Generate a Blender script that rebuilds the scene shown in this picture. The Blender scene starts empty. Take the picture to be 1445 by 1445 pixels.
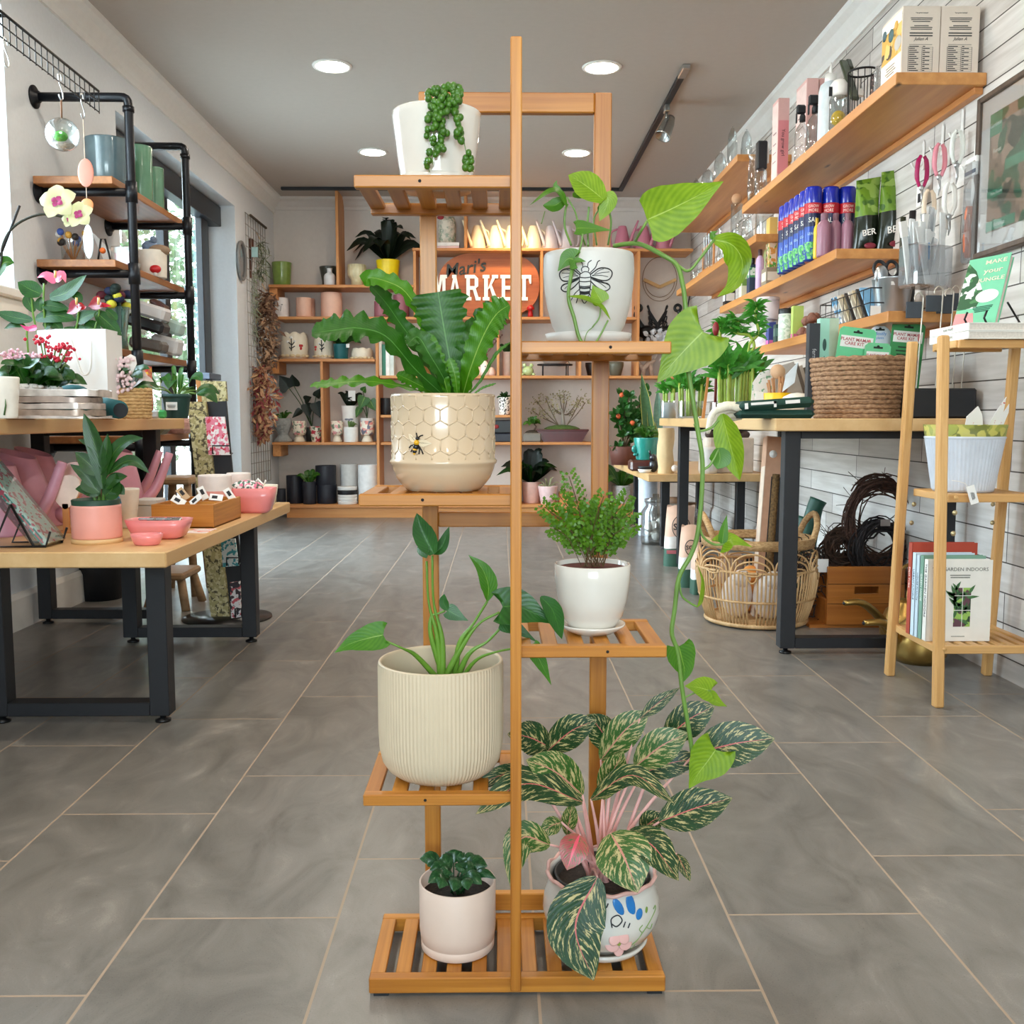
EXPO=1.0
import bpy,math,random
from mathutils import Vector as V,Matrix as MX
R=random.Random(11)
PI=math.pi
SC=bpy.context.scene
COL=SC.collection
F=1379.0;H=.776;VX=704.0;VY=590.0
PITCH=math.atan((722.5-VY)/F);YAW=math.atan((722.5-VX)/F*math.cos(PITCH))
_cp,_sp,_cy,_sy=math.cos(PITCH),math.sin(PITCH),math.cos(YAW),math.sin(YAW)
CF=V((_sy*_cp,_cy*_cp,-_sp));CR=V((_cy,-_sy,0));CU=V((_sy*_sp,_cy*_sp,_cp))
def ray(px,py):return CF+CR*((px-722.5)/F)+CU*((722.5-py)/F)
def Yp(px,py,y):
 d=ray(px,py);t=y/d.y;return V((d.x*t,y,H+d.z*t))
def Zp(px,py,z):
 d=ray(px,py);t=(z-H)/d.z;return V((d.x*t,d.y*t,z))
def Xp(px,py,x):
 d=ray(px,py);t=x/d.x;return V((x,d.y*t,H+d.z*t))
def mpp(y):return y/F
def lin(c):
 return tuple(((v/255)/12.92 if v/255<=.04045 else((v/255+.055)/1.055)**2.4)for v in c)+(1.0,)
_MC={}
def _new(name):
 m=bpy.data.materials.new(name);m.use_nodes=True
 nt=m.node_tree;b=nt.nodes['Principled BSDF'];return m,nt,b
def _n(nt,t,**k):
 n=nt.nodes.new(t)
 for a,v in k.items():
  if hasattr(n,a):setattr(n,a,v)
  else:n.inputs[a].default_value=v
 return n
def _ramp(nt,stops):
 r=nt.nodes.new('ShaderNodeValToRGB');e=r.color_ramp.elements
 while len(e)<len(stops):e.new(.5)
 for i,(p,c)in enumerate(stops):e[i].position=p;e[i].color=c
 return r
def _map(nt,sc=(1,1,1),rot=(0,0,0),uv=False,loc=(0,0,0)):
 tc=nt.nodes.new('ShaderNodeTexCoord');mp=nt.nodes.new('ShaderNodeMapping')
 mp.inputs['Scale'].default_value=sc;mp.inputs['Rotation'].default_value=rot;mp.inputs['Location'].default_value=loc
 nt.links.new(tc.outputs['UV' if uv else 'Object'],mp.inputs[0]);return mp
def plain(c,rough=.5,metal=0,var=.07,ns=30,bump=0,coat=0,spec=.5,sss=0,seed=0):
 k=('p',c,rough,metal,var,ns,bump,coat,spec,sss,seed)
 if k in _MC:return _MC[k]
 m,nt,b=_new('surface');a=lin(c)
 if var:
  mp=_map(nt,loc=(seed,0,0));nz=_n(nt,'ShaderNodeTexNoise',Scale=ns,Detail=3.0);nt.links.new(mp.outputs[0],nz.inputs['Vector'])
  lo=tuple(v*(1-var)for v in a[:3])+(1,);hi=tuple(min(1,v*(1+var))for v in a[:3])+(1,)
  rp=_ramp(nt,[(.3,lo),(.7,hi)]);nt.links.new(nz.outputs[0],rp.inputs[0]);nt.links.new(rp.outputs[0],b.inputs['Base Color'])
  if bump:
   bp=_n(nt,'ShaderNodeBump',Strength=bump,Distance=.002);nt.links.new(nz.outputs[0],bp.inputs['Height']);nt.links.new(bp.outputs[0],b.inputs['Normal'])
 else:b.inputs['Base Color'].default_value=a
 b.inputs['Roughness'].default_value=rough;b.inputs['Metallic'].default_value=metal
 b.inputs['Coat Weight'].default_value=coat;b.inputs['Coat Roughness'].default_value=.08
 b.inputs['Specular IOR Level'].default_value=spec
 if sss:b.inputs['Subsurface Weight'].default_value=sss;b.inputs['Subsurface Radius'].default_value=(.01,.008,.006)
 _MC[k]=m;return m
def wood(c1,c2,axis='x',sc=1.0,rough=.45,knots=False,bands=60):
 k=('w',c1,c2,axis,sc,rough,knots,bands)
 if k in _MC:return _MC[k]
 m,nt,b=_new('wood');i='xyz'.index(axis)
 s=[bands*sc]*3;s[i]=2.2*sc
 mp=_map(nt,tuple(s));nz=_n(nt,'ShaderNodeTexNoise',Scale=1.0,Detail=5.0,Roughness=.6);nt.links.new(mp.outputs[0],nz.inputs['Vector'])
 s2=[9*sc]*3;s2[i]=.9*sc
 mp2=_map(nt,tuple(s2));n2=_n(nt,'ShaderNodeTexNoise',Scale=1.0,Detail=2.0);nt.links.new(mp2.outputs[0],n2.inputs['Vector'])
 mx=_n(nt,'ShaderNodeMix',data_type='FLOAT');mx.inputs[0].default_value=.5
 nt.links.new(nz.outputs[0],mx.inputs[2]);nt.links.new(n2.outputs[0],mx.inputs[3])
 a,d=lin(c1),lin(c2)
 rp=_ramp(nt,[(.36,d),(.52,tuple((x+y)/2 for x,y in zip(a,d))),(.64,a)]);nt.links.new(mx.outputs[0],rp.inputs[0])
 out=rp.outputs[0]
 if knots:
  s3=[11.0]*3;s3[i]=3.0
  mp3=_map(nt,tuple(s3));vo=_n(nt,'ShaderNodeTexVoronoi',Scale=1.0);nt.links.new(mp3.outputs[0],vo.inputs['Vector'])
  r3=_ramp(nt,[(.05,(0,0,0,1)),(.13,(1,1,1,1))]);nt.links.new(vo.outputs['Distance'],r3.inputs[0])
  mc=_n(nt,'ShaderNodeMix',data_type='RGBA');nt.links.new(r3.outputs[0],mc.inputs[0]);mc.inputs[6].default_value=tuple(v*.22 for v in d[:3])+(1,)
  nt.links.new(out,mc.inputs[7]);out=mc.outputs[2]
 nt.links.new(out,b.inputs['Base Color']);b.inputs['Roughness'].default_value=rough
 bp=_n(nt,'ShaderNodeBump',Strength=.12,Distance=.001);nt.links.new(mx.outputs[0],bp.inputs['Height']);nt.links.new(bp.outputs[0],b.inputs['Normal'])
 _MC[k]=m;return m
def glass(tint=(255,255,255),refl=.10,haze=0):
 k=('g',tint,refl,haze)
 if k in _MC:return _MC[k]
 m,nt,b=_new('clear_glass');nt.nodes.remove(b);out=nt.nodes['Material Output']
 tr=_n(nt,'ShaderNodeBsdfTransparent');tr.inputs[0].default_value=lin(tint)
 gl=_n(nt,'ShaderNodeBsdfGlossy');gl.inputs['Roughness'].default_value=.03
 lw=_n(nt,'ShaderNodeLayerWeight',Blend=.35);mu=_n(nt,'ShaderNodeMath',operation='MULTIPLY_ADD')
 mu.inputs[1].default_value=.75;mu.inputs[2].default_value=refl;nt.links.new(lw.outputs['Facing'],mu.inputs[0])
 cl=_n(nt,'ShaderNodeClamp');nt.links.new(mu.outputs[0],cl.inputs[0])
 mx=nt.nodes.new('ShaderNodeMixShader');nt.links.new(cl.outputs[0],mx.inputs[0]);nt.links.new(tr.outputs[0],mx.inputs[1]);nt.links.new(gl.outputs[0],mx.inputs[2])
 s=mx.outputs[0]
 if haze:
  df=_n(nt,'ShaderNodeBsdfDiffuse');df.inputs[0].default_value=lin(tint);m2=nt.nodes.new('ShaderNodeMixShader');m2.inputs[0].default_value=haze
  nt.links.new(s,m2.inputs[1]);nt.links.new(df.outputs[0],m2.inputs[2]);s=m2.outputs[0]
 nt.links.new(s,out.inputs[0]);_MC[k]=m;return m
def emit(c,s):
 k=('e',c,s)
 if k in _MC:return _MC[k]
 m,nt,b=_new('lamp_glow');b.inputs['Base Color'].default_value=lin(c);b.inputs['Emission Color'].default_value=lin(c);b.inputs['Emission Strength'].default_value=s
 _MC[k]=m;return m
def leafm(c1,c2,rib=None,rough=.4,veins=14,ribw=.05,transl=.25,pattern=None,edge=None):
 """leaf blade: u across (0..1, rib at .5), v base to tip"""
 k=('l',c1,c2,rib,rough,veins,ribw,transl,pattern,edge)
 if k in _MC:return _MC[k]
 m,nt,b=_new('leaf');L=nt.links
 tc=nt.nodes.new('ShaderNodeTexCoord');sx=nt.nodes.new('ShaderNodeSeparateXYZ');L.new(tc.outputs['UV'],sx.inputs[0])
 def ma(op,a,c=None,d=None):
  n=nt.nodes.new('ShaderNodeMath');n.operation=op
  for j,q in enumerate((a,c,d)):
   if q is None:continue
   if isinstance(q,(int,float)):n.inputs[j].default_value=q
   else:L.new(q,n.inputs[j])
  return n.outputs[0]
 au=ma('ABSOLUTE',ma('SUBTRACT',sx.outputs[0],.5))
 nz=_n(nt,'ShaderNodeTexNoise',Scale=60.0,Detail=3.0);L.new(tc.outputs['Object'],nz.inputs['Vector'])
 ph=ma('ADD',ma('MULTIPLY',ma('SUBTRACT',sx.outputs[1],ma('MULTIPLY',au,.7)),veins*6.283),ma('MULTIPLY',nz.outputs[0],3.0))
 wv=ma('MULTIPLY_ADD',ma('SINE',ph),.5,.5)
 mix=ma('MULTIPLY_ADD',wv,.22,ma('MULTIPLY',nz.outputs[0],.78))
 rp=_ramp(nt,[(.15,lin(c1)),(.85,lin(c2))]);L.new(mix,rp.inputs[0]);out=rp.outputs[0]
 def over(fac,col):
  nonlocal out
  mc=_n(nt,'ShaderNodeMix',data_type='RGBA');L.new(fac,mc.inputs[0]);L.new(out,mc.inputs[6]);mc.inputs[7].default_value=lin(col);out=mc.outputs[2]
 if pattern:
  pcol,dens=pattern
  cb=nt.nodes.new('ShaderNodeCombineXYZ');L.new(ma('MULTIPLY',au,6.5),cb.inputs[0]);L.new(ma('MULTIPLY',ma('SUBTRACT',sx.outputs[1],ma('MULTIPLY',au,.8)),17.0),cb.inputs[1])
  sg=ma('MULTIPLY',ma('SIGN',ma('SUBTRACT',sx.outputs[0],.5)),7.0);L.new(sg,cb.inputs[2])
  n3=_n(nt,'ShaderNodeTexNoise',Scale=1.0,Detail=4.0,Roughness=.65);L.new(cb.outputs[0],n3.inputs['Vector'])
  r3=_ramp(nt,[(dens-.025,(0,0,0,1)),(dens+.025,(1,1,1,1))]);L.new(n3.outputs[0],r3.inputs[0]);over(r3.outputs[0],pcol)
 if edge:
  ge=ma('GREATER_THAN',au,.455);over(ge,edge)
 if rib:
  rw=ma('SUBTRACT',1.0,ma('MULTIPLY',sx.outputs[1],.8))
  gr=ma('LESS_THAN',au,ma('MULTIPLY',rw,ribw));over(gr,rib)
 L.new(out,b.inputs['Base Color']);b.inputs['Roughness'].default_value=rough
 bp=_n(nt,'ShaderNodeBump',Strength=.12,Distance=.001);L.new(wv,bp.inputs['Height']);L.new(bp.outputs[0],b.inputs['Normal'])
 if transl:
  tl=nt.nodes.new('ShaderNodeBsdfTranslucent');L.new(out,tl.inputs[0]);ms=nt.nodes.new('ShaderNodeMixShader');ms.inputs[0].default_value=transl
  L.new(b.outputs[0],ms.inputs[1]);L.new(tl.outputs[0],ms.inputs[2]);L.new(ms.outputs[0],nt.nodes['Material Output'].inputs[0])
 _MC[k]=m;return m
def woven(c1,c2,sc=160,ax='z'):
 k=('wv',c1,c2,sc)
 if k in _MC:return _MC[k]
 m,nt,b=_new('woven_fibre');mp=_map(nt,(40,40,90));nz=_n(nt,'ShaderNodeTexNoise',Scale=2.0,Detail=4.0);nt.links.new(mp.outputs[0],nz.inputs['Vector'])
 rp=_ramp(nt,[(.35,lin(c1)),(.65,lin(c2))]);nt.links.new(nz.outputs[0],rp.inputs[0]);nt.links.new(rp.outputs[0],b.inputs['Base Color']);b.inputs['Roughness'].default_value=.8
 _MC[k]=m;return m
def blotch(base,spots,sc=40,lo=.55,rough=.5,seed=0):
 """printed pattern: patches of colour on a ground"""
 k=('bl',base,spots,sc,lo,rough,seed)
 if k in _MC:return _MC[k]
 m,nt,b=_new('print');out=None
 for i,c in enumerate(spots):
  mp=_map(nt,loc=(seed+i*3.7,i*1.3,0));nz=_n(nt,'ShaderNodeTexNoise',Scale=sc*(1+.23*i),Detail=1.5);nt.links.new(mp.outputs[0],nz.inputs['Vector'])
  rp=_ramp(nt,[(lo-.015,(0,0,0,1)),(lo+.015,(1,1,1,1))]);nt.links.new(nz.outputs[0],rp.inputs[0])
  mc=_n(nt,'ShaderNodeMix',data_type='RGBA');nt.links.new(rp.outputs[0],mc.inputs[0]);mc.inputs[7].default_value=lin(c)
  if out is None:mc.inputs[6].default_value=lin(base)
  else:nt.links.new(out,mc.inputs[6])
  out=mc.outputs[2]
 nt.links.new(out,b.inputs['Base Color']);b.inputs['Roughness'].default_value=rough;_MC[k]=m;return m
class MB:
 def __init__(s):s.v=[];s.f=[];s.fm=[];s.sm=[];s.uv=[];s.hasuv=False
 def add(s,vs,fs,smooth=False,m=0,T=None,uv=None):
  o=len(s.v)
  s.v+=[(T@V(p))if T is not None else V(p)for p in vs]
  s.uv+=uv if uv else[(0,0)]*len(vs)
  if uv:s.hasuv=True
  for f in fs:s.f.append(tuple(i+o for i in f));s.fm.append(m);s.sm.append(smooth)
  return s
 def box(s,x0,x1,y0,y1,z0,z1,m=0,T=None,bev=0):
  b=min(bev,(x1-x0)*.45,(y1-y0)*.45,(z1-z0)*.45)
  if b<=0:
   vs=[(x,y,z)for z in(z0,z1)for y in(y0,y1)for x in(x0,x1)]
   return s.add(vs,[(0,2,3,1),(4,5,7,6),(0,1,5,4),(2,6,7,3),(0,4,6,2),(1,3,7,5)],m=m,T=T)
  vs=[];ix={}
  X,Y,Z=(x0,x1),(y0,y1),(z0,z1)
  for i in(0,1):
   for j in(0,1):
    for k in(0,1):
     si,sj,sk=1-2*i,1-2*j,1-2*k
     for a in range(3):
      p=[X[i]+si*b,Y[j]+sj*b,Z[k]+sk*b];p[a]=(X[i],Y[j],Z[k])[a]
      ix[i,j,k,a]=len(vs);vs.append(tuple(p))
  fs=[]
  for i in(0,1):
   fs.append([ix[i,0,0,0],ix[i,1,0,0],ix[i,1,1,0],ix[i,0,1,0]]);fs.append([ix[0,i,0,1],ix[1,i,0,1],ix[1,i,1,1],ix[0,i,1,1]]);fs.append([ix[0,0,i,2],ix[1,0,i,2],ix[1,1,i,2],ix[0,1,i,2]])
  for i in(0,1):
   for j in(0,1):
    fs.append([ix[i,j,0,0],ix[i,j,1,0],ix[i,j,1,1],ix[i,j,0,1]]);fs.append([ix[i,0,j,0],ix[i,1,j,0],ix[i,1,j,2],ix[i,0,j,2]]);fs.append([ix[0,i,j,1],ix[1,i,j,1],ix[1,i,j,2],ix[0,i,j,2]])
  for i in(0,1):
   for j in(0,1):
    for k in(0,1):fs.append([ix[i,j,k,0],ix[i,j,k,1],ix[i,j,k,2]])
  c=V(((x0+x1)/2,(y0+y1)/2,(z0+z1)/2));out=[]
  for f in fs:
   p=[V(vs[q])for q in f];n=(p[1]-p[0]).cross(p[2]-p[0]);ce=sum(p,V())/len(p)
   out.append(tuple(f)if n.dot(ce-c)>0 else tuple(reversed(f)))
  return s.add(vs,out,m=m,T=T)
 def lathe(s,prof,n=28,c=(0,0,0),m=0,T=None,smooth=True,wob=None):
  vs=[];rings=[]
  for j,(r,z)in enumerate(prof):
   if r<1e-7:rings.append([len(vs)]);vs.append((c[0],c[1],c[2]+z));continue
   ring=[]
   for i in range(n):
    a=2*PI*i/n;rr=r*(wob(a,j)if wob else 1)
    ring.append(len(vs));vs.append((c[0]+rr*math.cos(a),c[1]+rr*math.sin(a),c[2]+z))
   rings.append(ring)
  fs=[]
  for A,B in zip(rings,rings[1:]):
   if len(A)==1 and len(B)==1:continue
   for i in range(n):
    k=(i+1)%n
    if len(A)==1:fs.append((A[0],B[k],B[i]))
    elif len(B)==1:fs.append((A[i],A[k],B[0]))
    else:fs.append((A[i],A[k],B[k],B[i]))
  return s.add(vs,fs,smooth,m,T)
 def cyl(s,c,r,h,n=20,m=0,T=None,r2=None,smooth=True):
  r2=r if r2 is None else r2
  b=min(.08*r,.1*h)
  return s.lathe([(0,0),(max(r-b,r*.5),0),(r,b),(r2,h-b),(max(r2-b,r2*.5),h),(0,h)],n,c,m,T,smooth)
 def ball(s,c,r,m=0,n=12,k=8,sc=(1,1,1),T=None):
  M=MX.Translation(c)@MX.Diagonal((*sc,1))
  if T is not None:M=T@M
  return s.lathe([(r*math.sin(PI*j/k),-r*math.cos(PI*j/k))if 0<j<k else(0,-r*math.cos(PI*j/k))for j in range(k+1)],n,(0,0,0),m,M)
 def tube(s,pts,r,n=7,m=0,T=None,closed=False,flat=None):
  P=[V(p)for p in pts];N=len(P);rr=r if isinstance(r,(list,tuple))else[r]*N
  vs=[];fs=[];up=None
  for i,p in enumerate(P):
   if closed:t=P[(i+1)%N]-P[i-1]
   else:t=P[min(i+1,N-1)]-P[max(i-1,0)]
   if t.length<1e-9:t=V((0,0,1))
   t.normalize()
   if up is None:
    up=V((0,0,1))if abs(t.z)<.9 else V((1,0,0))
   a=t.cross(up)
   if a.length<1e-5:a=t.orthogonal()
   a.normalize();b=a.cross(t);up=b
   for j in range(n):
    q=2*PI*j/n;vs.append(p+a*(math.cos(q)*rr[i])+b*(math.sin(q)*rr[i]*(flat or 1)))
  M=N if closed else N-1
  for i in range(M):
   i2=(i+1)%N
   for j in range(n):
    k=(j+1)%n;fs.append((i*n+j,i*n+k,i2*n+k,i2*n+j))
  if not closed:
   fs.append(tuple(range(n-1,-1,-1)));fs.append(tuple((N-1)*n+j for j in range(n)))
  return s.add(vs,fs,n>4,m,T)
 def prism(s,poly,z0,z1,m=0,T=None,smooth=False):
  n=len(poly);vs=[(x,y,z0)for x,y in poly]+[(x,y,z1)for x,y in poly]
  fs=[tuple(range(n-1,-1,-1)),tuple(range(n,2*n))]+[(i,(i+1)%n,n+(i+1)%n,n+i)for i in range(n)]
  return s.add(vs,fs,smooth,m,T)
 def grid(s,P,smooth=True,m=0,uv=None,T=None,closed=False):
  nu,nv=len(P),len(P[0]);vs=[p for row in P for p in row];fs=[]
  for i in range(nu-1):
   for j in range(nv if closed else nv-1):
    k=(j+1)%nv;fs.append((i*nv+j,i*nv+k,(i+1)*nv+k,(i+1)*nv+j))
  return s.add(vs,fs,smooth,m,T,uv)
 def text(s,body,size,T,ex=.0004,m=0,align='CENTER',shear=0,sx=1.0,bold=0):
  k=(body,align,shear,ex/size,bold)
  if k not in _TX:
   cu=bpy.data.curves.new('lettering','FONT');cu.body=body;cu.size=1;cu.align_x=align;cu.align_y='CENTER';cu.extrude=ex/size;cu.shear=shear;cu.resolution_u=2;cu.offset=bold
   o=bpy.data.objects.new('lettering',cu);COL.objects.link(o)
   bpy.context.view_layer.update();dg=bpy.context.evaluated_depsgraph_get();me=o.evaluated_get(dg).to_mesh()
   _TX[k]=([v.co.copy()for v in me.vertices],[tuple(p.vertices)for p in me.polygons]);o.evaluated_get(dg).to_mesh_clear()
   bpy.data.objects.remove(o);bpy.data.curves.remove(cu)
  vs,fs=_TX[k]
  return s.add([(v.x*size*sx,v.y*size,v.z*size)for v in vs],fs,m=m,T=T)
_TX={}
def fr(o,x,y):
 x=V(x).normalized();y=V(y);y=(y-x*y.dot(x)).normalized();z=x.cross(y)
 return MX(((x.x,y.x,z.x,o[0]),(x.y,y.y,z.y,o[1]),(x.z,y.z,z.z,o[2]),(0,0,0,1)))
def facecam(o,tilt=0):return fr(o,(1,0,0),(0,math.sin(tilt),math.cos(tilt)))
def faceleft(o):return fr(o,(0,-1,0),(0,0,1))
def rot(ax,a,o=(0,0,0)):return MX.Translation(o)@MX.Rotation(a,4,ax)
def tr(o):return MX.Translation(o)
def spline(P,n):
 """Catmull-Rom through P, n samples"""
 P=[V(p)for p in P]
 if len(P)==2:return[P[0].lerp(P[1],i/(n-1))for i in range(n)]
 Q=[P[0]*2-P[1]]+P+[P[-1]*2-P[-2]];out=[]
 for i in range(n):
  t=i/(n-1)*(len(P)-1);k=min(int(t),len(P)-2);u=t-k;a,b,c,d=Q[k:k+4]
  out.append(.5*((2*b)+(c-a)*u+(2*a-5*b+4*c-d)*u*u+(3*b-a-3*c+d)*u**3))
 return out
PROF={'heart':[(0,.03),(.022,.40),(.06,.76),(.11,.94),(.19,1),(.32,.96),(.5,.76),(.7,.46),(.86,.2),(1,.0)],'oval':[(0,.12),(.1,.5),(.25,.86),(.42,1),(.6,.92),(.78,.62),(.9,.32),(1,0)],'lance':[(0,.1),(.12,.5),(.3,.95),(.45,1),(.65,.75),(.85,.34),(1,0)],'strap':[(0,.35),(.15,.55),(.4,.85),(.65,1),(.85,.9),(.95,.6),(1,.2)],'fan':[(0,.2),(.2,.38),(.5,.62),(.75,.88),(.92,1),(1,.86)],'blade':[(0,.8),(.3,1),(.7,.75),(1,0)]}
def _pf(name,t):
 P=PROF[name]
 for(a,x),(b,y)in zip(P,P[1:]):
  if t<=b:return x+(y-x)*((t-a)/(b-a))
 return P[-1][1]
def leaf(mb,spine,W,prof='oval',nrm=(0,-1,.4),fold=.15,ruf=0,nu=12,nv=6,m=0,lobe=0,rufn=5,tw=0,cup=0):
 """leaf blade along a spine polyline, W = full width in metres, nrm = which way its face looks"""
 ex=1.35 if lobe>.08 else 1;S=spline(spine,4*nu+1);S=[S[round(4*nu*(i/nu)**ex)]for i in range(nu+1)];Ltot=sum((S[i+1]-S[i]).length for i in range(nu));P=[];uv=[];nrm=V(nrm).normalized();ph=R.random()*6
 for i,p in enumerate(S):
  t=(i/nu)**ex;tg=(S[min(i+1,nu)]-S[max(i-1,0)]).normalized();sd=tg.cross(nrm)
  if sd.length<.05:sd=tg.orthogonal()
  sd.normalize();nn=sd.cross(tg);w=max(_pf(prof,t),.004)*W/2;row=[]
  if tw:q=MX.Rotation(tw*t,3,tg);sd=q@sd;nn=q@nn
  for j in range(nv+1):
   s=j/nv*2-1;a=abs(s);ed=1+(ruf*(.34*math.sin(rufn*6.283*t+ph+(2 if s>0 else 0))+.2*math.sin(rufn*14.1*t+ph*3))if a>.9 else 0)
   q=p+sd*(s*w*ed)+nn*(fold*a*w-cup*a*a*w+(ruf*w*.5*a*a*math.sin(rufn*6.283*t*(.8+.3*t)+ph+s*2)))
   if lobe:q=q-tg*(lobe*.95*a*W*(t/.06 if t<.06 else max(0,1-(t-.06)/.34)**2))
   row.append(q);uv.append((s*.5+.5,t))
  P.append(row)
 mb.grid(P,uv=uv,m=m)
 return mb
def _mesh(name,mb,mats,off=None,inv=None):
 me=bpy.data.meshes.new(name)
 vs=mb.v if off is None else[p-off for p in mb.v]
 if inv is not None:vs=[inv@p for p in vs]
 me.from_pydata([tuple(p)for p in vs],[],mb.f)
 mats=mats if isinstance(mats,(list,tuple))else[mats]
 for m in mats:me.materials.append(m)
 me.polygons.foreach_set('use_smooth',mb.sm);me.polygons.foreach_set('material_index',mb.fm)
 if mb.hasuv:
  ul=me.uv_layers.new(name='UVMap');li=[0]*len(me.loops);me.loops.foreach_get('vertex_index',li)
  ul.data.foreach_set('uv',[c for i in li for c in mb.uv[i]])
 me.update();return me
def tag(o,label=None,cat=None,group=None,kind=None):
 if label:o['label']=label
 if cat:o['category']=cat
 if group:o['group']=group
 if kind:o['kind']=kind
 return o
class Thing:
 def __init__(s,name,label,cat,loc=(0,0,0),rz=0,group=None,world=False):
  s.o=bpy.data.objects.new(name,None);COL.objects.link(s.o);s.o.empty_display_size=.02
  s.o.location=loc;s.o.rotation_euler=(0,0,rz);s.off=V(loc)if world else None
  tag(s.o,label,cat,group)
 def part(s,name,mb,mats,parent=None,label=None,kind=None):
  o=bpy.data.objects.new(name,_mesh(name,mb,mats,s.off));COL.objects.link(o);o.parent=parent or s.o
  if label:o['label']=label
  if kind:o['kind']=kind
  return o
def solo(name,mb,mats,label,cat,loc=(0,0,0),rz=0,group=None,world=False,kind=None):
 o=bpy.data.objects.new(name,_mesh(name,mb,mats,V(loc)if world else None));COL.objects.link(o)
 o.location=loc;o.rotation_euler=(0,0,rz);return tag(o,label,cat,group,kind)
def struct(name,mb,mats):
 o=bpy.data.objects.new(name,_mesh(name,mb,mats));COL.objects.link(o);o['kind']='structure';return o
def kids(o):return[c for c in bpy.data.objects if c.parent==o]
def dup(t,loc,rz=0,label=None,group=None,sc=1.0):
 src=t.o if isinstance(t,Thing)else t
 r=src.copy();COL.objects.link(r);r.location=loc;r.rotation_euler=(0,0,rz);r.scale=(sc,)*3 if isinstance(sc,(int,float))else sc
 if label:r['label']=label
 if group:r['group']=group
 for ch in kids(src):
  c=ch.copy();COL.objects.link(c);c.parent=r
  for g in kids(ch):
   d=g.copy();COL.objects.link(d);d.parent=c
 return r
BAM={a:wood((206,140,56),(158,92,20),a,1.3,.38,bands=90)for a in 'xyz'}
PINE={a:wood((214,152,92),(186,118,62),a,.8,.5)for a in 'xyz'}
OAK={a:wood((208,146,82),(168,104,50),a,.6,.42,bands=40)for a in 'xyz'}
BLOCK={a:wood((226,190,138),(204,160,104),a,.5,.42,bands=30)for a in 'xyz'}
BLACK=plain((24,25,30),.5);BLKM=plain((20,20,22),.35,.3);WHITE=plain((240,238,234),.3,var=.02,coat=.4)
WMAT=plain((236,234,230),.6,var=.03);CREAM=plain((232,222,202),.25,var=.05,coat=.5);SOIL=plain((44,34,26),.95,var=.5,ns=250,bump=.8)
STEEL=plain((190,192,194),.28,.95,var=.03);CARD=plain((206,176,140),.8);PAPER=plain((242,240,236),.7,var=.02)
INK=plain((40,40,44),.7,var=0);GREEN=leafm((28,80,14),(62,116,28),(116,154,66))
DKGREEN=leafm((14,48,14),(34,78,26),(66,104,46));BLKGREEN=leafm((12,22,14),(24,40,24),(34,52,34));STEM=plain((96,128,56),.5)
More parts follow.
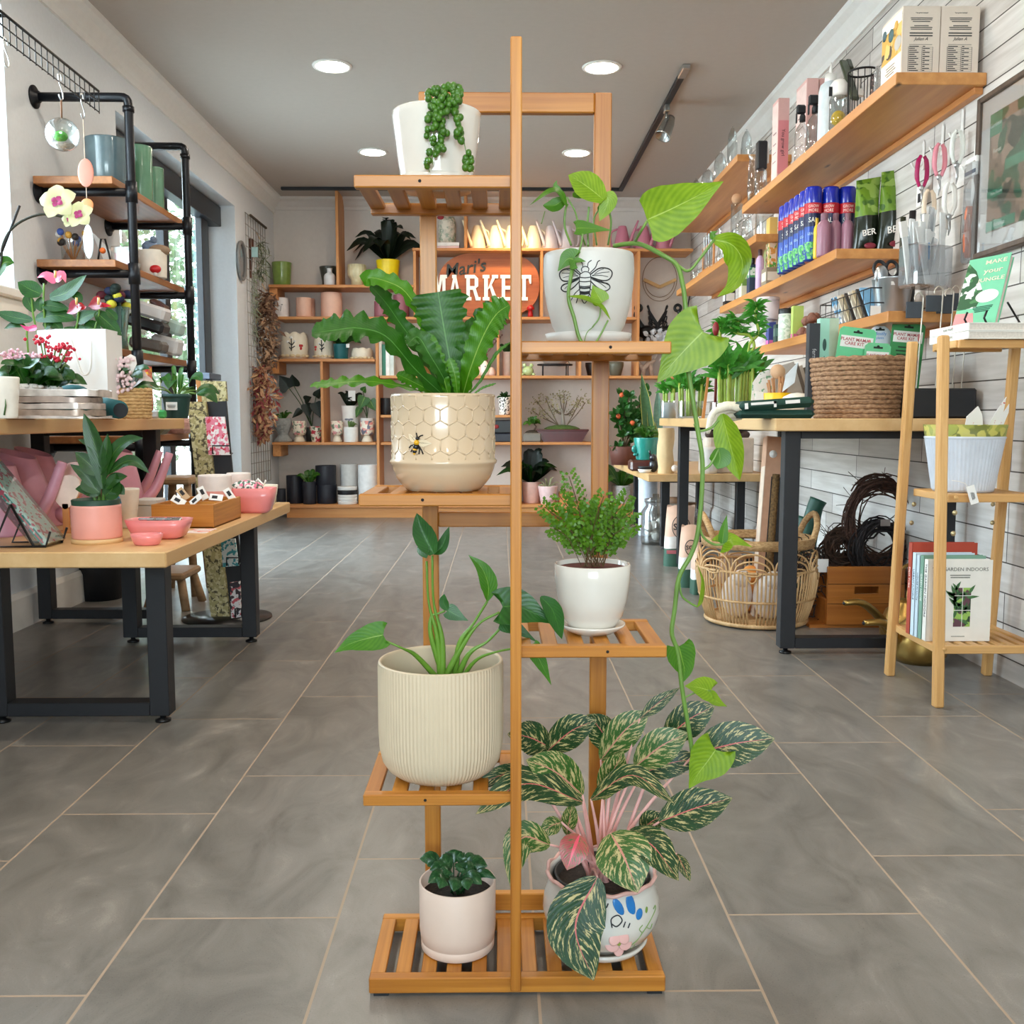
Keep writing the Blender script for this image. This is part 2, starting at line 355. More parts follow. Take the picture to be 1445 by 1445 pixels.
# ================================================================= ROOM
WL,WR,WB,WF,ZC=-1.78,1.53,7.93,-2.6,2.5
def floor_mat():
 m,nt,b=_new('slate_tile');L=nt.links
 tc=nt.nodes.new('ShaderNodeTexCoord');sx=nt.nodes.new('ShaderNodeSeparateXYZ');L.new(tc.outputs['Object'],sx.inputs[0])
 def ma(op,a,c=None,d=None):
  n=nt.nodes.new('ShaderNodeMath');n.operation=op
  for j,q in enumerate((a,c,d)):
   if q is None:continue
   if isinstance(q,(int,float)):n.inputs[j].default_value=q
   else:L.new(q,n.inputs[j])
  return n.outputs[0]
 xr=ma('DIVIDE',ma('SUBTRACT',sx.outputs[0],.0528),.3048);row=ma('FLOOR',xr)
 yu=ma('SUBTRACT',ma('SUBTRACT',ma('DIVIDE',sx.outputs[1],.6096),.064),ma('DIVIDE',row,3.0));col=ma('FLOOR',yu)
 fx=ma('FRACT',xr);fy=ma('FRACT',yu)
 dx=ma('MULTIPLY',ma('MINIMUM',fx,ma('SUBTRACT',1.0,fx)),.3048);dy=ma('MULTIPLY',ma('MINIMUM',fy,ma('SUBTRACT',1.0,fy)),.6096)
 gr=ma('LESS_THAN',ma('MINIMUM',dx,dy),.0021)
 cb=nt.nodes.new('ShaderNodeCombineXYZ');L.new(row,cb.inputs[0]);L.new(col,cb.inputs[1])
 wn=_n(nt,'ShaderNodeTexWhiteNoise');L.new(cb.outputs[0],wn.inputs['Vector'])
 va=nt.nodes.new('ShaderNodeVectorMath');va.operation='MULTIPLY_ADD';L.new(wn.outputs['Color'],va.inputs[0]);va.inputs[1].default_value=(9,9,9);L.new(tc.outputs['Object'],va.inputs[2])
 mp=nt.nodes.new('ShaderNodeMapping');mp.inputs['Scale'].default_value=(3.2,1.6,1);mp.inputs['Rotation'].default_value=(0,0,.5);L.new(va.outputs[0],mp.inputs[0])
 n1=_n(nt,'ShaderNodeTexNoise',Scale=2.6,Detail=9.0,Roughness=.6,Distortion=1.5);L.new(mp.outputs[0],n1.inputs['Vector'])
 n2=_n(nt,'ShaderNodeTexNoise',Scale=420.0,Detail=2.0);L.new(tc.outputs['Object'],n2.inputs['Vector'])
 mx=ma('ADD',ma('MULTIPLY',n1.outputs[0],.82),ma('MULTIPLY',n2.outputs[0],.18))
 tv=ma('MULTIPLY_ADD',ma('SUBTRACT',wn.outputs['Value'],.5),.05,mx)
 rp=_ramp(nt,[(.30,lin((100,96,91))),(.48,lin((121,117,111))),(.60,lin((132,127,121))),(.74,lin((160,154,146)))]);L.new(tv,rp.inputs[0])
 mc=_n(nt,'ShaderNodeMix',data_type='RGBA');L.new(gr,mc.inputs[0]);L.new(rp.outputs[0],mc.inputs[6]);mc.inputs[7].default_value=lin((166,146,126))
 L.new(mc.outputs[2],b.inputs['Base Color'])
 L.new(ma('ADD',ma('MULTIPLY_ADD',n2.outputs[0],.12,.24),ma('MULTIPLY',gr,.4)),b.inputs['Roughness'])
 bp=_n(nt,'ShaderNodeBump',Strength=.22,Distance=.002);L.new(ma('SUBTRACT',mx,ma('MULTIPLY',gr,.7)),bp.inputs['Height']);L.new(bp.outputs[0],b.inputs['Normal'])
 return m
def shiplap_mat():
 m,nt,b=_new('whitewashed_boards');L=nt.links
 tc=nt.nodes.new('ShaderNodeTexCoord');sx=nt.nodes.new('ShaderNodeSeparateXYZ');L.new(tc.outputs['Object'],sx.inputs[0])
 cb=nt.nodes.new('ShaderNodeCombineXYZ');L.new(sx.outputs[1],cb.inputs[0]);L.new(sx.outputs[2],cb.inputs[1])
 mp=nt.nodes.new('ShaderNodeMapping');mp.inputs['Location'].default_value=(.2,-.893+.092*10,0);L.new(cb.outputs[0],mp.inputs[0])
 br=nt.nodes.new('ShaderNodeTexBrick');br.offset=.37;br.offset_frequency=3;br.squash=1.25;br.squash_frequency=2
 for k,v in dict(Scale=1.0,Bias=0.0).items():br.inputs[k].default_value=v
 br.inputs['Mortar Size'].default_value=.0022;br.inputs['Brick Width'].default_value=.62;br.inputs['Row Height'].default_value=.092
 br.inputs['Color1'].default_value=lin((232,228,224));br.inputs['Color2'].default_value=lin((196,188,182));br.inputs['Mortar'].default_value=lin((70,62,56))
 L.new(mp.outputs[0],br.inputs['Vector'])
 m2=nt.nodes.new('ShaderNodeMapping');m2.inputs['Scale'].default_value=(3,40,1);L.new(cb.outputs[0],m2.inputs[0])
 nz=_n(nt,'ShaderNodeTexNoise',Scale=1.0,Detail=5.0);L.new(m2.outputs[0],nz.inputs['Vector'])
 rp=_ramp(nt,[(.35,(.80,.78,.76,1)),(.65,(1,1,1,1))]);L.new(nz.outputs[0],rp.inputs[0])
 mx=_n(nt,'ShaderNodeMix',data_type='RGBA',blend_type='MULTIPLY');mx.inputs[0].default_value=1.0;L.new(br.outputs[0],mx.inputs[6]);L.new(rp.outputs[0],mx.inputs[7])
 L.new(mx.outputs[2],b.inputs['Base Color']);b.inputs['Roughness'].default_value=.55
 bp=_n(nt,'ShaderNodeBump',Strength=.5,Distance=.004);iv=_n(nt,'ShaderNodeMath',operation='SUBTRACT');iv.inputs[0].default_value=1.0;L.new(br.outputs['Fac'],iv.inputs[1]);L.new(iv.outputs[0],bp.inputs['Height']);L.new(bp.outputs[0],b.inputs['Normal'])
 return m
PLAS=plain((222,226,230),.7,var=.02,ns=60,bump=.15);CEILM=plain((186,175,166),.85,var=.015);BACKM=plain((214,204,196),.75,var=.02)
TRIMM=plain((238,235,230),.45,var=.02)
struct('floor',MB().box(-2.1,1.75,WF-.2,8.15,-.12,0),floor_mat())
struct('ceiling',MB().box(-2.1,1.75,WF-.2,8.15,ZC,ZC+.12),CEILM)
struct('wall_back',MB().box(-2.1,1.75,WB,WB+.2,0,ZC),BACKM)
struct('wall_right',MB().box(WR,WR+.2,WF,WB,0,ZC),shiplap_mat())
W2=(2.0,3.68,1.24,2.25);D1=(4.72,6.78,0,2.2)
b=MB();xo=WL-.25
b.box(xo,WL,WF,W2[0],0,ZC);b.box(xo,WL,W2[0],W2[1],0,W2[2]);b.box(xo,WL,W2[0],W2[1],W2[3],ZC)
b.box(xo,WL,W2[1],D1[0],0,ZC);b.box(xo,WL,D1[0],D1[1],D1[3],ZC);b.box(xo,WL,D1[1],WB,0,ZC)
struct('wall_left',b,PLAS)
b=MB();b.box(-2.03,-1.1,WF-.2,WF,0,ZC);b.box(.9,WR+.2,WF-.2,WF,0,ZC);b.box(-1.1,.9,WF-.2,WF,0,.85);b.box(-1.1,.9,WF-.2,WF,2.15,ZC)
struct('wall_front',b,PLAS)
def framed(name,y0,y1,z0,z1,x,w,mullions,mat,pane=True,axis='y',rails=()):
 """window set in the left wall (axis y) or the front wall (axis x)"""
 f=MB();g=MB()
 def bx(a0,a1,c0,c1,t=.05,mbb=f):
  if axis=='y':mbb.box(x,x+t,a0,a1,c0,c1,bev=.004)
  else:mbb.box(a0,a1,x,x+t,c0,c1,bev=.004)
 bx(y0,y0+w,z0,z1);bx(y1-w,y1,z0,z1);bx(y0+w,y1-w,z1-w,z1);bx(y0+w,y1-w,z0,z0+w)
 for mm in mullions:bx(mm,mm+w,z0+w,z1-w)
 for r in rails:bx(y0+w,y1-w,r,r+.04)
 g0=MB()
 if axis=='y':g0.box(x+.02,x+.026,y0+w,y1-w,z0+w,z1-w)
 else:g0.box(y0+w,y1-w,x+.02,x+.026,z0+w,z1-w)
 o=struct(name,f,mat)
 p=bpy.data.objects.new('pane',_mesh('pane',g0,glass((245,250,250),.04)));COL.objects.link(p);p.parent=o
 return o
BKF=plain((22,25,32),.4)
framed('window_1',W2[0],W2[1],W2[2],W2[3],xo+.02,.05,[2.82],TRIMM)
framed('added_front_window',-1.1,.9,.85,2.15,WF-.12,.05,[-.1],BKF,axis='x')  # unseen window added behind the camera, opening sized for the daylight it lets in
dr=framed('door_1',D1[0],D1[1],0.0,D1[3],xo+.02,.085,[5.88],BKF)
b=MB().box(xo+.075,xo+.12,6.46,6.60,.09,2.1,bev=.004);p=bpy.data.objects.new('sliding_stile',_mesh('sliding_stile',b,BKF));COL.objects.link(p);p.parent=dr
b=MB().box(xo+.075,xo+.09,6.61,6.69,.09,2.1);p=bpy.data.objects.new('weather_strip',_mesh('weather_strip',b,plain((66,82,108),.4)));COL.objects.link(p);p.parent=dr  # flat grey-blue strip next to the sliding stile
b=MB().box(xo+.08,xo+.15,6.44,6.70,1.03,1.07,bev=.004);p=bpy.data.objects.new('door_handle',_mesh('door_handle',b,plain((70,78,92),.4)));COL.objects.link(p);p.parent=dr
b=MB().box(xo+.075,xo+.16,D1[0]+.05,D1[1]-.01,2.06,2.19,bev=.004);p=bpy.data.objects.new('header',_mesh('header',b,BKF));COL.objects.link(p);p.parent=dr
def crown(poly,axis,a0,a1,M):return MB().prism(poly,a0,a1,T=M)
cp=[(0,0),(0,-.115),(.012,-.115),(.016,-.085),(.03,-.07),(.05,-.04),(.075,-.022),(.08,0)]
struct('trim_1',MB().prism(cp,WF,WB,T=MX(((1,0,0,WL),(0,0,1,0),(0,1,0,ZC),(0,0,0,1)))),TRIMM)
struct('trim_2',MB().prism([(-x,z)for x,z in reversed(cp)],WF,WB,T=MX(((1,0,0,WR),(0,0,1,0),(0,1,0,ZC),(0,0,0,1)))),TRIMM)
struct('trim_3',MB().prism([(-x,z*.8)for x,z in cp],WL,WR,T=MX(((0,0,1,0),(1,0,0,WB),(0,1,0,ZC),(0,0,0,1)))),BACKM)
bp_=[(0,0),(.018,0),(.018,.115),(.008,.135),(0,.135)]
for nm,a0,a1 in(('baseboard_left',WF,D1[0]),('baseboard_left_far',D1[1],WB)):
 struct(nm,MB().prism(bp_,a0,a1,T=MX(((1,0,0,WL),(0,0,1,0),(0,1,0,0),(0,0,0,1)))),TRIMM)
struct('baseboard_right',MB().prism([(-x,z)for x,z in bp_],WF,7.5,T=MX(((1,0,0,WR),(0,0,1,0),(0,1,0,0),(0,0,0,1)))),shiplap_mat())
b=MB().box(WL,WL+.05,W2[0]-.08,W2[1]+.06,W2[2]-.035,W2[2],bev=.006);b.box(WL,WL+.03,W2[0]-.06,W2[1]+.04,W2[2]-.1,W2[2]-.035,bev=.006)
struct('trim_4',b,TRIMM)
def downlight(x,y,label):
 t=Thing('ceiling_light',label,'ceiling light',(x,y,ZC),group='round downlights in the ceiling')
 t.part('trim_ring',MB().lathe([(.078,0),(.098,-.001),(.096,-.006),(.078,-.008),(.076,-.001)],36),TRIMM)
 t.part('lens',MB().lathe([(0,-.004),(.077,-.004)],36),emit((255,241,222),LAMP))
LAMP=72
for y,lab in((5.0,'near'),(6.56,'far')):
 downlight(-.817,y,'round recessed downlight at the '+('left, larger one nearer the front' if lab=='near' else 'left, smaller one just above the potted pearls shelf'))
 downlight(.51,y,'round recessed downlight '+('right of the wooden post, nearer and larger one' if lab=='near' else 'seen through the wooden frame opening of the stand'))
for y in(3.44,1.88,.32,-1.24):
 for x in(-.817,.51):downlight(x,y,'round recessed downlight in the ceiling nearer the shop front')
t=Thing('track_light','dark ceiling track bent along the back wall with one spot head','track light',(.92,4.97,ZC))
b=MB().box(-.017,.017,0,2.58,-.022,0,bev=.003);b.box(-2.55,.017,2.56,2.594,-.022,0,bev=.003);t.part('track',b,BLACK)
t.part('end_cap',MB().box(-.02,.02,-.02,.12,-.026,0,bev=.004),STEEL)
def spot(nm,y,x,tilt,az,hk=STEEL):
 b=MB().box(x-.014,x+.014,y-.03,y+.03,-.06,-.02,bev=.004);b.tube([(x,y,-.06),(x,y,-.105)],.008)
 M=tr((x,y,-.14))@MX.Rotation(az,4,'Z')@MX.Rotation(tilt,4,'X')
 b.lathe([(.0,.075),(.022,.07),(.034,.03),(.042,-.05),(.046,-.06),(.04,-.058),(.032,-.02),(0,0)],24,T=M)
 return b
t.part('spot_head',spot('s',.55,0,-.5,-1.0),plain((170,172,170),.25,.9))
t.part('spot_head',spot('s',2.35,-.87,.6,0),plain((170,172,170),.25,.9))
sp=bpy.data.lights.new('spot_bulb','SPOT');sp.energy=16;sp.color=(1,.70,.34);sp.spot_size=1.9;sp.spot_blend=.9;sp.shadow_soft_size=.04
so=bpy.data.objects.new('spot_bulb',sp);COL.objects.link(so);so.location=(.07,7.34,2.33);so.rotation_euler=(.75,0,0)
t=Thing('wall_outlet','white double wall outlet low on the back wall behind the jade plant','outlet',Yp(888.5,597.5,WB-.008))
t.part('cover_plate',MB().box(-.036,.036,0,.008,-.058,.058,bev=.004),WMAT)
for dz in(-.025,.025):t.part('socket',MB().lathe([(0,0),(.017,0),(.016,.004),(0,.004)],16,T=tr((0,-.0001,dz))@MX.Rotation(PI/2,4,'X')),PAPER)
struct('ground_outside',MB().box(-14,-2.1,-6,16,-.2,-.08),plain((196,192,184),.9))
def tree(x,y,h,rad,lab,seed):
 rr=random.Random(seed);t=Thing('tree',lab,'tree',(x,y,-.08),group='trees outside the glass door')
 t.part('trunk',MB().tube([(0,0,0),(.05,.02,h*.3),(0,.05,h*.6),(0,0,h*.9)],[.11,.09,.07,.03]),plain((92,76,62),.9,bump=.6))
 b=MB()
 for i in range(2600):
  a,q,u=rr.random()*6.283,math.acos(2*rr.random()-1),rr.random()**.4
  c=V((rad*u*math.sin(q)*math.cos(a),rad*u*math.sin(q)*math.sin(a),h*.55+h*.45*u*math.cos(q)))
  d=V((rr.uniform(-1,1),rr.uniform(-1,1),rr.uniform(-1,.4))).normalized();s=d.orthogonal().normalized();l=rr.uniform(.06,.13)
  b.add([c,c+d*l*.5+s*l*.3,c+d*l,c+d*l*.5-s*l*.3],[(0,1,2,3)])
 t.part('foliage',b,plain((74,94,48),.6,var=.4,ns=3))
tree(-3.5,9.6,3.4,1.0,'bright leafy tree outside the glass door, right of the post',3)
tree(-6.4,7.6,2.8,1.2,'low leafy tree outside behind the pipe shelves',4)
tree(-4.7,12.6,3.6,1.6,'pale green tree farthest out beyond the glass door',5)
# ================================================================= CAMERA / WORLD
cam=bpy.data.cameras.new('camera');co=bpy.data.objects.new('camera',cam);COL.objects.link(co)
cam.sensor_fit='HORIZONTAL';cam.sensor_width=36;cam.lens=36*F/1445;cam.clip_start=.05
co.matrix_world=MX(((CR.x,CU.x,-CF.x,0),(CR.y,CU.y,-CF.y,0),(CR.z,CU.z,-CF.z,H),(0,0,0,1)))
SC.camera=co
w=bpy.data.worlds.new('World');SC.world=w;w.use_nodes=True;nt=w.node_tree;bg=nt.nodes['Background']
tc=nt.nodes.new('ShaderNodeTexCoord');sx=nt.nodes.new('ShaderNodeSeparateXYZ');nt.links.new(tc.outputs['Generated'],sx.inputs[0])
rp=_ramp(nt,[(.35,(.46,.52,.54,1)),(.5,(.90,.96,1,1)),(.75,(.68,.84,1,1))]);mr=nt.nodes.new('ShaderNodeMapRange');mr.inputs[1].default_value=-1;nt.links.new(sx.outputs[2],mr.inputs[0]);nt.links.new(mr.outputs[0],rp.inputs[0])
nt.links.new(rp.outputs[0],bg.inputs[0]);bg.inputs[1].default_value=12.5
def portal(nm,loc,rx,rz,sx_,sy_):
 l=bpy.data.lights.new(nm,'AREA');l.shape='RECTANGLE';l.size=sx_;l.size_y=sy_;l.cycles.is_portal=True
 o=bpy.data.objects.new(nm,l);COL.objects.link(o);o.location=loc;o.rotation_euler=(rx,0,rz)
portal('daylight_portal',(xo-.02,(W2[0]+W2[1])/2,(W2[2]+W2[3])/2),PI/2,-PI/2,W2[1]-W2[0],W2[3]-W2[2])
portal('daylight_portal',(xo-.02,(D1[0]+D1[1])/2,1.1),PI/2,-PI/2,D1[1]-D1[0],2.2)
portal('daylight_portal',(-.1,WF-.22,1.5),PI/2,0,2.0,1.3)
for o in[o for o in bpy.data.objects if o.name.startswith('daylight_portal')]:
 d=V((1,0,0))if o.location.x<-1 else V((0,1,0));o.rotation_euler=d.to_track_quat('-Z','Z').to_euler()
vs=SC.view_settings;vs.view_transform='Standard';vs.look='None';vs.gamma=1;vs.exposure=EXPO if 'EXPO' in globals()else 0.0;vs.use_curve_mapping=False
cy=SC.cycles;cy.use_denoising=True;cy.max_bounces=9;cy.diffuse_bounces=5;cy.glossy_bounces=4;cy.transmission_bounces=4;cy.transparent_max_bounces=14;cy.caustics_reflective=False;cy.caustics_refractive=False;cy.sample_clamp_indirect=6
try:cy.denoiser='OPENIMAGEDENOISE';cy.denoising_input_passes='RGB_ALBEDO_NORMAL'
except Exception:pass
# ================================================================= PLANT STAND
YF=1.25
st=Thing('plant_stand','tall bamboo ladder plant stand with slatted shelves on both sides of a centre post','plant stand',(.024,1.34,0),world=True)
def rail(x0,x1,y0,y1,z0,z1):return MB().box(x0,x1,y0,y1,z0,z1,bev=.0015)
st.part('post',rail(.0145,.0287,1.236,1.2495,.014,1.238),BAM['z'])
def shelf(x0,x1,zt,n,base=False):
 pitch=(x1-x0-.021)/(n-1);b=MB()
 for i in range(n):b.box(x0+i*pitch,x0+i*pitch+.0205,1.266,1.41,zt-.0085,zt-.001,bev=.001)
 o=st.part('shelf',b,BAM['y'])
 h=.022 if base else.0155
 st.part('front_rail',rail(x0,x1,YF,1.266,zt-h,zt),BAM['x'],o);st.part('back_rail',rail(x0,x1,1.41,1.4245,zt-h,zt),BAM['x'],o)
 if not base:
  c=x0+.082 if x0<-.1 else x0+.12
  st.part('screw_hole',MB().lathe([(0,0),(.0021,0)],12,T=tr((c,YF-.0003,zt-.0075))@MX.Rotation(PI/2,4,'X')),plain((20,14,10),.8,var=0),o)
 return o
shelf(-.176,.224,.026,12,True)
SZ={'L1':1.077,'L2':.679,'L3':.281,'R1':.873,'R2':.480}
for k,z in SZ.items():shelf(*((-.180,.0215)if k[0]=='L' else(.0215,.219)),z,6)
for x0,x1 in((-.1125,-.089),(.1355,.160)):
 st.part('upright',rail(x0,x1,1.4248,1.440,.0,1.233),BAM['z'])
st.part('crossbeam',rail(-.089,.1355,1.4252,1.4395,1.205,1.2328),BAM['x'])
st.part('crossbeam',rail(-.089,.1355,1.4252,1.4395,.617,.639),BAM['x'])
st.part('crossbeam',rail(-.089,.1355,1.4252,1.4395,.028,.055),BAM['x'])
for x,z in((.148,1.015),(.150,.647)):st.part('screw_hole',MB().lathe([(0,0),(.0025,0)],12,T=tr((x,1.4245,z))@MX.Rotation(PI/2,4,'X')),plain((60,44,30),.6,var=0))
for x in(-.17,.2):st.part('foot_pad',MB().box(x,x+.02,1.252,1.27,0,.004),BLACK)
# ================================================================= POTS AND PLANTS ON THE STAND
DC=1.335
def potc(x1,x2,d=DC):return Yp((x1+x2)/2,600,d).x,(x2-x1)/2*d/F
def wallprof(outer,t,zin):
 """outer profile (bottom to rim) closed by an inner wall down to height zin"""
 inn=[(max(r-t,.001),z)for r,z in reversed(outer)if z>zin+.001]
 rt,zt=outer[-1]
 return[(0,outer[0][1])]+outer+[(rt-t*.3,zt+t*.35),(rt-t*.7,zt+t*.35)]+inn+[(inn[-1][0],zin),(0,zin)]
def profr(prof,z):
 for(r0,z0),(r1,z1)in zip(prof,prof[1:]):
  if z0<=z<=z1:return r0+(r1-r0)*((z-z0)/max(z1-z0,1e-6))
 return prof[-1][0]
def onpot(prof,u,z,e=0):
 """point on a lathe surface: u = arc position from the front (metres), z height"""
 r=profr(prof,z);a=-PI/2+u/r;return V(((r+e)*math.cos(a),(r+e)*math.sin(a),z))
def px3(lst,d):return[Yp(p[0],p[1],p[2]if len(p)>2 else d)for p in lst]
GLOSSW=plain((224,218,208),.16,var=.02,coat=.6);MATW=plain((208,204,198),.42,var=.02)
cx,r=potc(558,680);z0=SZ['L1'];h=Yp(619,140,DC-r*.98).z-z0
t=Thing('potted_string_of_pearls','white glossy pot with trailing green bead succulent on the top left shelf','potted plant',(cx,DC,z0))
po=[(r*.80,.006),(r*.815,.015),(r*.87,h*.35),(r*.94,h*.68),(r*.985,h*.9),(r,h-.002)]
pot=t.part('pot',MB().lathe(wallprof(po,.003,h-.02),56),GLOSSW)
t.part('saucer',MB().lathe([(0,0),(r*.80,0),(r*.885,.006),(r*.90,.0135),(r*.88,.0135),(r*.82,.006),(0,.006)],48),GLOSSW)
t.part('soil',MB().lathe([(0,h-.016),(r*.95,h-.018)],24),SOIL)
beads=MB();vine=MB();dF=DC-r-.006;rr=random.Random(5)
strands=[[(612,152),(608,168),(606,190),(609,212),(604,228),(606,243)],[(620,138),(613,160),(612,185),(612,210),(610,232)],[(628,132),(624,152),(620,178),(622,200),(625,214)],[(640,124),(634,142),(628,160),(623,185),(621,205),(618,220)],[(646,128),(642,150),(648,165),(653,190),(658,215),(664,230),(668,243)],[(640,140),(640,160),(646,185),(648,203)],[(632,126),(622,144),(616,165),(626,172)],[(604,128),(610,145),(618,158),(628,180),(624,196)],[(650,130),(641,136),(632,150),(633,168)],[(661,222),(660,238)],[(636,121),(648,130),(643,146)],[(610,130),(628,122),(645,126)]]
for st_ in strands:
 S=spline(px3([(x,y,dF+rr.uniform(-.004,.004)if y>140 else dF+.012)for x,y in st_],dF),26)
 vine.tube(S,.0006,5);i=0.0
 while i<25:
  p=S[int(i)]+V((rr.uniform(-.004,.004),rr.uniform(-.003,.002),rr.uniform(-.002,.002)));q=rr.uniform(.0036,.0051)
  beads.ball(p,q,n=9,k=6,sc=(1,1,1.1));i+=rr.uniform(1.6,3.2)if st_[0][1]<200 else 4
for i in range(22):
 q=Yp(628+rr.gauss(0,13),134+rr.uniform(-8,14),DC-r*.95+rr.uniform(-.004,.03));beads.ball(q,rr.uniform(.0036,.0052),n=9,k=6)
off=V((cx,DC,z0))
for m_ in(beads,vine):m_.v=[p-off for p in m_.v]
t.part('bead_leaves',beads,plain((64,108,28),.3,var=.3,ns=120,sss=.1));t.part('vine',vine,STEM)
cx,r=potc(766,892);z0=SZ['R1'];h=Yp(829,347,DC-r*.98).z-z0
t=Thing('potted_pothos','large white pot with a printed line-art bee and a long trailing lime vine','potted plant',(cx,DC,z0),world=True)
po=[(r*.66,.008),(r*.70,.016),(r*.80,h*.22),(r*.91,h*.42),(r*.975,h*.62),(r,h*.8),(r*.99,h*.94),(r*.972,h-.002)]
def W(mb,o=None):
 o=o or t.off;mb.v=[p+o for p in mb.v];return mb
pot=t.part('pot',W(MB().lathe(wallprof(po,.003,h-.02),64)),MATW)
t.part('saucer',W(MB().lathe([(0,0),(r*.82,0),(r*.9,.006),(r*.955,.0155),(r*.94,.0155),(r*.88,.006),(0,.006)],56)),MATW)
t.part('soil',W(MB().lathe([(0,h-.014),(r*.95,h-.016)],24)),SOIL)
bee=MB();u0,zc=(819-829)*DC/F*1.02,Yp(819,402,DC-r).z-z0
def bl(pts,w=.0006,n=10,closed=False):
 Q=[onpot(po,u0+x,zc+z,.0003)for x,z in pts];Q=spline(Q+([Q[0]]if closed else[]),n*len(pts)//2+3);bee.tube(Q,w,5)
bl([(-.0065,.014),(-.0075,.004),(-.006,-.010),(-.003,-.019),(0,-.0225),(.003,-.019),(.006,-.010),(.0075,.004),(.0065,.014),(0,.017)],closed=True)
for zz,ww in((.010,.0072),(.005,.0075),(-.001,.0073),(-.003,.0070),(-.008,.0064),(-.010,.006),(-.014,.005)):bl([(-ww,zz),(0,zz-.0008),(ww,zz)],.0006 if zz>-.002 else.0011)
bl([(-.004,.017),(-.0045,.021),(0,.0235),(.0045,.021),(.004,.017)])
for s in(-1,1):
 bl([(s*.0065,.013),(s*.018,.021),(s*.030,.021),(s*.036,.016),(s*.032,.008),(s*.022,.006),(s*.0075,.010)],.0008)
 bl([(s*.0075,.009),(s*.02,.004),(s*.030,.002),(s*.033,-.003),(s*.026,-.007),(s*.016,-.003),(s*.007,.005)],.0008)
 for a,c in(((.009,.012),(.032,.017)),((.009,.0115),(.030,.011)),((.012,.014),(.024,.0205)),((.009,.007),(.028,-.003)),((.009,.0085),(.030,.001))):bl([(s*a[0],a[1]),(s*(a[0]+c[0])/2,(a[1]+c[1])/2+.001),(s*c[0],c[1])],.0004)
 bl([(s*.003,.023),(s*.004,.028),(s*.008,.031)]);bl([(s*.006,.015),(s*.013,.022),(s*.016,.029),(s*.019,.031)])
 bl([(s*.006,-.004),(s*.013,-.010),(s*.018,-.018)]);bl([(s*.005,-.009),(s*.009,-.016),(s*.011,-.022)])
t.part('bee_print',W(bee),plain((22,22,24),.5,var=0),pot)
LIME=leafm((100,142,8),(150,184,38),(176,204,96),veins=10,ribw=.014,transl=.35);LIMED=leafm((52,108,10),(88,142,24),(130,170,64),veins=11,ribw=.02,transl=.3)
dv=DC-r-.006;g=DC
stems=MB()
def stem(lst,w=.0022,d=dv,n=None,mb=None):(mb if mb is not None else stems).tube(spline(px3(lst,d),n or 6*len(lst)),w,7)
stem([(866,347,g-.02),(885,344,g-.03),(905,345,g-.04),(935,360,g-.05),(955,374,g-.055),(963,400),(967,430),(968,466),(971,520),(977,560),(985,610),(991,650),(990,700),(984,755),(974,785),(958,815),(952,860),(948,893),(956,920),(963,975),(973,1035),(978,1070)],.0031,dv,110)
stem([(896,341,g-.035),(905,325),(913,312)],.0019);stem([(957,375,g-.055),(972,382),(990,362),(1008,338)],.0019)
stem([(970,500),(985,478),(992,466)],.0016);stem([(980,598),(986,608),(1003,604),(1014,593)],.0017);stem([(991,664),(1003,655),(1014,634)],.0017)
stem([(986,738),(992,757),(1007,768),(1022,768)],.0017);stem([(958,818),(962,840),(974,851),(984,856)],.0015);stem([(949,893),(952,905),(957,913)],.0016)
stem([(965,985),(985,976),(1003,975)],.0013);stem([(976,1062),(985,1060),(1010,1058)],.0014)
stem([(806,352,g-.03),(807,380),(802,418),(810,448),(818,478),(833,496)],.0024);stem([(833,494),(846,475),(858,452)],.0012);stem([(802,415),(808,385),(820,345),(822,330)],.0013)
stem([(848,425),(846,447),(836,462)],.001);stem([(836,462),(828,470),(823,488)],.0006)
stem([(806,346,g-.03),(797,320),(798,296),(801,288)],.0015,g-.02);stem([(830,348,g-.02),(829,318),(831,292)],.0014,g-.02);stem([(858,346,g),(862,310),(852,280)],.0014,g-.01);stem([(842,346,g),(838,310),(850,290)],.0012,g)
stem([(818,330,g-.03),(812,300),(800,278)],.0011,g-.02);stem([(826,346,g-.02),(820,330),(815,322)],.0012,g-.03);stem([(769,298),(764,316)],.0006,g-.03)
t.part('vine',stems,plain((104,140,60),.4,var=.15))
def hl(lst,Wpx,m,d=dv,prof='heart',nrm=(0,-1,.25),lobe=.22,fold=.12,mb=None,**k):
 b=mb or MB();leaf(b,px3(lst,d),Wpx*d/F,prof,nrm,fold=fold,lobe=lobe,nu=16,nv=8,**k)
 return t.part('leaf',b,m)
hl([(913,310),(945,296),(985,276),(1021,256)],74,LIME,lobe=.12,nrm=(.1,-1,-.2))
hl([(1006,338),(1034,346),(1048,372),(1036,404),(1012,419)],44,LIME,prof='lance',nrm=(-.75,-.6,.15),fold=.35,lobe=.1)
hl([(1008,338),(1006,330),(1013,326)],10,LIMED,lobe=0)
hl([(992,468),(972,488),(950,512),(927,540)],84,LIME,dv-.014,nrm=(.1,-1,.25),lobe=.3)
hl([(1019,584),(1026,612),(1035,645),(1044,678)],40,LIME,nrm=(-.5,-1,.1),lobe=.05,prof='oval',fold=.3)
hl([(1014,632),(1016,648),(1012,662)],32,LIMED,prof='oval',lobe=.05)
hl([(1020,767),(1034,762),(1062,772)],34,LIME,nrm=(0,-.6,.8),lobe=.4,prof='heart');hl([(1019,768),(1022,745),(1026,726)],14,LIMED,lobe=0)
hl([(984,857),(990,846),(992,820),(984,796)],11,LIME,prof='lance',lobe=0,nrm=(-1,-.4,0))
hl([(958,912),(962,928),(966,947),(962,965)],44,LIMED,lobe=.25,nrm=(.1,-1,.2))
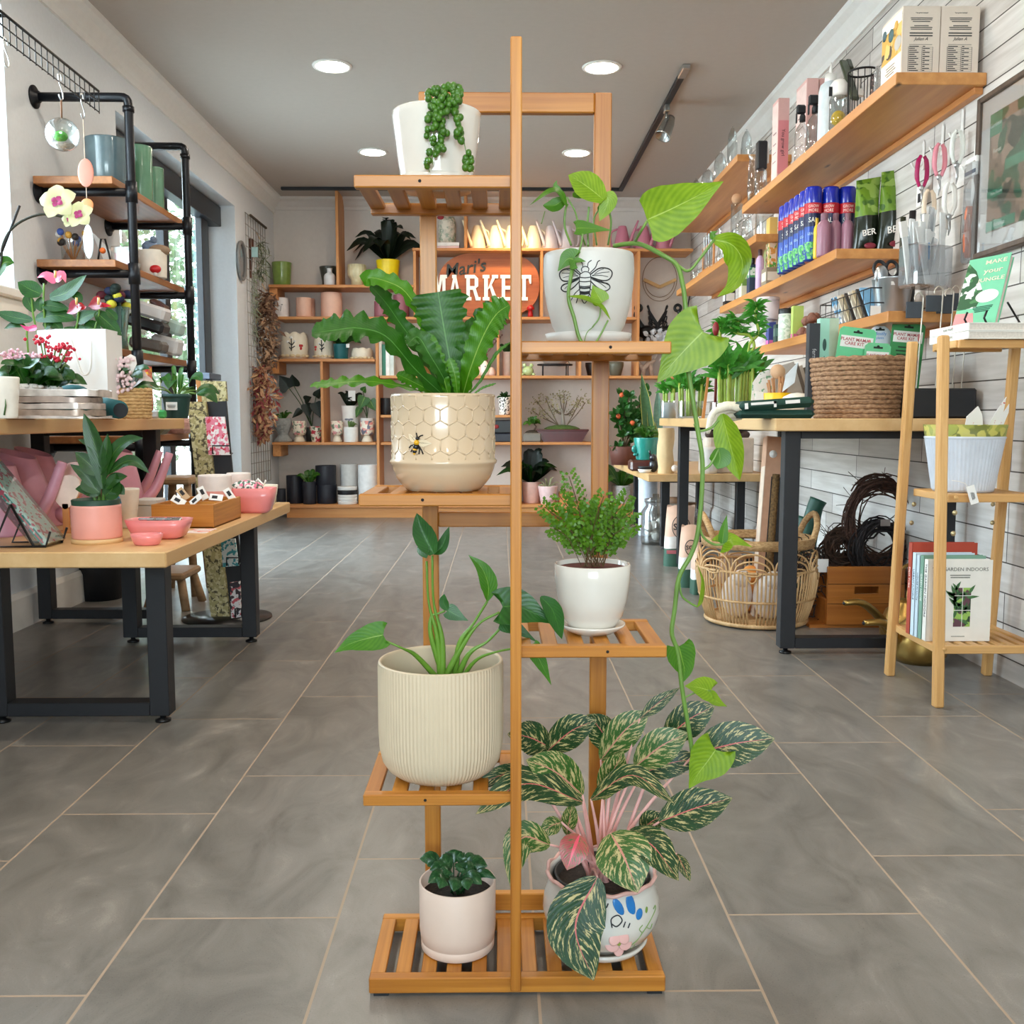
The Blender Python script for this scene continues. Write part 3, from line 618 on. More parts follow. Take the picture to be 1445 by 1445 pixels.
hl([(1003,975),(985,970),(966,968)],40,LIME,lobe=.3,nrm=(0,-.7,.7));hl([(1000,980),(1012,990),(1026,997)],22,LIME,lobe=.1,nrm=(0,-.6,.7))
hl([(1010,1058),(998,1075),(985,1092),(972,1113)],62,LIME,dv-.01,lobe=.32)
hl([(852,282),(835,268),(818,256),(802,247)],46,LIME,g-.03,prof='oval',lobe=.1,nrm=(.3,-1,.3));hl([(852,272),(858,284),(846,312)],26,LIME,g-.025,prof='oval',lobe=0)
hl([(800,292),(790,272),(775,270),(747,290)],17,LIMED,g-.03,prof='lance',lobe=.02,nrm=(.2,-.6,.8));hl([(798,280),(782,290),(766,290)],20,LIMED,g-.02,prof='oval',lobe=.1)
hl([(808,276),(824,272),(842,268)],16,LIMED,g-.01,prof='oval',lobe=.1);hl([(790,272),(784,262),(786,254)],9,LIMED,g,lobe=0);hl([(845,300),(850,292),(870,292)],9,LIMED,g-.01,prof='lance',lobe=0)
hl([(813,322),(830,322),(864,325)],24,LIMED,g-.045,nrm=(0,-1,.4),lobe=.25)
hl([(810,366),(800,366),(787,383)],30,LIMED,dv-.004,lobe=.3,nrm=(0,-1,.2));hl([(808,368),(816,367),(827,369)],8,LIMED,dv-.004,prof='lance',lobe=0)
hl([(802,418),(825,421),(848,432),(862,452)],16,LIME,dv-.006,prof='lance',lobe=0,nrm=(0,-.5,.8));hl([(850,427),(842,414),(836,402)],26,LIME,dv-.004,prof='heart',lobe=.1)
cx,r=potc(552,699);z0=SZ['L2'];h=Yp(626,556,DC-r*.98).z-z0
t=Thing('potted_birds_nest_fern','cream honeycomb textured pot with a raised bumblebee holding a wavy fern','potted plant',(cx,DC,z0),world=True)
zr=Yp(626,656,DC-r).z-z0
po=[(r*.70,0),(r*.76,.004),(r*.90,zr*.45),(r*.97,zr*.8),(r*.985,zr*.93),(r*1.02,zr),(r*1.025,zr+.003),(r*.985,zr+.006),(r*.985,h-.004),(r*.99,h)]
HC=plain((210,184,152),.25,var=.05,ns=12,coat=.5)
b=MB().lathe(wallprof(po,.004,h-.02),72);hs=.0128;seen=set()
row=0;zz=zr+.006
while zz<h+.01:
 for i in range(-22,23):
  u=(i+.5*(row%2))*hs*1.732
  if abs(u)>r*3.1:continue
  c6=[(u+hs*math.sin(q*PI/3),zz+hs*math.cos(q*PI/3))for q in range(6)]
  for q in(0,1,2):
   A,B=c6[q],c6[(q+1)%6]
   k0,k1=zr+.006,h-.0015;A,B=(A[0],min(k1,max(k0,A[1]))),(B[0],min(k1,max(k0,B[1])))
   if abs(A[1]-B[1])<1e-6 and A[1]in(k0,k1):continue
   b.tube([onpot(po,A[0]+(B[0]-A[0])*s/2,A[1]+(B[1]-A[1])*s/2,-.0003)for s in range(3)],.0011,6)
 zz+=hs*1.5;row+=1
pot=t.part('pot',W(b),HC);t.part('soil',W(MB().lathe([(0,h-.012),(r*.95,h-.014)],24)),SOIL)
ub,zb=(594-626)*DC/F*1.05,Yp(594,628,DC-r).z-z0
def M(u,z,rz=0):
 p=onpot(po,ub+u,zb+z,.0008);a=(ub+u)/r
 return fr(p+t.off,(math.cos(a),math.sin(a),0),(0,0,1))@MX.Rotation(rz,4,'Z')
bk=plain((26,24,24),.25,var=0);ye=plain((226,168,28),.3,var=.05)
bb=MB();bb.ball((0,0,0),.0038,1,T=M(.0008,.003));bb.ball((0,0,.0005),.0030,0,sc=(1,.8,1),T=M(.0025,.0085));bb.ball((0,0,0),.0040,0,sc=(1,1.0,.9),T=M(-.0005,-.0025));bb.ball((0,0,0),.0036,1,sc=(1,.55,1),T=M(-.0018,-.006));bb.ball((0,0,0),.0032,0,sc=(1,.8,.9),T=M(-.0024,-.0085));bb.ball((0,0,0),.0018,1,T=M(-.003,-.0115))
body=t.part('raised_bee',bb,[bk,ye],pot);lg=MB()
for pts in([(-.003,.0),(-.008,-.001),(-.011,-.004)],[(-.002,-.003),(-.006,-.006),(-.008,-.009)],[(.002,-.002),(.005,-.006),(.004,-.012)],[(.003,0),(.008,-.007),(.010,-.012)],[(.004,.010),(.007,.012),(.010,.0125)],[(.002,.010),(.001,.013),(.0005,.0155)]):lg.tube([M(*p).translation for p in pts],.0009,6)
t.part('bee_legs',lg,bk,pot);wg=MB()
for tip,ww in(((-.012,.014),.009),((.022,.002),.010)):
 S=[M(0,.003).translation,M(tip[0]*.5,.003+(tip[1]-.003)*.55).translation,M(*tip).translation];leaf(wg,S,ww,'lance',(0,-1,0),fold=0,nu=8,nv=4)
t.part('bee_wings',wg,leafm((206,184,150),(232,214,184),(60,50,40),.4,6,.04,0),pot)
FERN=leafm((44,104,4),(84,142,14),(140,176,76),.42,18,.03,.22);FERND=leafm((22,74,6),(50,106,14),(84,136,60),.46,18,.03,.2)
def fl(lst,Wpx,m=FERN,prof='strap',nrm=(0,-1,.3),ruf=.42,fold=.2,rufn=8):
 b=MB();S=px3(lst,DC-.02);leaf(b,S,Wpx*DC/F,prof,nrm,fold=fold,ruf=ruf,nu=44,nv=6,rufn=rufn);t.part('frond',b,m)
fl([(618,560,DC),(570,546,DC-.05),(520,538,DC-.07),(470,541,DC-.07),(438,544,DC-.06)],22,nrm=(0,-.6,.8),fold=.1)
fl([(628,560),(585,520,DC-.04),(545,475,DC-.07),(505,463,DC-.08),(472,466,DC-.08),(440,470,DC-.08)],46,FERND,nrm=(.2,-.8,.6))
fl([(632,560),(612,500),(596,450),(572,412),(548,398),(521,392),(517,404)],26,nrm=(.6,-.8,.2),ruf=.35)
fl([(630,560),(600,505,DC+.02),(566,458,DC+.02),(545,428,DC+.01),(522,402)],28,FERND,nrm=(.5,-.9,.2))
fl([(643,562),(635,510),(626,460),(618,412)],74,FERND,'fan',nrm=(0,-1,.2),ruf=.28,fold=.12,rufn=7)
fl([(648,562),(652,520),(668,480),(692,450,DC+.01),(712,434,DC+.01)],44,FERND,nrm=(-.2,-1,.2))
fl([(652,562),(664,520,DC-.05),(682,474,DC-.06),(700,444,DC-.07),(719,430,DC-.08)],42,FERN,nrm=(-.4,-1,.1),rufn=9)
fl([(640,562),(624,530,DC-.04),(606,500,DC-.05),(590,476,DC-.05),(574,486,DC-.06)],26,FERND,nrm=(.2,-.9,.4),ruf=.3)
fl([(622,562),(600,548),(575,535),(560,528)],20,FERN,nrm=(0,-.8,.5));fl([(655,562),(676,540),(700,500),(720,483)],5,FERN,ruf=.5);fl([(662,562),(680,548),(700,541)],3.5,FERN,ruf=.5)
fl([(646,562,DC-.04),(642,530,DC-.05),(634,505,DC-.05)],14,FERN,ruf=.3);fl([(634,562,DC-.03),(622,520,DC-.04),(604,470,DC-.04)],20,FERN,nrm=(.4,-1,.2),ruf=.35)
cx,r=potc(783,892);z0=SZ['R2'];h=Yp(837,801,DC-r).z-z0
t=Thing('potted_clubmoss','small plain white glazed pot with saucer and a feathery bright green fern','potted plant',(cx,DC,z0),world=True)
po=[(r*.62,.009),(r*.66,.014),(r*.80,h*.25),(r*.92,h*.48),(r*.985,h*.75),(r,h-.003)]
t.part('pot',W(MB().lathe(wallprof(po,.004,h-.02),56)),GLOSSW);t.part('saucer',W(MB().lathe([(0,0),(r*.55,0),(r*.72,.005),(r*.87,.011),(r*.875,.0135),(r*.84,.0135),(r*.66,.007),(0,.007)],48)),GLOSSW)
t.part('soil',W(MB().lathe([(0,h-.006),(r*.92,h-.008)],24)),plain((92,30,18),.8,var=.3,ns=200));fo=MB();tw=MB();rr=random.Random(9)
FT=[(803,672),(790,700),(776,722),(768,715),(790,735),(800,745),(815,720),(830,712),(845,715),(858,722),(872,718),(884,702),(892,722),(880,745),(893,740),(862,740),(845,735),(825,735),(782,745),(805,760),(870,762),(838,755),(812,700),(880,712),(852,700),(820,752),(855,758)]
for i,(x,y)in enumerate(FT):
 d=DC+rr.uniform(-.045,.02);A=Yp(837+rr.uniform(-16,16),800,DC+rr.uniform(-.02,.01));B=Yp(x,y,d);S=spline([A,A.lerp(B,.5)+V((0,0,.012)),B],15);tw.tube(S,.0006,4)
 for k in range(3,15):
  p=S[k];tg=(S[min(k+1,14)]-S[k-1]).normalized();sd=tg.cross(V((rr.uniform(-.4,.4),-1,rr.uniform(-.4,.4)))).normalized();ln=.017*(1-abs(k-8)/13)
  for s in(-1,1):
   dr_=(sd*s+tg*.8).normalized()
   for q in range(3):
    c=p+dr_*ln*(.3+.35*q);n1=(dr_+V((rr.uniform(-.7,.7),)*3)).normalized();l=.0062;sw=n1.cross(V((rr.uniform(-.6,.6),-1,rr.uniform(-.3,.8)))).normalized()*l*.42
    fo.add([c,c+n1*l*.45+sw,c+n1*l,c+n1*l*.45-sw],[(0,1,2,3)])
t.part('leaflets',fo,leafm((34,84,8),(104,150,24),None,.45,6,.02,.25));t.part('stem',tw,plain((90,70,40),.6))
cx,r=potc(530,709);z0=SZ['L3'];h=Yp(619.5,931,DC).z-z0
t=Thing('potted_arrowhead_plant','large ribbed cream cylinder pot with a few dark heart leaves on long stalks','potted plant',(cx,DC,z0),world=True)
po=[(r*.60,0),(r*.74,.003),(r*.86,.011),(r*.94,.022),(r*.985,.04),(r,.065),(r,h-.006),(r*.995,h)]
b=MB();N=600;wf=lambda a,j:1+(.0075*math.sin(a*100)if 2<=j<=7 else 0)
b.lathe([(0,0)]+po,N,wob=wf);b.lathe([(r*.995,h),(r*.985,h+.0012),(r*.955,h+.0012),(r*.94,h-.003),(r*.93,h-.05),(r*.9,.02),(0,.012)],96)
RIB=plain((212,194,166),.5,var=.02);t.part('pot',W(b),RIB)
zi=h-.040;t.part('nursery_pot',W(MB().lathe([(r*.55,.015),(r*.68,zi-.002),(r*.71,zi),(r*.66,zi),(r*.63,zi-.012),(0,zi-.012)],40)),plain((22,52,44),.5));t.part('soil',W(MB().lathe([(0,zi-.008),(r*.64,zi-.010)],24)),SOIL)
PET=plain((98,140,46),.35,var=.1);ARR=leafm((20,72,12),(42,102,22),(66,122,40),.32,9,.02,.2);ARRB=leafm((48,110,14),(84,138,30),(130,170,84),.28,9,.02,.25)
sb=MB();A0=Yp(628,962,DC).x;base=(A0,DC,z0+zi-.008)
def pet(lst,w0,w1,d=DC-.01):
 S=spline([V(base)+V((R.uniform(-.012,.012),R.uniform(-.01,.006),0))]+px3(lst,d),18);sb.tube(S,[w0+(w1-w0)*min(1,i/11)for i in range(18)],8)
pet([(617,900),(605,850),(602,792)],.0055,.0016);pet([(624,905),(612,850),(610,784)],.0062,.0016);pet([(610,905),(608,872),(618,866),(628,862)],.005,.0015);pet([(590,928,DC-.03),(568,915,DC-.05),(545,905,DC-.05)],.0052,.0015)
pet([(648,910),(668,880),(688,848)],.006,.0018);pet([(652,912),(676,880),(705,864)],.0058,.0018);pet([(660,925),(688,905),(712,880)],.0055,.0018);pet([(668,935,DC-.03),(700,920,DC-.05),(746,912,DC-.07)],.0042,.0014)
t.part('stalk',sb,PET)
def al(lst,Wpx,m=ARR,d=DC-.02,prof='heart',nrm=(0,-1,.3),lobe=.2,fold=.12,**k):
 b=MB();leaf(b,px3(lst,d),Wpx*d/F,prof,nrm,fold=fold,lobe=lobe,nu=16,nv=8,**k);t.part('leaf',b,m)
al([(541,896),(522,900),(495,908),(472,921)],42,ARRB,DC-.05,lobe=.3,nrm=(0,-1,.5));al([(612,782),(603,765),(594,745),(588,724)],32,ARR,lobe=.1,prof='oval',fold=.25);al([(612,782),(624,770),(634,743)],17,ARR,DC,prof='oval',lobe=0);al([(606,770),(598,776),(602,788)],20,ARR,lobe=0,prof='oval')
al([(632,861),(644,868),(661,876)],23,ARR,lobe=.2);al([(632,862),(626,850),(627,838)],14,ARR,prof='oval',lobe=0)
al([(688,848),(689,826),(680,802),(661,783)],27,ARRB,prof='lance',lobe=.02,fold=.3,nrm=(.4,-1,.1));al([(709,856),(730,856),(755,866),(780,880)],56,ARR,DC-.05,lobe=.35,nrm=(-.1,-1,.5));al([(763,842),(778,858),(786,878),(793,902)],28,ARR,DC-.06,prof='oval',lobe=.05,nrm=(.4,-1,.1))
al([(706,877),(728,886),(758,906)],26,ARR,DC-.03,lobe=.1);al([(750,910),(758,925),(768,945),(778,967)],24,ARRB,DC-.07,lobe=.3,nrm=(.2,-1,.1),fold=.25)
cx,r=potc(586,698);z0=.026;h=Yp(642,1241,DC).z-z0
t=Thing('potted_peperomia','small plain blush white cylinder pot with low dark ripple-striped leaves','potted plant',(cx,DC,z0),world=True)
po=[(r*.93,0),(r*.96,.002),(r*.965,.0128),(r*.955,.0134),(r*.965,.014),(r,.03),(r,h-.001)]
BLUSH=plain((222,198,182),.5,var=.02);t.part('pot',W(MB().lathe(wallprof(po,.0035,h-.03),64)),BLUSH);t.part('soil',W(MB().lathe([(0,h-.018),(r*.95,h-.02)],24)),SOIL)
PEP=leafm((14,52,26),(48,98,50),(30,74,36),.3,3,.015,.12,pattern=((92,132,84),.60));rr=random.Random(21)
PL=[(592,1212,40,24),(606,1228,30,20),(640,1198,34,26),(655,1210,30,22),(672,1208,40,18),(688,1222,36,30),(700,1240,30,14),(604,1246,30,22),(620,1254,34,22),(640,1258,30,24),(660,1256,32,22),(680,1248,34,22),(618,1214,30,24),(650,1230,30,22),(628,1235,26,22),(668,1232,30,22)]
for x,y,l,w_ in PL:
 d=DC-.05*(y-1225)/35-.01;tip=Yp(x,y,d);c=t.off+V((rr.uniform(-.01,.01),rr.uniform(-.01,.01),h-.012));A=c.lerp(tip,.35)+V((0,0,.014));b=MB()
 b.tube([c-V((0,0,.006)),A],.0012,6);leaf(b,[A,A.lerp(tip,.5)+V((0,0,.008)),tip],w_*DC/F,'oval',(0,-.75,.75),fold=-.1,cup=.25,nu=10,nv=8,lobe=.05);t.part('leaf',b,PEP)
cx,r=potc(768,940);z0=.026;h=Yp(855,1229,DC).z-z0
t=Thing('potted_aglaonema','round white pot painted with a blue butterfly and pink flower under pink-stemmed variegated leaves','potted plant',(cx,DC,z0),world=True)
po=[(r*.62,.012),(r*.68,.018),(r*.86,h*.26),(r*.97,h*.42),(r,h*.55),(r*.97,h*.72),(r*.9,h*.88),(r*.88,h*.95),(r*.92,h)]
pot=t.part('pot',W(MB().lathe(wallprof(po,.004,h-.035),72)),GLOSSW)
rim=MB();rim.tube([(r*.915*math.cos(a)*(1+.012*math.sin(a*14)),r*.915*math.sin(a)*(1+.012*math.sin(a*14)),h+.001+.0018*math.sin(a*14))for a in[2*PI*i/112 for i in range(112)]],.0028,8,closed=True);t.part('pink_rim',W(rim),plain((226,176,164),.35),pot)
t.part('saucer',W(MB().lathe([(0,0),(r*.62,0),(r*.74,.006),(r*.80,.013),(r*.79,.0155),(r*.75,.0155),(r*.70,.010),(0,.010)],56)),GLOSSW)
t.part('nursery_pot',W(MB().lathe([(r*.6,h-.05),(r*.80,h-.004),(r*.80,h-.001),(r*.76,h-.001),(r*.72,h-.016),(0,h-.016)],40)),plain((20,24,26),.5));t.part('soil',W(MB().lathe([(0,h-.010),(r*.73,h-.012)],24)),SOIL)
def PM(px,py,e=.0006):
 u=math.asin(max(-.99,min(.99,(px-854)*(DC-r*.8)/F/r)))*r;z=Yp(px,py,DC-r*.9).z-z0;p=onpot(po,u,z,e);a=u/r
 return fr(p+t.off,(math.cos(a),math.sin(a),0),(0,.25,1))
def dec(name,items,m,lab=None):
 b=MB()
 for(px,py,rx,ry,ang)in items:b.ball((0,0,0),1,sc=(rx*DC/F,ry*DC/F,.0012),n=14,k=8,T=PM(px,py)@MX.Rotation(ang,4,'Z'))
 t.part(name,b,m,pot,lab)
dec('painted_butterfly',[(871,1280,6,13,.5),(890,1280,7,16,.15),(903,1294,6,8,-.5)],plain((36,116,184),.3,var=.15),'blue butterfly wings')
dec('painted_flower',[(872+11*math.cos(a),1330+11*math.sin(a),10,8,a)for a in[0.3,1.56,2.8,4.07,5.3]],plain((232,180,172),.35),'pink painted flower');dec('flower_centre',[(872,1330,3,3,0)],plain((150,160,70),.4))
def line(name,lst,w,m):
 b=MB()
 for pts in lst:b.tube(spline([PM(x,y).translation for x,y in pts],5*len(pts)),w,6)
 t.part(name,b,m,pot)
line('painted_outline',[[(848,1276),(853,1280),(856,1275)],[(861,1305),(860,1294),(870,1290),(876,1297),(868,1304),(860,1300)],[(878,1306),(881,1299)],[(885,1308),(888,1302)]],.0009,plain((26,26,30),.4,var=0))
line('painted_scrolls',[[(883,1342),(898,1334),(908,1322),(918,1312),(931,1302),(932,1296),(928,1298)],[(908,1322),(903,1314),(908,1310)],[(915,1316),(922,1322),(925,1316)],[(884,1341),(894,1347),(898,1341)]],.0007,plain((138,164,96),.4,var=0))
dec('painted_leaf',[(915.5,1293,2.5,4.5,-.4)],plain((124,152,60),.4))
AG=leafm((10,46,14),(24,72,20),(206,104,100),.42,16,.022,.14,pattern=((196,182,124),.565));AGP=leafm((34,80,18),(62,108,30),(206,140,120),.42,16,.03,.16,pattern=((198,182,126),.54))
AGR=leafm((150,56,60),(196,92,84),(232,80,100),.32,14,.08,.2,pattern=((84,112,56),.56));pk=MB();rr=random.Random(31);sc0=t.off+V((0,0,h-.012))
def ag(base_,tip,Wpx,bend=.15,m=AG,dz=-.03,dt=-.05,via=None,nrm=None,fold=.14,petd=0,prof='oval'):
 A=Yp(base_[0],base_[1],DC+dz);B=Yp(tip[0],tip[1],DC+dt);mid=Yp(via[0],via[1],DC+(dz+dt)/2)if via else A.lerp(B,.5)+V((0,-.3,.8))*((A-B).length*bend)
 b=MB();leaf(b,[A,mid,B],Wpx*DC/F,prof,nrm or(0,-1,.45),fold=fold,nu=18,nv=8,lobe=.04,cup=.05);t.part('leaf',b,m)
 o=sc0+V((rr.uniform(-.016,.016),rr.uniform(-.016,.01),0));q=o.lerp(A,.5)+V((0,0,.012));pk.tube(spline([o,q,A],10),[.0036-.0022*i/9 for i in range(10)],7)
ag((777,1055),(716,1036),50,.1,dz=.03,dt=.0);ag((772,1060),(842,1016),48,.12,dz=.02,dt=0);ag((745,1084),(668,1111),28,.06,dz=0,dt=-.03);ag((822,1122),(742,1072),58,.12,AGP,dz=-.02,dt=-.05)
ag((822,1132),(671,1149),52,0,dz=-.04,dt=-.09,via=(742,1106),nrm=(0,-.75,.7));ag((848,1072),(916,1004),50,.12,AGP,dz=.04,dt=.03);ag((866,1060),(828,1008),46,.1,AG,dz=.05,dt=.04);ag((903,1014),(960,970),22,.05,dz=.03,dt=.03,prof='lance')
ag((896,1082),(972,1034),52,.1,AGP,dz=0,dt=-.01);ag((938,1044),(1009,996),52,.1,dz=.04,dt=.03);ag((980,1064),(1094,1042),66,.05,dz=0,dt=-.02);ag((905,1092),(990,1070),42,.08,dz=.01,dt=0)
ag((930,1160),(1034,1126),58,.04,dz=-.03,dt=-.05,nrm=(0,-.95,.6));ag((834,1128),(952,1134),34,0,dz=-.05,dt=-.10,via=(892,1094),nrm=(0,-.7,.7));ag((862,1176),(900,1260),80,.12,AGP,dz=-.07,dt=-.115,nrm=(0,-.85,.6))
ag((888,1172),(958,1243),54,.18,dz=-.06,dt=-.10,nrm=(.3,-.8,.5));ag((955,1205),(974,1244),18,.05,dz=-.05,dt=-.08);ag((843,1238),(838,1384),82,0,dz=-.09,dt=-.125,via=(812,1308),nrm=(0,-1,.25),fold=.1);ag((776,1192),(720,1252),46,0,AGP,dz=-.06,dt=-.09,via=(735,1184),nrm=(-.2,-.85,.5))
ag((818,1178),(800,1228),42,.1,AGR,dz=-.08,dt=-.10);ag((792,1160),(762,1180),26,.15,AGP,dz=-.03,dt=-.05);ag((800,1178),(808,1132),24,.05,AGP,dz=-.01,dt=-.02);ag((905,1172),(936,1150),34,.1,AG,dz=-.01,dt=-.02);ag((850,1128),(880,1060),40,.1,AGP,dz=.01,dt=-.01)
t.part('pink_stem',pk,plain((232,176,168),.35,var=.06,sss=.1))
# ================================================================= BACK WALL SHELVING
YB=7.62
def bx(px,py=600):return Yp(px,py,YB).x
def bz(py,px=700):return Yp(px,py,YB).z
t=Thing('shelving_unit','pine wall shelving unit filling the back wall with open cubbies and dividers','shelving',(0,7.77,0),world=True)
S1,S2,S3,S3M,S4,SB,ST=bz(402),bz(447),bz(506.5),bz(530),bz(624),bz(712),bz(350)
SMA=bz(585.5);SBK=bz(490)
TH=.021
def plank(x0,x1,zt,nm='shelf'):t.part(nm,MB().box(x0,x1,YB,WB-.006,zt-TH,zt,bev=.002),PINE['x'])
def upr(px,z0,z1,nm='divider'):
 x=bx(px);t.part(nm,MB().box(x-.0105,x+.0105,YB+.002,WB-.006,z0,z1,bev=.002),PINE['z'])
plank(-1.76,bx(586),S1);plank(bx(393),bx(899)-.012,S2);plank(bx(393),bx(532)-.011,S3);plank(bx(535)+.011,bx(960),S3M);plank(-1.76,bx(532)-.011,S4);plank(bx(535)+.011,bx(855)-.011,S4)
plank(bx(535)+.011,bx(727),SMA);plank(bx(901)+.011,1.5,SBK);plank(bx(584),bx(974),ST)
t.part('base_plank',MB().box(-1.68,1.2,YB-.01,WB-.006,SB-.024,SB,bev=.002),PINE['x']);t.part('base_front',MB().box(-1.66,1.18,YB+.01,YB+.03,0,SB-.024),wood((218,158,96),(190,124,66),'x',.8,.5,True))
upr(480,S1,ZC-.002);upr(658,ST,ZC-.002);upr(455,S4,S3-TH);upr(533,SB,S2-TH);upr(587,S2,ST-TH);upr(764,S2,ST-TH);upr(899,S3M,ST-TH);upr(703,S3M,S2-TH);upr(818,S3M,S2-TH);upr(857,SB,S3M-TH);upr(727,SB,S3M-TH)
for zt in(S1,S3,S4):t.part('bracket',MB().box(-1.762,-1.70,YB+.03,WB-.01,zt-TH-.09,zt-TH,bev=.003),PINE['y'])
def cylpot(h,r,rb=None,t_=.006,lip=0,fill=None,foot=0):
 rb=rb or r*.92;o=[(rb*.97,0),(rb,.004),(rb+(r-rb)*.5,h*.5),(r,h-.004),(r,h)]
 if lip:o=o[:-2]+[(r,h-lip),(r*1.06,h-lip),(r*1.06,h)]
 return MB().lathe(wallprof(o,t_,h*.15 if fill is None else h*fill),26)
def bput(x1,x2,yt,zb,d=7.76):
 """centre x, radius, height of a vessel seen between x1 and x2 with its top at yt, standing at zb"""
 c=Yp((x1+x2)/2,yt,d);r=(x2-x1)/2*d/F;return(c.x,d,zb),r,max(c.z-zb,.02)
def simple(name,label,cat,x1,x2,yt,zb,mat,d=7.76,rb=None,group=None,lip=0,**k):
 loc,r,h=bput(x1,x2,yt,zb,d);tt=Thing(name,label,cat,loc,group=group);tt.r,tt.h=r,h
 tt.body=tt.part('pot',cylpot(h,r,(rb or.9)*r,lip=lip,**k),mat);return tt
def saucer(tt,mat,f=1.05):tt.part('saucer',MB().lathe([(0,0),(tt.r*f*.9,0),(tt.r*f,.008),(tt.r*f,.014),(tt.r*.9,.014)],26),mat)
def rosette(tt,n,L,Wd,mat,z0=None,lean=(.5,1.2),prof='oval',seed=0,bend=.35,stemm=None,r0=.01,petl=0,nrm=None,ym=.13):
 """leaves radiating from a pot"""
 rr=random.Random(seed);z=tt.h*.95 if z0 is None else z0
 for i in range(n):
  a=i*2.399+rr.uniform(-.3,.3);le=rr.uniform(*lean);ll=L*rr.uniform(.75,1.1);d=V((math.cos(a)*math.sin(le),math.sin(a)*math.sin(le),math.cos(le)))
  A=V((math.cos(a)*r0,math.sin(a)*r0,z));b=MB();d.y=min(d.y,ym/ll)
  if petl:B=A+d*ll*petl;tt.part('stalk',MB().tube(spline([A,A.lerp(B,.5)+V((0,0,.1*ll)),B],6),.0025*max(1,L/.15),6),stemm or STEM);A=B;d=(d+V((0,0,-.35))).normalized()
  tip=A+d*ll;leaf(b,[A,A.lerp(tip,.55)+V((0,0,bend*ll*.5)),tip+V((0,0,-bend*ll*.4))],Wd*rr.uniform(.8,1.1),prof,nrm or(0,-.7,.8),nu=8,nv=4);tt.part('leaf',b,mat)
def soil(tt,f=.9):tt.part('soil',MB().lathe([(0,tt.h*f+.004),(tt.r*.93,tt.h*f)],18),SOIL)
t1=simple('plant_pot','olive green ribbed pot at the left end of the top left shelf','pot',384,411,371,S1,plain((122,148,66),.3,var=.1,coat=.4),rb=.85);saucer(t1,plain((110,136,58),.3),1.0)
t1=simple('plant_pot','dark charcoal tapered pot behind a small white bottle on the top left shelf','pot',451,477,377,S1,plain((66,68,62),.4),d=7.83,rb=.6)
loc,r,h=bput(457,473,379,S1,7.72);solo('bottle_vase',MB().lathe([(0,0),(r*.95,0),(r,h*.1),(r,h*.55),(r*.8,h*.68),(r*.45,h*.76),(r*.42,h*.93),(r*.5,h),(r*.36,h),(r*.3,h*.8),(0,h*.78)],24),plain((222,222,224),.35),'small white bottle vase in front of the dark charcoal pot','vase',loc)
loc,r,h=bput(491,516,374,S1);cr=plain((224,216,178),.4)
solo('footed_pot',MB().lathe([(0,0),(r*.62,0),(r*.62,h*.3),(r*.78,h*.40),(r*.98,h*.52),(r,h*.7),(r*.97,h),(r*.85,h),(r*.85,h*.55),(0,h*.5)],96,wob=lambda a,j:1+.04*abs(math.sin(a*9))),cr,'cream fluted footed pot beside the yellow planter','pot',loc)
t1=simple('dracaena_planter','bright yellow tulip planter with a dark leafy plant on the top left shelf','potted plant',531,564,368,S1,plain((238,208,14),.35,var=.03),rb=.75);rosette(t1,26,.36,.085,BLKGREEN,lean=(.05,1.35),prof='lance',seed=3,bend=.45);soil(t1)
t1=simple('plant_pot','white pot with a grey sprig print at the left end of the second shelf','pot',388,407,421,S2,plain((238,234,234),.4),rb=1);saucer(t1,WMAT);t1.part('printed_sprig',MB().tube([(0,-t1.r-.001,.05),(.006,-t1.r-.0005,.09)],.002,5).ball((-.012,-t1.r+.001,.09),.008,sc=(1,.2,.5)).ball((.012,-t1.r+.001,.10),.008,sc=(1,.2,.5)),plain((120,120,124),.6),t1.body)
PEACH=plain((232,186,164),.5,var=.03)
t1=simple('plant_pot','small peach pot with saucer, left of the tallest peach pot','pot',418,439,421,S2,PEACH,rb=1,d=7.72);saucer(t1,PEACH)
t1=simple('plant_pot','small peach pot half hidden behind another small peach pot','pot',424,444,422,S2,PEACH,rb=1,d=7.85)
t1=simple('plant_pot','tallest peach cylinder pot on the second shelf','pot',453,482,414,S2,PEACH,rb=1);saucer(t1,PEACH)
MAUVE=plain((150,92,102),.5,var=.04)
t1=simple('plant_pot','shorter mauve pot on the second shelf behind the fern fronds','pot',528,548,426,S2,MAUVE,rb=1);saucer(t1,MAUVE,1.0)
t1=simple('plant_pot','taller mauve pot beside the sign box','pot',555,577,417,S2,MAUVE,rb=1);saucer(t1,MAUVE,1.0)
CER=plain((230,220,200),.4,var=.04)
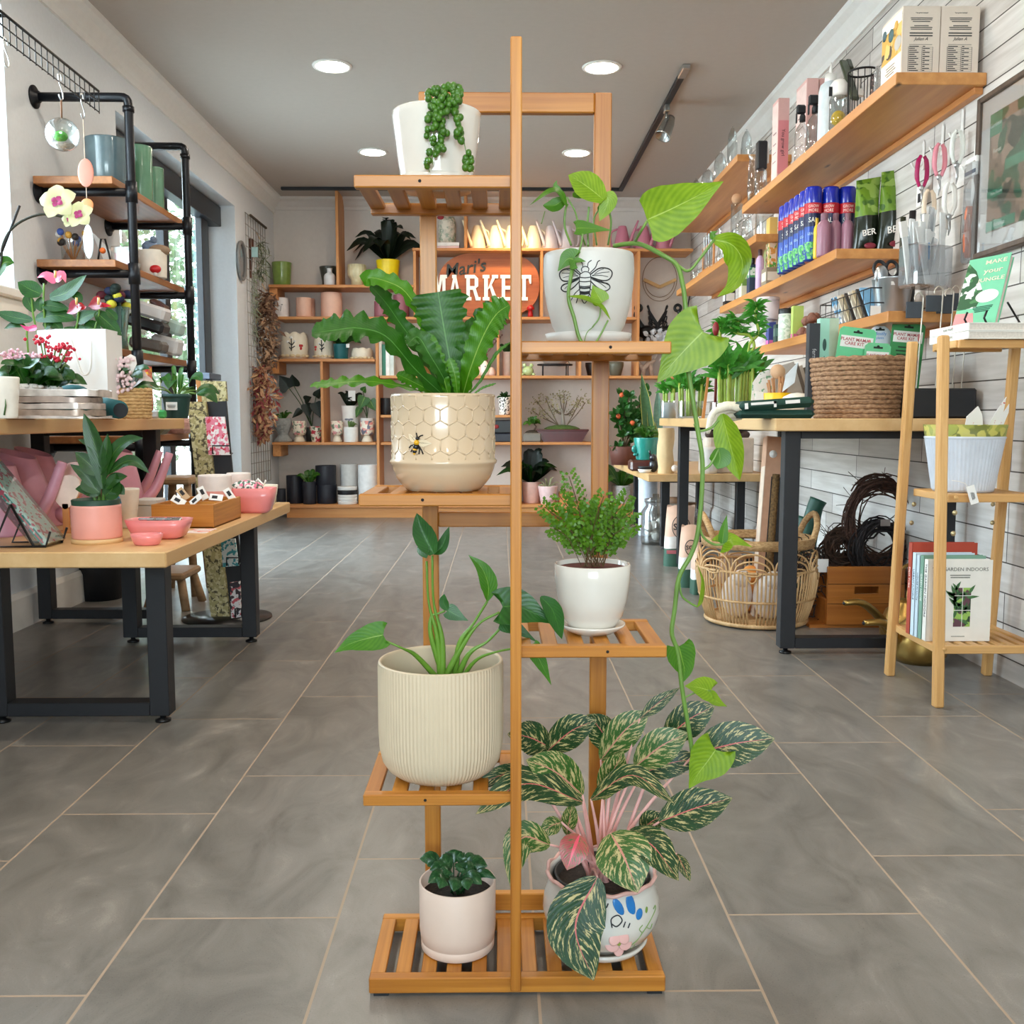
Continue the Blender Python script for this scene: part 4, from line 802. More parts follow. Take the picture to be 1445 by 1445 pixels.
def scallop(x1,x2,yt,zb,lab,heart=None,d=7.76):
 loc,r,h=bput(x1,x2,yt,zb,d);tt=Thing('painted_planter',lab,'planter',loc,group='painted scalloped planters');tt.r,tt.h=r,h
 o=[(r*.86,0),(r*.97,h*.12),(r,h*.5),(r*.95,h*.8),(r*.88,h)];b=MB();prof=wallprof(o,.01,h*.3);n0=len(b.v);b.lathe(prof,60)
 for i,p in enumerate(b.v):
  if p.z>h*.9:a=math.atan2(p.y,p.x);p.z-=h*.09*(1-abs(math.sin(a*3.5)))
 tt.body=tt.part('pot',b,CER)
 for k in range(7):
  a=-PI/2+(k-3)*.42;tt.part('wave_band',MB().ball((math.cos(a)*r*.95,math.sin(a)*r*.95,h*.13),r*.22,sc=(1,.5,.55),n=10,k=6),plain((212,190,150),.4),tt.body)
 if heart is not None:
  P=lambda u,z:onpot(o,u*r,z*h,.002);b=MB()
  for pts in([(-.05,.3),(-.02,.5),(-.05,.78)],[(-.03,.5),(.18,.62)],[(-.03,.52),(-.25,.62)],[(-.03,.4),(.22,.48)],[(-.03,.36),(-.2,.44)]):b.tube([P(*q)for q in pts],.004,5)
  tt.part('painted_branch',b,plain((44,44,42),.6),tt.body)
  tt.part('painted_blossom',MB().ball(P(-.06,.8),r*.13,sc=(1,.4,.8),n=8,k=6).ball(P(-.3,.64),r*.12,sc=(1,.4,.8),n=8,k=6).ball(P(.2,.66),r*.1,sc=(1,.4,.8),n=8,k=6),WMAT,tt.body)
  b=MB().ball(P(heart-.06,.5),r*.1,sc=(1,.4,1),n=8,k=6).ball(P(heart+.08,.5),r*.1,sc=(1,.4,1),n=8,k=6).ball(P(heart,.4),r*.1,sc=(1,.4,1.2),n=8,k=6);tt.part('red_heart',b,plain((186,30,36),.4),tt.body)
 return tt
scallop(397,434,470,S3,'cream scalloped planter painted with a black branch and red heart, leftmost on its shelf',.65);scallop(443,470,473,S3,'cream scalloped planter partly hidden by the teal potted plant',-.75);scallop(495,526,492,S3,'low cream scalloped planter right of the teal pot')
t1=simple('potted_plant','small teal pot holding a dark leafy plant on the third shelf','potted plant',470,492,486,S3,plain((0,88,92),.5),rb=.85,d=7.69);rosette(t1,11,.2,.07,DKGREEN,lean=(.2,1.4),seed=8);soil(t1);t1.part('price_tag',MB().box(.05,.075,-t1.r*.9-.004,-t1.r*.9,t1.h*.75,t1.h),WMAT)
for i,(x,hgt,c)in enumerate(((537,52,(236,238,236)),(543,44,(60,130,110)),(548,46,(240,240,238)),(554,40,(210,220,214)))):
 c0=Yp(x,500,7.74);solo('seed_box',MB().box(-.016,.016,-.06,.06,0,.0055*hgt,bev=.002),plain(c,.6),['thin white box leftmost in the middle cubby','thin green box between white boxes in the middle cubby','white box right of the thin green box in the middle cubby','short grey box at the right of the boxes in the middle cubby'][i],'box',(c0.x,7.74,S3M))
OWL=plain((228,202,188),.45)
def figur(x,w,yt,lab,eye=False,cm=OWL):
 loc,r,h=bput(x-w/2,x+w/2,yt,S3M,7.74);tt=Thing('ceramic_figurine',lab,'figurine',loc,group='pale pink figurines on the middle shelf')
 tt.part('body',MB().lathe([(0,0),(r*.9,0),(r,h*.3),(r*.8,h*.62),(r*.62,h*.8),(r*.4,h*.95),(0,h)],20),cm)
 for s in(-1,1):tt.part('wing',MB().ball((s*r*.85,0,h*.35),r*.35,sc=(.6,.7,1.4),n=10,k=6),cm)
 if eye:tt.part('eye',MB().lathe([(0,-.002),(r*.3,-.002),(r*.3,.002),(0,.002)],16,T=tr((r*.1,-r*.75,h*.62))@MX.Rotation(PI/2,4,'X')),PAPER);tt.part('pupil',MB().ball((r*.1,-r*.78,h*.62),r*.12,n=8,k=6),BLACK)
figur(637,16,497,'pale figurine with a face seen between the fern fronds',True);figur(631,14,512,'pink figurine low beside the fern fronds');figur(660,16,514,'white and pink figurine right of the broad fern frond',True,plain((236,226,220),.4));figur(674,14,517,'pink figurine left of the round eyed one');figur(684,16,509,'pale figurine with one big round eye',True,plain((232,222,214),.4));figur(694,12,518,'small pink shell shaped figurine beside the divider')
dt=Thing('dried_flowers','bunch of dusty pink dried flowers in a mauve vase behind the figurines','dried flowers',(Yp(682,500,7.85).x,7.85,S3M));dt.part('vase',MB().lathe([(0,0),(.03,0),(.045,.08),(.03,.16),(.035,.18),(.028,.18),(0,.1)],18),plain((150,112,110),.5));rr=random.Random(4);b=MB();bs=MB()
for i in range(60):
 a,q=rr.random()*6.28,rr.uniform(0,.9);L_=rr.uniform(.12,.24);e=V((math.cos(a)*math.sin(q)*L_,math.sin(a)*math.sin(q)*L_*.5,.17+math.cos(q)*L_));bs.tube([(0,0,.15),e],.0015,4);b.ball(e,rr.uniform(.006,.014),n=6,k=4)
dt.part('stem',bs,plain((130,104,84),.8));dt.part('blossoms',b,plain((150,118,112),.8,var=.3,ns=40))
t1=simple('succulent_pot','small pale pot with a green sprout in the narrow cubby left of the post','potted plant',709,720,497,S3M,plain((216,196,190),.5),d=7.74);rosette(t1,8,.1,.03,DKGREEN,lean=(.1,.8),seed=2);soil(t1)
loc,r,h=bput(737,753,513,S3M,7.72);tt=Thing('frog_figurine','small pale green glazed frog right of the wooden post','figurine',loc);GF=plain((176,196,140),.25,var=.1,coat=.4)
tt.part('body',MB().ball((0,0,h*.4),h*.42,sc=(1.1,.9,.95)),GF)
for s in(-1,1):tt.part('eye',MB().ball((s*h*.28,-.01,h*.85),h*.16,n=10,k=6),GF);tt.part('leg',MB().ball((s*h*.45,-h*.2,h*.12),h*.15,sc=(1,1.4,.8),n=10,k=6),GF)
tt=Thing('wire_plant_stand','black wire stand holding a shallow grey bowl, right of the green frog','wire stand',(Yp(783,520,7.75).x,7.75,S3M));b=MB();b.tube([(.135*math.cos(a),.1*math.sin(a),.09)for a in[2*PI*i/28 for i in range(28)]],.006,6,closed=True);b.box(-.13,.13,-.006,.006,.085,.095);tt.part('ring',b,BLACK)
for a in(-2.4,-.75,.8,2.3):tt.part('leg',MB().tube([(.135*math.cos(a),.1*math.sin(a),.09),(.135*math.cos(a),.1*math.sin(a),0)],.005,6),BLACK)
loc=(Yp(783,520,7.75).x,7.75,S3M+.097);tt=Thing('air_plant_bowl','shallow grey bowl with a small trailing plant on the black wire stand','bowl',loc);tt.part('bowl',MB().lathe([(0,0),(.08,0),(.12,.04),(.125,.06),(.115,.06),(.08,.02),(0,.015)],28),plain((190,186,180),.5));tt.r,tt.h=.1,.05;rosette(tt,9,.13,.02,GREEN,lean=(.6,1.9),seed=5,prof='lance')
def bowl(x1,x2,yt,lab,m):loc,r,h=bput(x1,x2,yt,S3M,7.74);return solo('bowl',MB().lathe([(0,0),(r*.6,0),(r*.7,h*.1),(r,h*.75),(r,h),(r*.92,h),(r*.9,h*.8),(0,h*.3)],28),m,lab,'bowl',loc)
bowl(858,880,511,'dark olive bowl right of the frame upright on the middle shelf',plain((92,90,76),.4));bowl(826,846,512,'dark rounded bowl half hidden behind the frame upright',plain((44,40,38),.4))
dt=Thing('driftwood','pale driftwood piece standing on the middle shelf left of the big lime leaf','driftwood',(Yp(912,520,7.75).x,7.75,S3M));b=MB();b.tube([(-.08,0,.12),(-.03,0,.06),(.02,.01,.10),(.07,0,.13)],[.018,.026,.024,.012],8);b.tube([(-.02,0,.08),(-.03,0,0)],[.02,.022],8);b.tube([(.03,0,.10),(.045,0,0)],[.016,.018],8);dt.part('branch',b,plain((206,184,168),.8,var=.2,ns=60,bump=.5));dt.part('wire_shade',MB().tube([(.06,0,.13),(.10,0,.2),(.14,0,.17),(.1,0,.12)],.006,6),plain((230,224,214),.6))
t1=simple('plant_pot','black square-shouldered pot on the small cubby shelf left of the honeycomb pot','pot',535,553,562,SMA,plain((20,22,28),.4),rb=1)
loc,r,h=bput(700,719,604,S4,7.72);tt=Thing('bonsai_tray','black rectangular bonsai tray in the cubby left of the post, upper of two','tray',(loc[0],loc[1],S4+.07));tt.part('tray',MB().box(-.085,.085,-.07,.07,0,.1,bev=.006),plain((16,17,20),.35));tt.part('red_label',MB().ball((-.05,-.072,.05),.016,sc=(1.3,.2,1),n=8,k=6),plain((140,20,24),.5))
solo('bonsai_tray',MB().box(-.08,.08,-.07,.07,0,.068,bev=.006),plain((26,28,40),.35),'dark blue rectangular bonsai tray under the black one','tray',loc)
t1=simple('succulent_pot','white dotted pot with a green succulent on the small cubby shelf left of the post','potted plant',703,721,561,SMA,blotch((238,236,230),((70,70,68),),75,.55),d=7.72,rb=.85);rosette(t1,16,.06,.022,DKGREEN,lean=(.1,1.5),seed=7);soil(t1)
tt=Thing('head_planter','grey stone head planter with a green sprig, at the left end of the shelf','planter',bput(388,411,590,S4,7.72)[0]);GST=plain((150,152,150),.8,var=.12,ns=60,bump=.4)
b=MB();b.lathe([(0,0),(.07,0),(.072,.015),(.05,.04),(.036,.06),(.05,.085),(.064,.12),(.068,.155),(.06,.185),(.05,.185),(.05,.16),(0,.15)],28,wob=lambda a,j:1.0);b.ball((0,-.066,.115),.012,sc=(.7,1.1,1.5),n=8,k=6)
for s in(-1,1):b.ball((s*.024,-.058,.132),.010,sc=(1.2,.6,.6),n=8,k=6);b.ball((s*.066,.005,.12),.014,sc=(.4,.8,1.2),n=8,k=6)
b.ball((0,-.06,.088),.012,sc=(1.4,.6,.5),n=8,k=6);tt.part('head',b,GST);tt.r,tt.h=.05,.185;rosette(tt,7,.09,.03,GREEN,lean=(.1,1.2),seed=12)
PRT=blotch((236,226,208),((226,160,160),(120,140,120)),28,.56,.3)
def footed(x1,x2,yt,lab,m=PRT,d=7.72):
 loc,r,h=bput(x1,x2,yt,S4,d);tt=Thing('footed_pot',lab,'pot',loc,group='flower printed footed pots');tt.part('cup',MB().lathe([(0,h*.3),(r*.5,h*.3),(r*.86,h*.36),(r*.98,h*.5),(r,h),(r*.9,h),(r*.88,h*.5),(0,h*.42)],28),m);tt.part('foot',MB().lathe([(0,0),(r*.8,0),(r*.82,h*.04),(r*.6,h*.2),(r*.48,h*.3),(0,h*.3)],28),CER);return tt
footed(412,432,594,'pink flower printed footed pot right of the stone head');t1=simple('plant_pot','tapered cream pot printed with red flowers, no foot, beside the shelf divider','pot',437,455,602,S4,blotch((236,226,210),((196,60,74),(96,120,96)),26,.56,.3),rb=.7,d=7.72)
footed(467,484,594,'heart printed footed pot left of the small white succulent pot');footed(508,528,594,'grey and pink printed footed pot at the right end of the shelf',blotch((236,226,210),((226,150,140),(110,112,130)),22,.55,.3))
t1=simple('potted_plant','tall white vase printed with a grey bee holding a dark stemmed plant','potted plant',482,506,573,S4,WMAT,d=7.84,rb=.9);rosette(t1,9,.16,.05,BLKGREEN,lean=(.05,1),seed=6);soil(t1);t1.part('printed_bee',MB().ball((0,-t1.r-.001,t1.h*.6),.014,sc=(.5,.2,1),n=8,k=6).ball((-.018,-t1.r,t1.h*.63),.014,sc=(1.2,.2,.5),n=8,k=6).ball((.018,-t1.r,t1.h*.63),.014,sc=(1.2,.2,.5),n=8,k=6),plain((126,132,146),.6),t1.body);t1.part('plant_label',MB().box(-.005,.05,-.05,-.045,t1.h+.04,t1.h+.12),WMAT)
t1=simple('succulent_pot','small white pot with a spiky succulent between the footed pots','potted plant',485,505,603,S4,WMAT,d=7.68,rb=1);rosette(t1,12,.07,.014,plain((96,122,64),.5),lean=(.1,1.1),seed=9,prof='blade');soil(t1,.95)
def climber(lab,x,y0,leaves,pot_r=.05,m=DKGREEN,d=7.82,potm=None,zb=None):
 zb=S4 if zb is None else zb;c=Yp(x,y0,d);tt=Thing('potted_plant',lab,'potted plant',(c.x,d,zb),world=True)
 hh=c.z-zb;tt.part('pot',W_(MB().lathe(wallprof([(pot_r*.8,0),(pot_r,hh-.002)],.005,hh*.8),22),tt),potm or plain((60,64,62),.5))
 sb_=MB()
 for(lx,ly,tx,ty,w_)in leaves:
  A,B=Yp(lx,ly,d-.05),Yp(tx,ty,d-.07);sb_.tube(spline([c,c.lerp(A,.5)+V((0,0,.03)),A],8),.0035,5);b=MB();leaf(b,[A,A.lerp(B,.5),B],w_*d/F,'heart',(0,-1,.2),lobe=.15,nu=10,nv=6);tt.part('leaf',b,m)
 tt.part('stalk',sb_,plain((60,84,44),.6));return tt
def W_(mb,tt):mb.v=[p+tt.off for p in mb.v];return mb
climber('dark climbing plant with one large near-black leaf on a long stalk',440,603,[(408,548,394,530,24),(415,545,412,528,18),(432,570,437,590,16),(430,565,440,560,12),(425,578,412,590,10),(445,568,452,590,18),(446,560,452,548,12)],.055,BLKGREEN)
climber('green heart leaf plant in a white pot behind the footed pot',518,590,[(515,560,507,578,18),(522,565,530,580,16),(512,552,516,545,10),(508,575,502,590,10)],.055,GREEN,potm=WMAT)
NAVY=plain((32,35,46),.45,var=.05)
def bk_pot(x1,x2,yt,lab,m=NAVY,d=7.76,zb=None,yb=None,cat='pot',grp=None,rb=.97):return simple('plant_pot',lab,cat,x1,x2,yt,SB if zb is None else zb,m,d=d,rb=rb,group=grp)
bk_pot(390,403,690,'short black pot at the left end of the bottom shelf',d=7.7);bk_pot(404,428,671,'wide black pot second from left on the bottom shelf',d=7.78)
t1=simple('potted_plant','slim black pot with a small green sprig on the bottom shelf','potted plant',427,446,680,SB,NAVY,d=7.7,rb=.97);rosette(t1,6,.12,.05,GREEN,lean=(.1,1.1),seed=14);soil(t1)
p0=bk_pot(447,475,684,'black pot carrying another black pot, lower of the stack');bk_pot(445,474,657,'black pot stacked on top of another black pot',zb=SB+p0.h)
loc,r,h=bput(476,504,684,SB,7.70)
for i,(hh,c,lab)in enumerate(((.024,WMAT,'white round lid at the bottom of the lid stack'),(.024,WMAT,'white round lid second from the bottom of the stack'),(.026,WMAT,'white round lid just under the black lid'),(.034,BLACK,'black round lid in the stack of white lids'),(.028,WMAT,'white round lid topping the stack above the black lid'))):
 solo('pot_lid',MB().lathe([(0,0),(r*.92,0),(r*.98,.004),(r*.94,hh*.5),(r,hh-.006),(r*.97,hh),(0,hh)],28),c,lab,'lid',(loc[0],loc[1],SB+sum((.024,.024,.026,.034,.028)[:i])+.0005*i),group='stack of round pot lids')
bk_pot(480,506,655,'white pot standing behind the stack of round lids',plain((226,224,220),.5),d=7.86);bk_pot(505,534,656,'tall plain white pot right of the lid stack',plain((238,238,238),.45),d=7.74,rb=1)
for x,lab in((548,'white carton box on the bottom shelf left of the honeycomb pot'),(706,'white carton box on the bottom shelf just left of the post')):
 c0=Yp(x,690,7.76);solo('carton',MB().box(-.08,.08,-.08,.08,0,.085,bev=.004).box(-.085,.085,-.085,.085,.06,.09,bev=.004),WMAT,lab,'box',(c0.x,7.76,SB))
t1=bk_pot(736,764,680,'x',plain((224,182,168),.5),cat='potted plant',d=7.78,rb=.8);t1.o.name='potted_plant';t1.o['label']='peach pot with a large dark leafy plant right of the post';rosette(t1,14,.3,.10,BLKGREEN,lean=(.05,1.1),prof='lance',seed=15);rosette(t1,8,.28,.07,DKGREEN,lean=(.5,1.3),prof='lance',seed=16);soil(t1)
t1=simple('succulent_pot','pale pink tapered pot with a wispy succulent beside the peach pot','potted plant',759,787,686,SB,plain((240,206,204),.4),d=7.68,rb=.7);rosette(t1,10,.1,.01,plain((150,150,110),.6),lean=(.2,1.5),seed=17,prof='blade');soil(t1,.95)
loc,r,h=bput(789,808,694,SB,7.72);solo('wood_box',MB().box(-.055,.055,-.05,.05,0,h,bev=.004),PINE['x'],'small wooden box right of the pale pink pot on the bottom shelf','box',loc)
loc,r,h=bput(863,890,685,SB,7.74);tt=Thing('potted_plant','grey speckled pot with arching green leaves, behind the bright fern','potted plant',loc);tt.r,tt.h=r,h;tt.part('pot',cylpot(h,r,r*.9),plain((196,194,192),.7,var=.2,ns=60));rosette(tt,14,.24,.07,GREEN,lean=(.4,1.6),seed=18,prof='lance');soil(tt)
tt=Thing('bonsai_tree','spreading bonsai with sparse pale leaves in a long dark red tray','bonsai',(Yp(793,620,7.75).x,7.75,S4),world=True);o=tt.off;RED=plain((78,20,22),.25,var=.1,coat=.5)
tt.part('tray',W_(MB().prism([(-.15,0),(.15,0),(.20,.085),(-.20,.085)],-.09,.09,T=MX.Rotation(PI/2,4,'X')).box(-.205,.205,-.095,.095,.085,.1,bev=.004),tt),RED);tt.part('moss',W_(MB().ball((0,0,.09),.15,sc=(1,.5,.3)),tt),plain((70,92,40),.9,var=.3,ns=60,bump=.5));b=MB();fo=MB();rr=random.Random(2)
tt.part('trunk',MB().tube(px3([(796,607,7.75),(794,585,7.75),(793,578,7.75)],7.75),[.016,.012,.01],8),plain((150,140,128),.8))
for lx,ly in((758,567),(752,580),(770,562),(778,572),(790,560),(800,565),(812,570),(820,562),(826,568),(765,585),(785,580),(806,582),(796,556)):
 A=Yp(795 if 775<lx<812 else(788 if lx<790 else 800),600 if abs(lx-794)>18 else 585,7.75);B=Yp(lx,ly,7.75+rr.uniform(-.05,.05));S=spline([A,A.lerp(B,.6)+V((0,0,-.01)),B],8);b.tube(S,.004,5)
 for k in range(26):
  c=B+V((rr.gauss(0,.028),rr.gauss(0,.03),rr.gauss(0,.018)));d=V((rr.uniform(-1,1),rr.uniform(-1,0),rr.uniform(-1,1))).normalized();s=d.orthogonal().normalized();l=.02;fo.add([c,c+d*l*.5+s*l*.35,c+d*l,c+d*l*.5-s*l*.35],[(0,1,2,3)])
tt.part('branch',b,plain((110,92,74),.8));tt.part('foliage',fo,plain((152,144,100),.7,var=.35,ns=20))
tt=Thing('bonsai_tree','tiny bonsai in a grey tray at the left of the long dark red one','bonsai',(Yp(751,620,7.68).x,7.68,S4));tt.part('tray',MB().box(-.07,.07,-.05,.05,0,.07,bev=.01),plain((124,118,110),.6));tt.part('moss',MB().ball((0,0,.065),.06,sc=(1,.7,.5)),plain((58,48,34),.9,bump=.5));tt.part('trunk',MB().tube([(.01,0,.08),(.03,0,.12),(.0,0,.16)],[.009,.007,.004],7),plain((92,72,56),.8));tt.r,tt.h=.02,.15;rosette(tt,12,.07,.035,GREEN,lean=(.4,1.8),seed=3)
for i in range(2):solo('book',MB().box(-.085,.085,-.06,.06,0,.026,bev=.002),plain(((226,196,196),(236,230,226))[i],.6),['pink book lying under the patterned jar','white book lying on the pink one under the patterned jar'][i],'book',(Yp(633,340,7.74).x,7.74,ST+.0265*i))
loc,r,h=bput(619,643,307,ST+.053,7.74);tt=Thing('ceramic_jar','patterned grey jar with a red bow standing on two books','jar',loc);tt.part('body',MB().lathe([(0,0),(r*.9,0),(r,h*.2),(r,h*.8),(r*.8,h),(r*.7,h),(0,h*.9)],28),blotch((196,186,170),((150,160,140),(216,206,190)),30,.52));tt.part('red_bow',MB().ball((-r*.7,-r*.75,h*.95),.02,sc=(1.4,.6,.8),n=8,k=6),plain((150,30,40),.5))
def wcan(x,lab,c,flip=1,grp='',yt=312):
 loc=Yp(x,340,7.76);tt=Thing('watering_can',lab,'watering can',(loc.x,7.76,ST),group=grp);m=plain(c,.4,var=.02);h=.19
 o=[(.062,0),(.064,.01),(.054,h*.5),(.036,h*.92),(.03,h)];tt.part('body',MB().lathe(wallprof(o,.003,.02),26),m)
 tt.part('spout',MB().tube(spline([(flip*.045,-.01,.035),(flip*.085,-.02,.12),(flip*.10,-.02,h*1.22)][::1],10),[.013-.0005*i for i in range(10)],8),m)if False else tt.part('spout',MB().tube(spline([(-flip*.045,-.035,.03),(-flip*.075,-.05,.12),(-flip*.115,-.06,h*1.18)],10),[.014-.0007*i for i in range(10)],8),m)
 tt.part('handle',MB().tube(spline([(flip*.035,.0,h*.9),(flip*.085,.01,h*.75),(flip*.085,.01,h*.3),(flip*.058,.0,h*.15)],14),.008,7),m);return tt
C1=(244,232,204);c0=None
labs=['cream watering can at the left end of the top shelf row','second cream watering can from the divider on the top shelf','cream watering can just left of the wooden post','cream watering can glowing just right of the wooden post','pale lilac watering can right of the cream ones','lilac watering can above the bee pot rim']
for i,x in enumerate((674,699,722,753,777,800)):wcan(x,labs[i],C1 if i<4 else(224,212,216),1,'pale watering cans in a row on the top shelf')
labs=['dusty pink watering can left of the others behind the pothos','middle dusty pink watering can behind the pothos vine','rightmost dusty pink watering can on the top shelf']
for i,x in enumerate((878,908,936)):wcan(x,labs[i],(196,120,140),-1,'dusty pink watering cans on the top shelf')
tt=Thing('shop_sign','oval reddish wood sign with white MARKET letters in the back shelving box','sign',(Yp(690,402,7.74).x,7.74,S2),world=True);cz=Yp(690,402,7.74).z;cx_=tt.off.x;rx=70*7.74/F;rz=45*7.74/F
tt.part('board',MB().prism([(cx_+rx*math.copysign(abs(math.cos(a))**.8,math.cos(a)),cz+rz*math.copysign(abs(math.sin(a))**.8,math.sin(a)))for a in[2*PI*i/56 for i in range(56)]],-.014,.014,T=MX(((1,0,0,0),(0,0,-1,7.74),(0,1,0,0),(0,0,0,1)))),wood((190,104,52),(138,66,30),'x',.7,.5,True))
tt.part('stand_foot',MB().box(cx_-.12,cx_+.12,7.70,7.78,S2,cz-rz+.02,bev=.004),PINE['x']);LW=plain((246,242,234),.5,var=0)
def slab(ch,x,w,z0,z1):
 b=MB();yy=[7.712];h=z1-z0;s=w*.24;v=h*.16
 def q(*P):
  yy[0]+=.0006;b.prism([(x+px_*w,z0+pz*h)for px_,pz in P],yy[0],7.726,T=MX(((1,0,0,0),(0,0,1,0),(0,1,0,0),(0,0,0,1))))
 def ser(a,c,bot=True):q(*(((a,0),(c,0),(c,.13),(a,.13))if bot else((a,.87),(c,.87),(c,1),(a,1))))
 if ch=='M':q((.06,0),(.26,0),(.26,1),(.06,1));q((.74,0),(.94,0),(.94,1),(.74,1));q((.2,1),(.4,1),(.56,.3),(.44,.3));q((.6,1),(.8,1),(.56,.3),(.44,.3));ser(-.04,.36);ser(.64,1.04);ser(-.04,.3,False);ser(.7,1.04,False)
 if ch=='A':q((.06,0),(.27,0),(.58,1),(.42,1));q((.73,0),(.94,0),(.58,1),(.42,1));q((.25,.28),(.75,.28),(.7,.42),(.3,.42));ser(-.04,.38);ser(.62,1.04);ser(.3,.62,False)
 if ch=='R':q((.1,0),(.34,0),(.34,1),(.1,1));q((.3,.86),(.7,.86),(.66,1),(.3,1));q((.3,.42),(.7,.42),(.7,.56),(.3,.56));q((.66,.44),(.9,.56),(.9,.86),(.66,1));q((.52,.46),(.74,.46),(.98,0),(.74,0));ser(0,.44);ser(0,.4,False);ser(.72,1.06)
 if ch=='K':q((.1,0),(.34,0),(.34,1),(.1,1));q((.3,.4),(.5,.52),(.92,1),(.68,1));q((.42,.58),(.58,.62),(.98,0),(.72,0));ser(0,.44);ser(0,.44,False);ser(.6,1.06);ser(.6,1,False)
 if ch=='E':q((.1,0),(.34,0),(.34,1),(.1,1));ser(0,.92);ser(0,.92,False);q((.3,.43),(.7,.43),(.7,.57),(.3,.57));q((.8,.1),(.94,0),(.94,.3),(.84,.3));q((.84,.7),(.94,.7),(.94,1),(.8,.9))
 if ch=='T':q((.38,0),(.62,0),(.62,1),(.38,1));ser(.24,.76);q((.02,.86),(.98,.86),(.98,1),(.02,1));q((.02,.66),(.12,.66),(.2,.88),(.02,.9));q((.88,.66),(.98,.66),(.98,.9),(.8,.88))
 return b
X=lambda p:Yp(p,402,7.72).x
z0,z1=Yp(700,424,7.72).z,Yp(700,388,7.72).z
for ch,a,c in(('M',608,630),('A',632,652),('R',656,677),('K',681,703),('E',706,726),('T',729,750)):tt.part('letter',slab(ch,X(a),X(c)-X(a),z0,z1),LW,label='white slab letter')
tt.part('script_lettering',MB().text("Mari's",.135,fr((X(656),7.722,Yp(656,379,7.72).z),(1,0,.16),(0,0,1)),ex=.004,shear=.25,bold=.01),plain((40,44,40),.5),label='dark script lettering')
loc,r,h=bput(743,754,430,S2,7.68);tt=Thing('mushroom_figurine','little red mushroom ornament at the right end of the sign','figurine',loc);RM=plain((176,20,26),.3);tt.part('stem',MB().lathe([(0,0),(.024,0),(.018,.03),(.014,h*.7),(0,h*.7)],16),RM);tt.part('cap',MB().lathe([(0,h*.6),(.03,h*.62),(.028,h*.78),(.014,h*.95),(0,h)],18),RM)
tt=Thing('ring_wall_hanging','thin metal hoop with a wooden chevron hanging under the top shelf','wall hanging',(Yp(931,394,7.80).x,7.80,Yp(931,394,7.80).z));R0=24*7.8/F
tt.part('hoop',MB().tube([(R0*math.cos(a),0,R0*1.25*math.sin(a))for a in[2*PI*i/48 for i in range(48)]],.003,6,closed=True),plain((130,104,80),.4,.6));tt.part('inner_arc',MB().tube([(R0*.86*math.cos(a),0,R0*.95*math.sin(a)-.01)for a in[PI+PI*i/24 for i in range(25)]],.003,6),plain((130,104,80),.4,.6))
b=MB();b.box(-R0*1.02,0,-.012,.012,-.012,.012,T=tr((0,0,-.06))@MX.Rotation(.42,4,'Y'));b.box(0,R0*1.02,-.012,.012,-.012,.012,T=tr((0,0,-.06))@MX.Rotation(-.42,4,'Y'));tt.part('chevron',b,plain((186,146,92),.5));tt.part('hanger',MB().tube([(0,0,R0*1.25),(0,0,ST-TH-tt.o.location.z)],.003,5),plain((130,104,80),.5))
def ironbird(x,lab,flip):
 c=Yp(x,480,7.76);tt=Thing('iron_bird',lab,'ornament',(c.x,7.76,SBK),group='black wrought iron birds');f=flip
 tt.part('neck',MB().tube(spline([(f*.02,0,.14),(f*.06,0,.20),(f*.085,0,.26),(f*.07,0,.30)],14),[.03-.0012*i for i in range(14)],8),BLKM);tt.part('head',MB().tube([(f*.065+.024*math.cos(a),0,.315+.024*math.sin(a))for a in[2*PI*i/16 for i in range(16)]],.012,7,closed=True),BLKM)
 b=MB();b.ball((0,0,.13),.075,sc=(1,.7,.7));tt.part('body',b,BLKM)
 for k in range(7):tt.part('tail_curl',MB().tube(spline([(-f*.04,0,.12),(-f*(.10+.01*k),.01*k-.03,.10+.035*k),(-f*(.16),.01*k-.03,.06+.045*k),(-f*.13,.01*k-.03,.03+.03*k)],12),.006,5),BLKM)
 for s in(-1,1):tt.part('leg',MB().tube([(s*.02,s*.03,.1),(s*.03,s*.03,0)],.008,6),BLKM)
ironbird(912,'black wrought iron bird beside the shelf divider',-1);ironbird(944,'black wrought iron bird right of its twin, under the hanging hoop',1)
tt=Thing('paper_ornament','crumpled white paper flowers between the black iron birds','ornament',(Yp(925,480,7.7).x,7.70,SBK));b=MB();rr=random.Random(6)
for i in range(26):
 c=V((rr.uniform(-.07,.09),rr.uniform(-.04,.03),rr.uniform(.0,.12)));d=V((rr.uniform(-1,1),rr.uniform(-1,0),rr.uniform(0,1))).normalized();leaf(b,[c,c+d*.03,c+d*.06+V((0,0,-.01))],.04,'oval',(0,-1,.3),nu=5,nv=3)
tt.part('petals',b,plain((196,194,196),.7))
tt=Thing('hanging_gourds','bundle of pale gourds and dark cords hung at the end of the back wall','wall hanging',(Yp(980,430,7.8).x,7.86,Yp(980,414,7.8).z));
for i,(dx,l)in enumerate(((-.05,.2),(0,.22),(.05,.24))):tt.part('cord',MB().tube([(dx*.5,0,0),(dx,-.02,-l+.08)],.006,5),BLACK);tt.part('gourd',MB().lathe([(0,-l-.05),(.022,-l-.03),(.026,-l),(.012,-l+.05),(.008,-l+.09),(0,-l+.1)],16,c=(dx,-.02,0)),plain((216,196,168),.5))
tt.part('peg',MB().box(-.06,.06,-.03,.06,-.005,.02),PINE['x'])
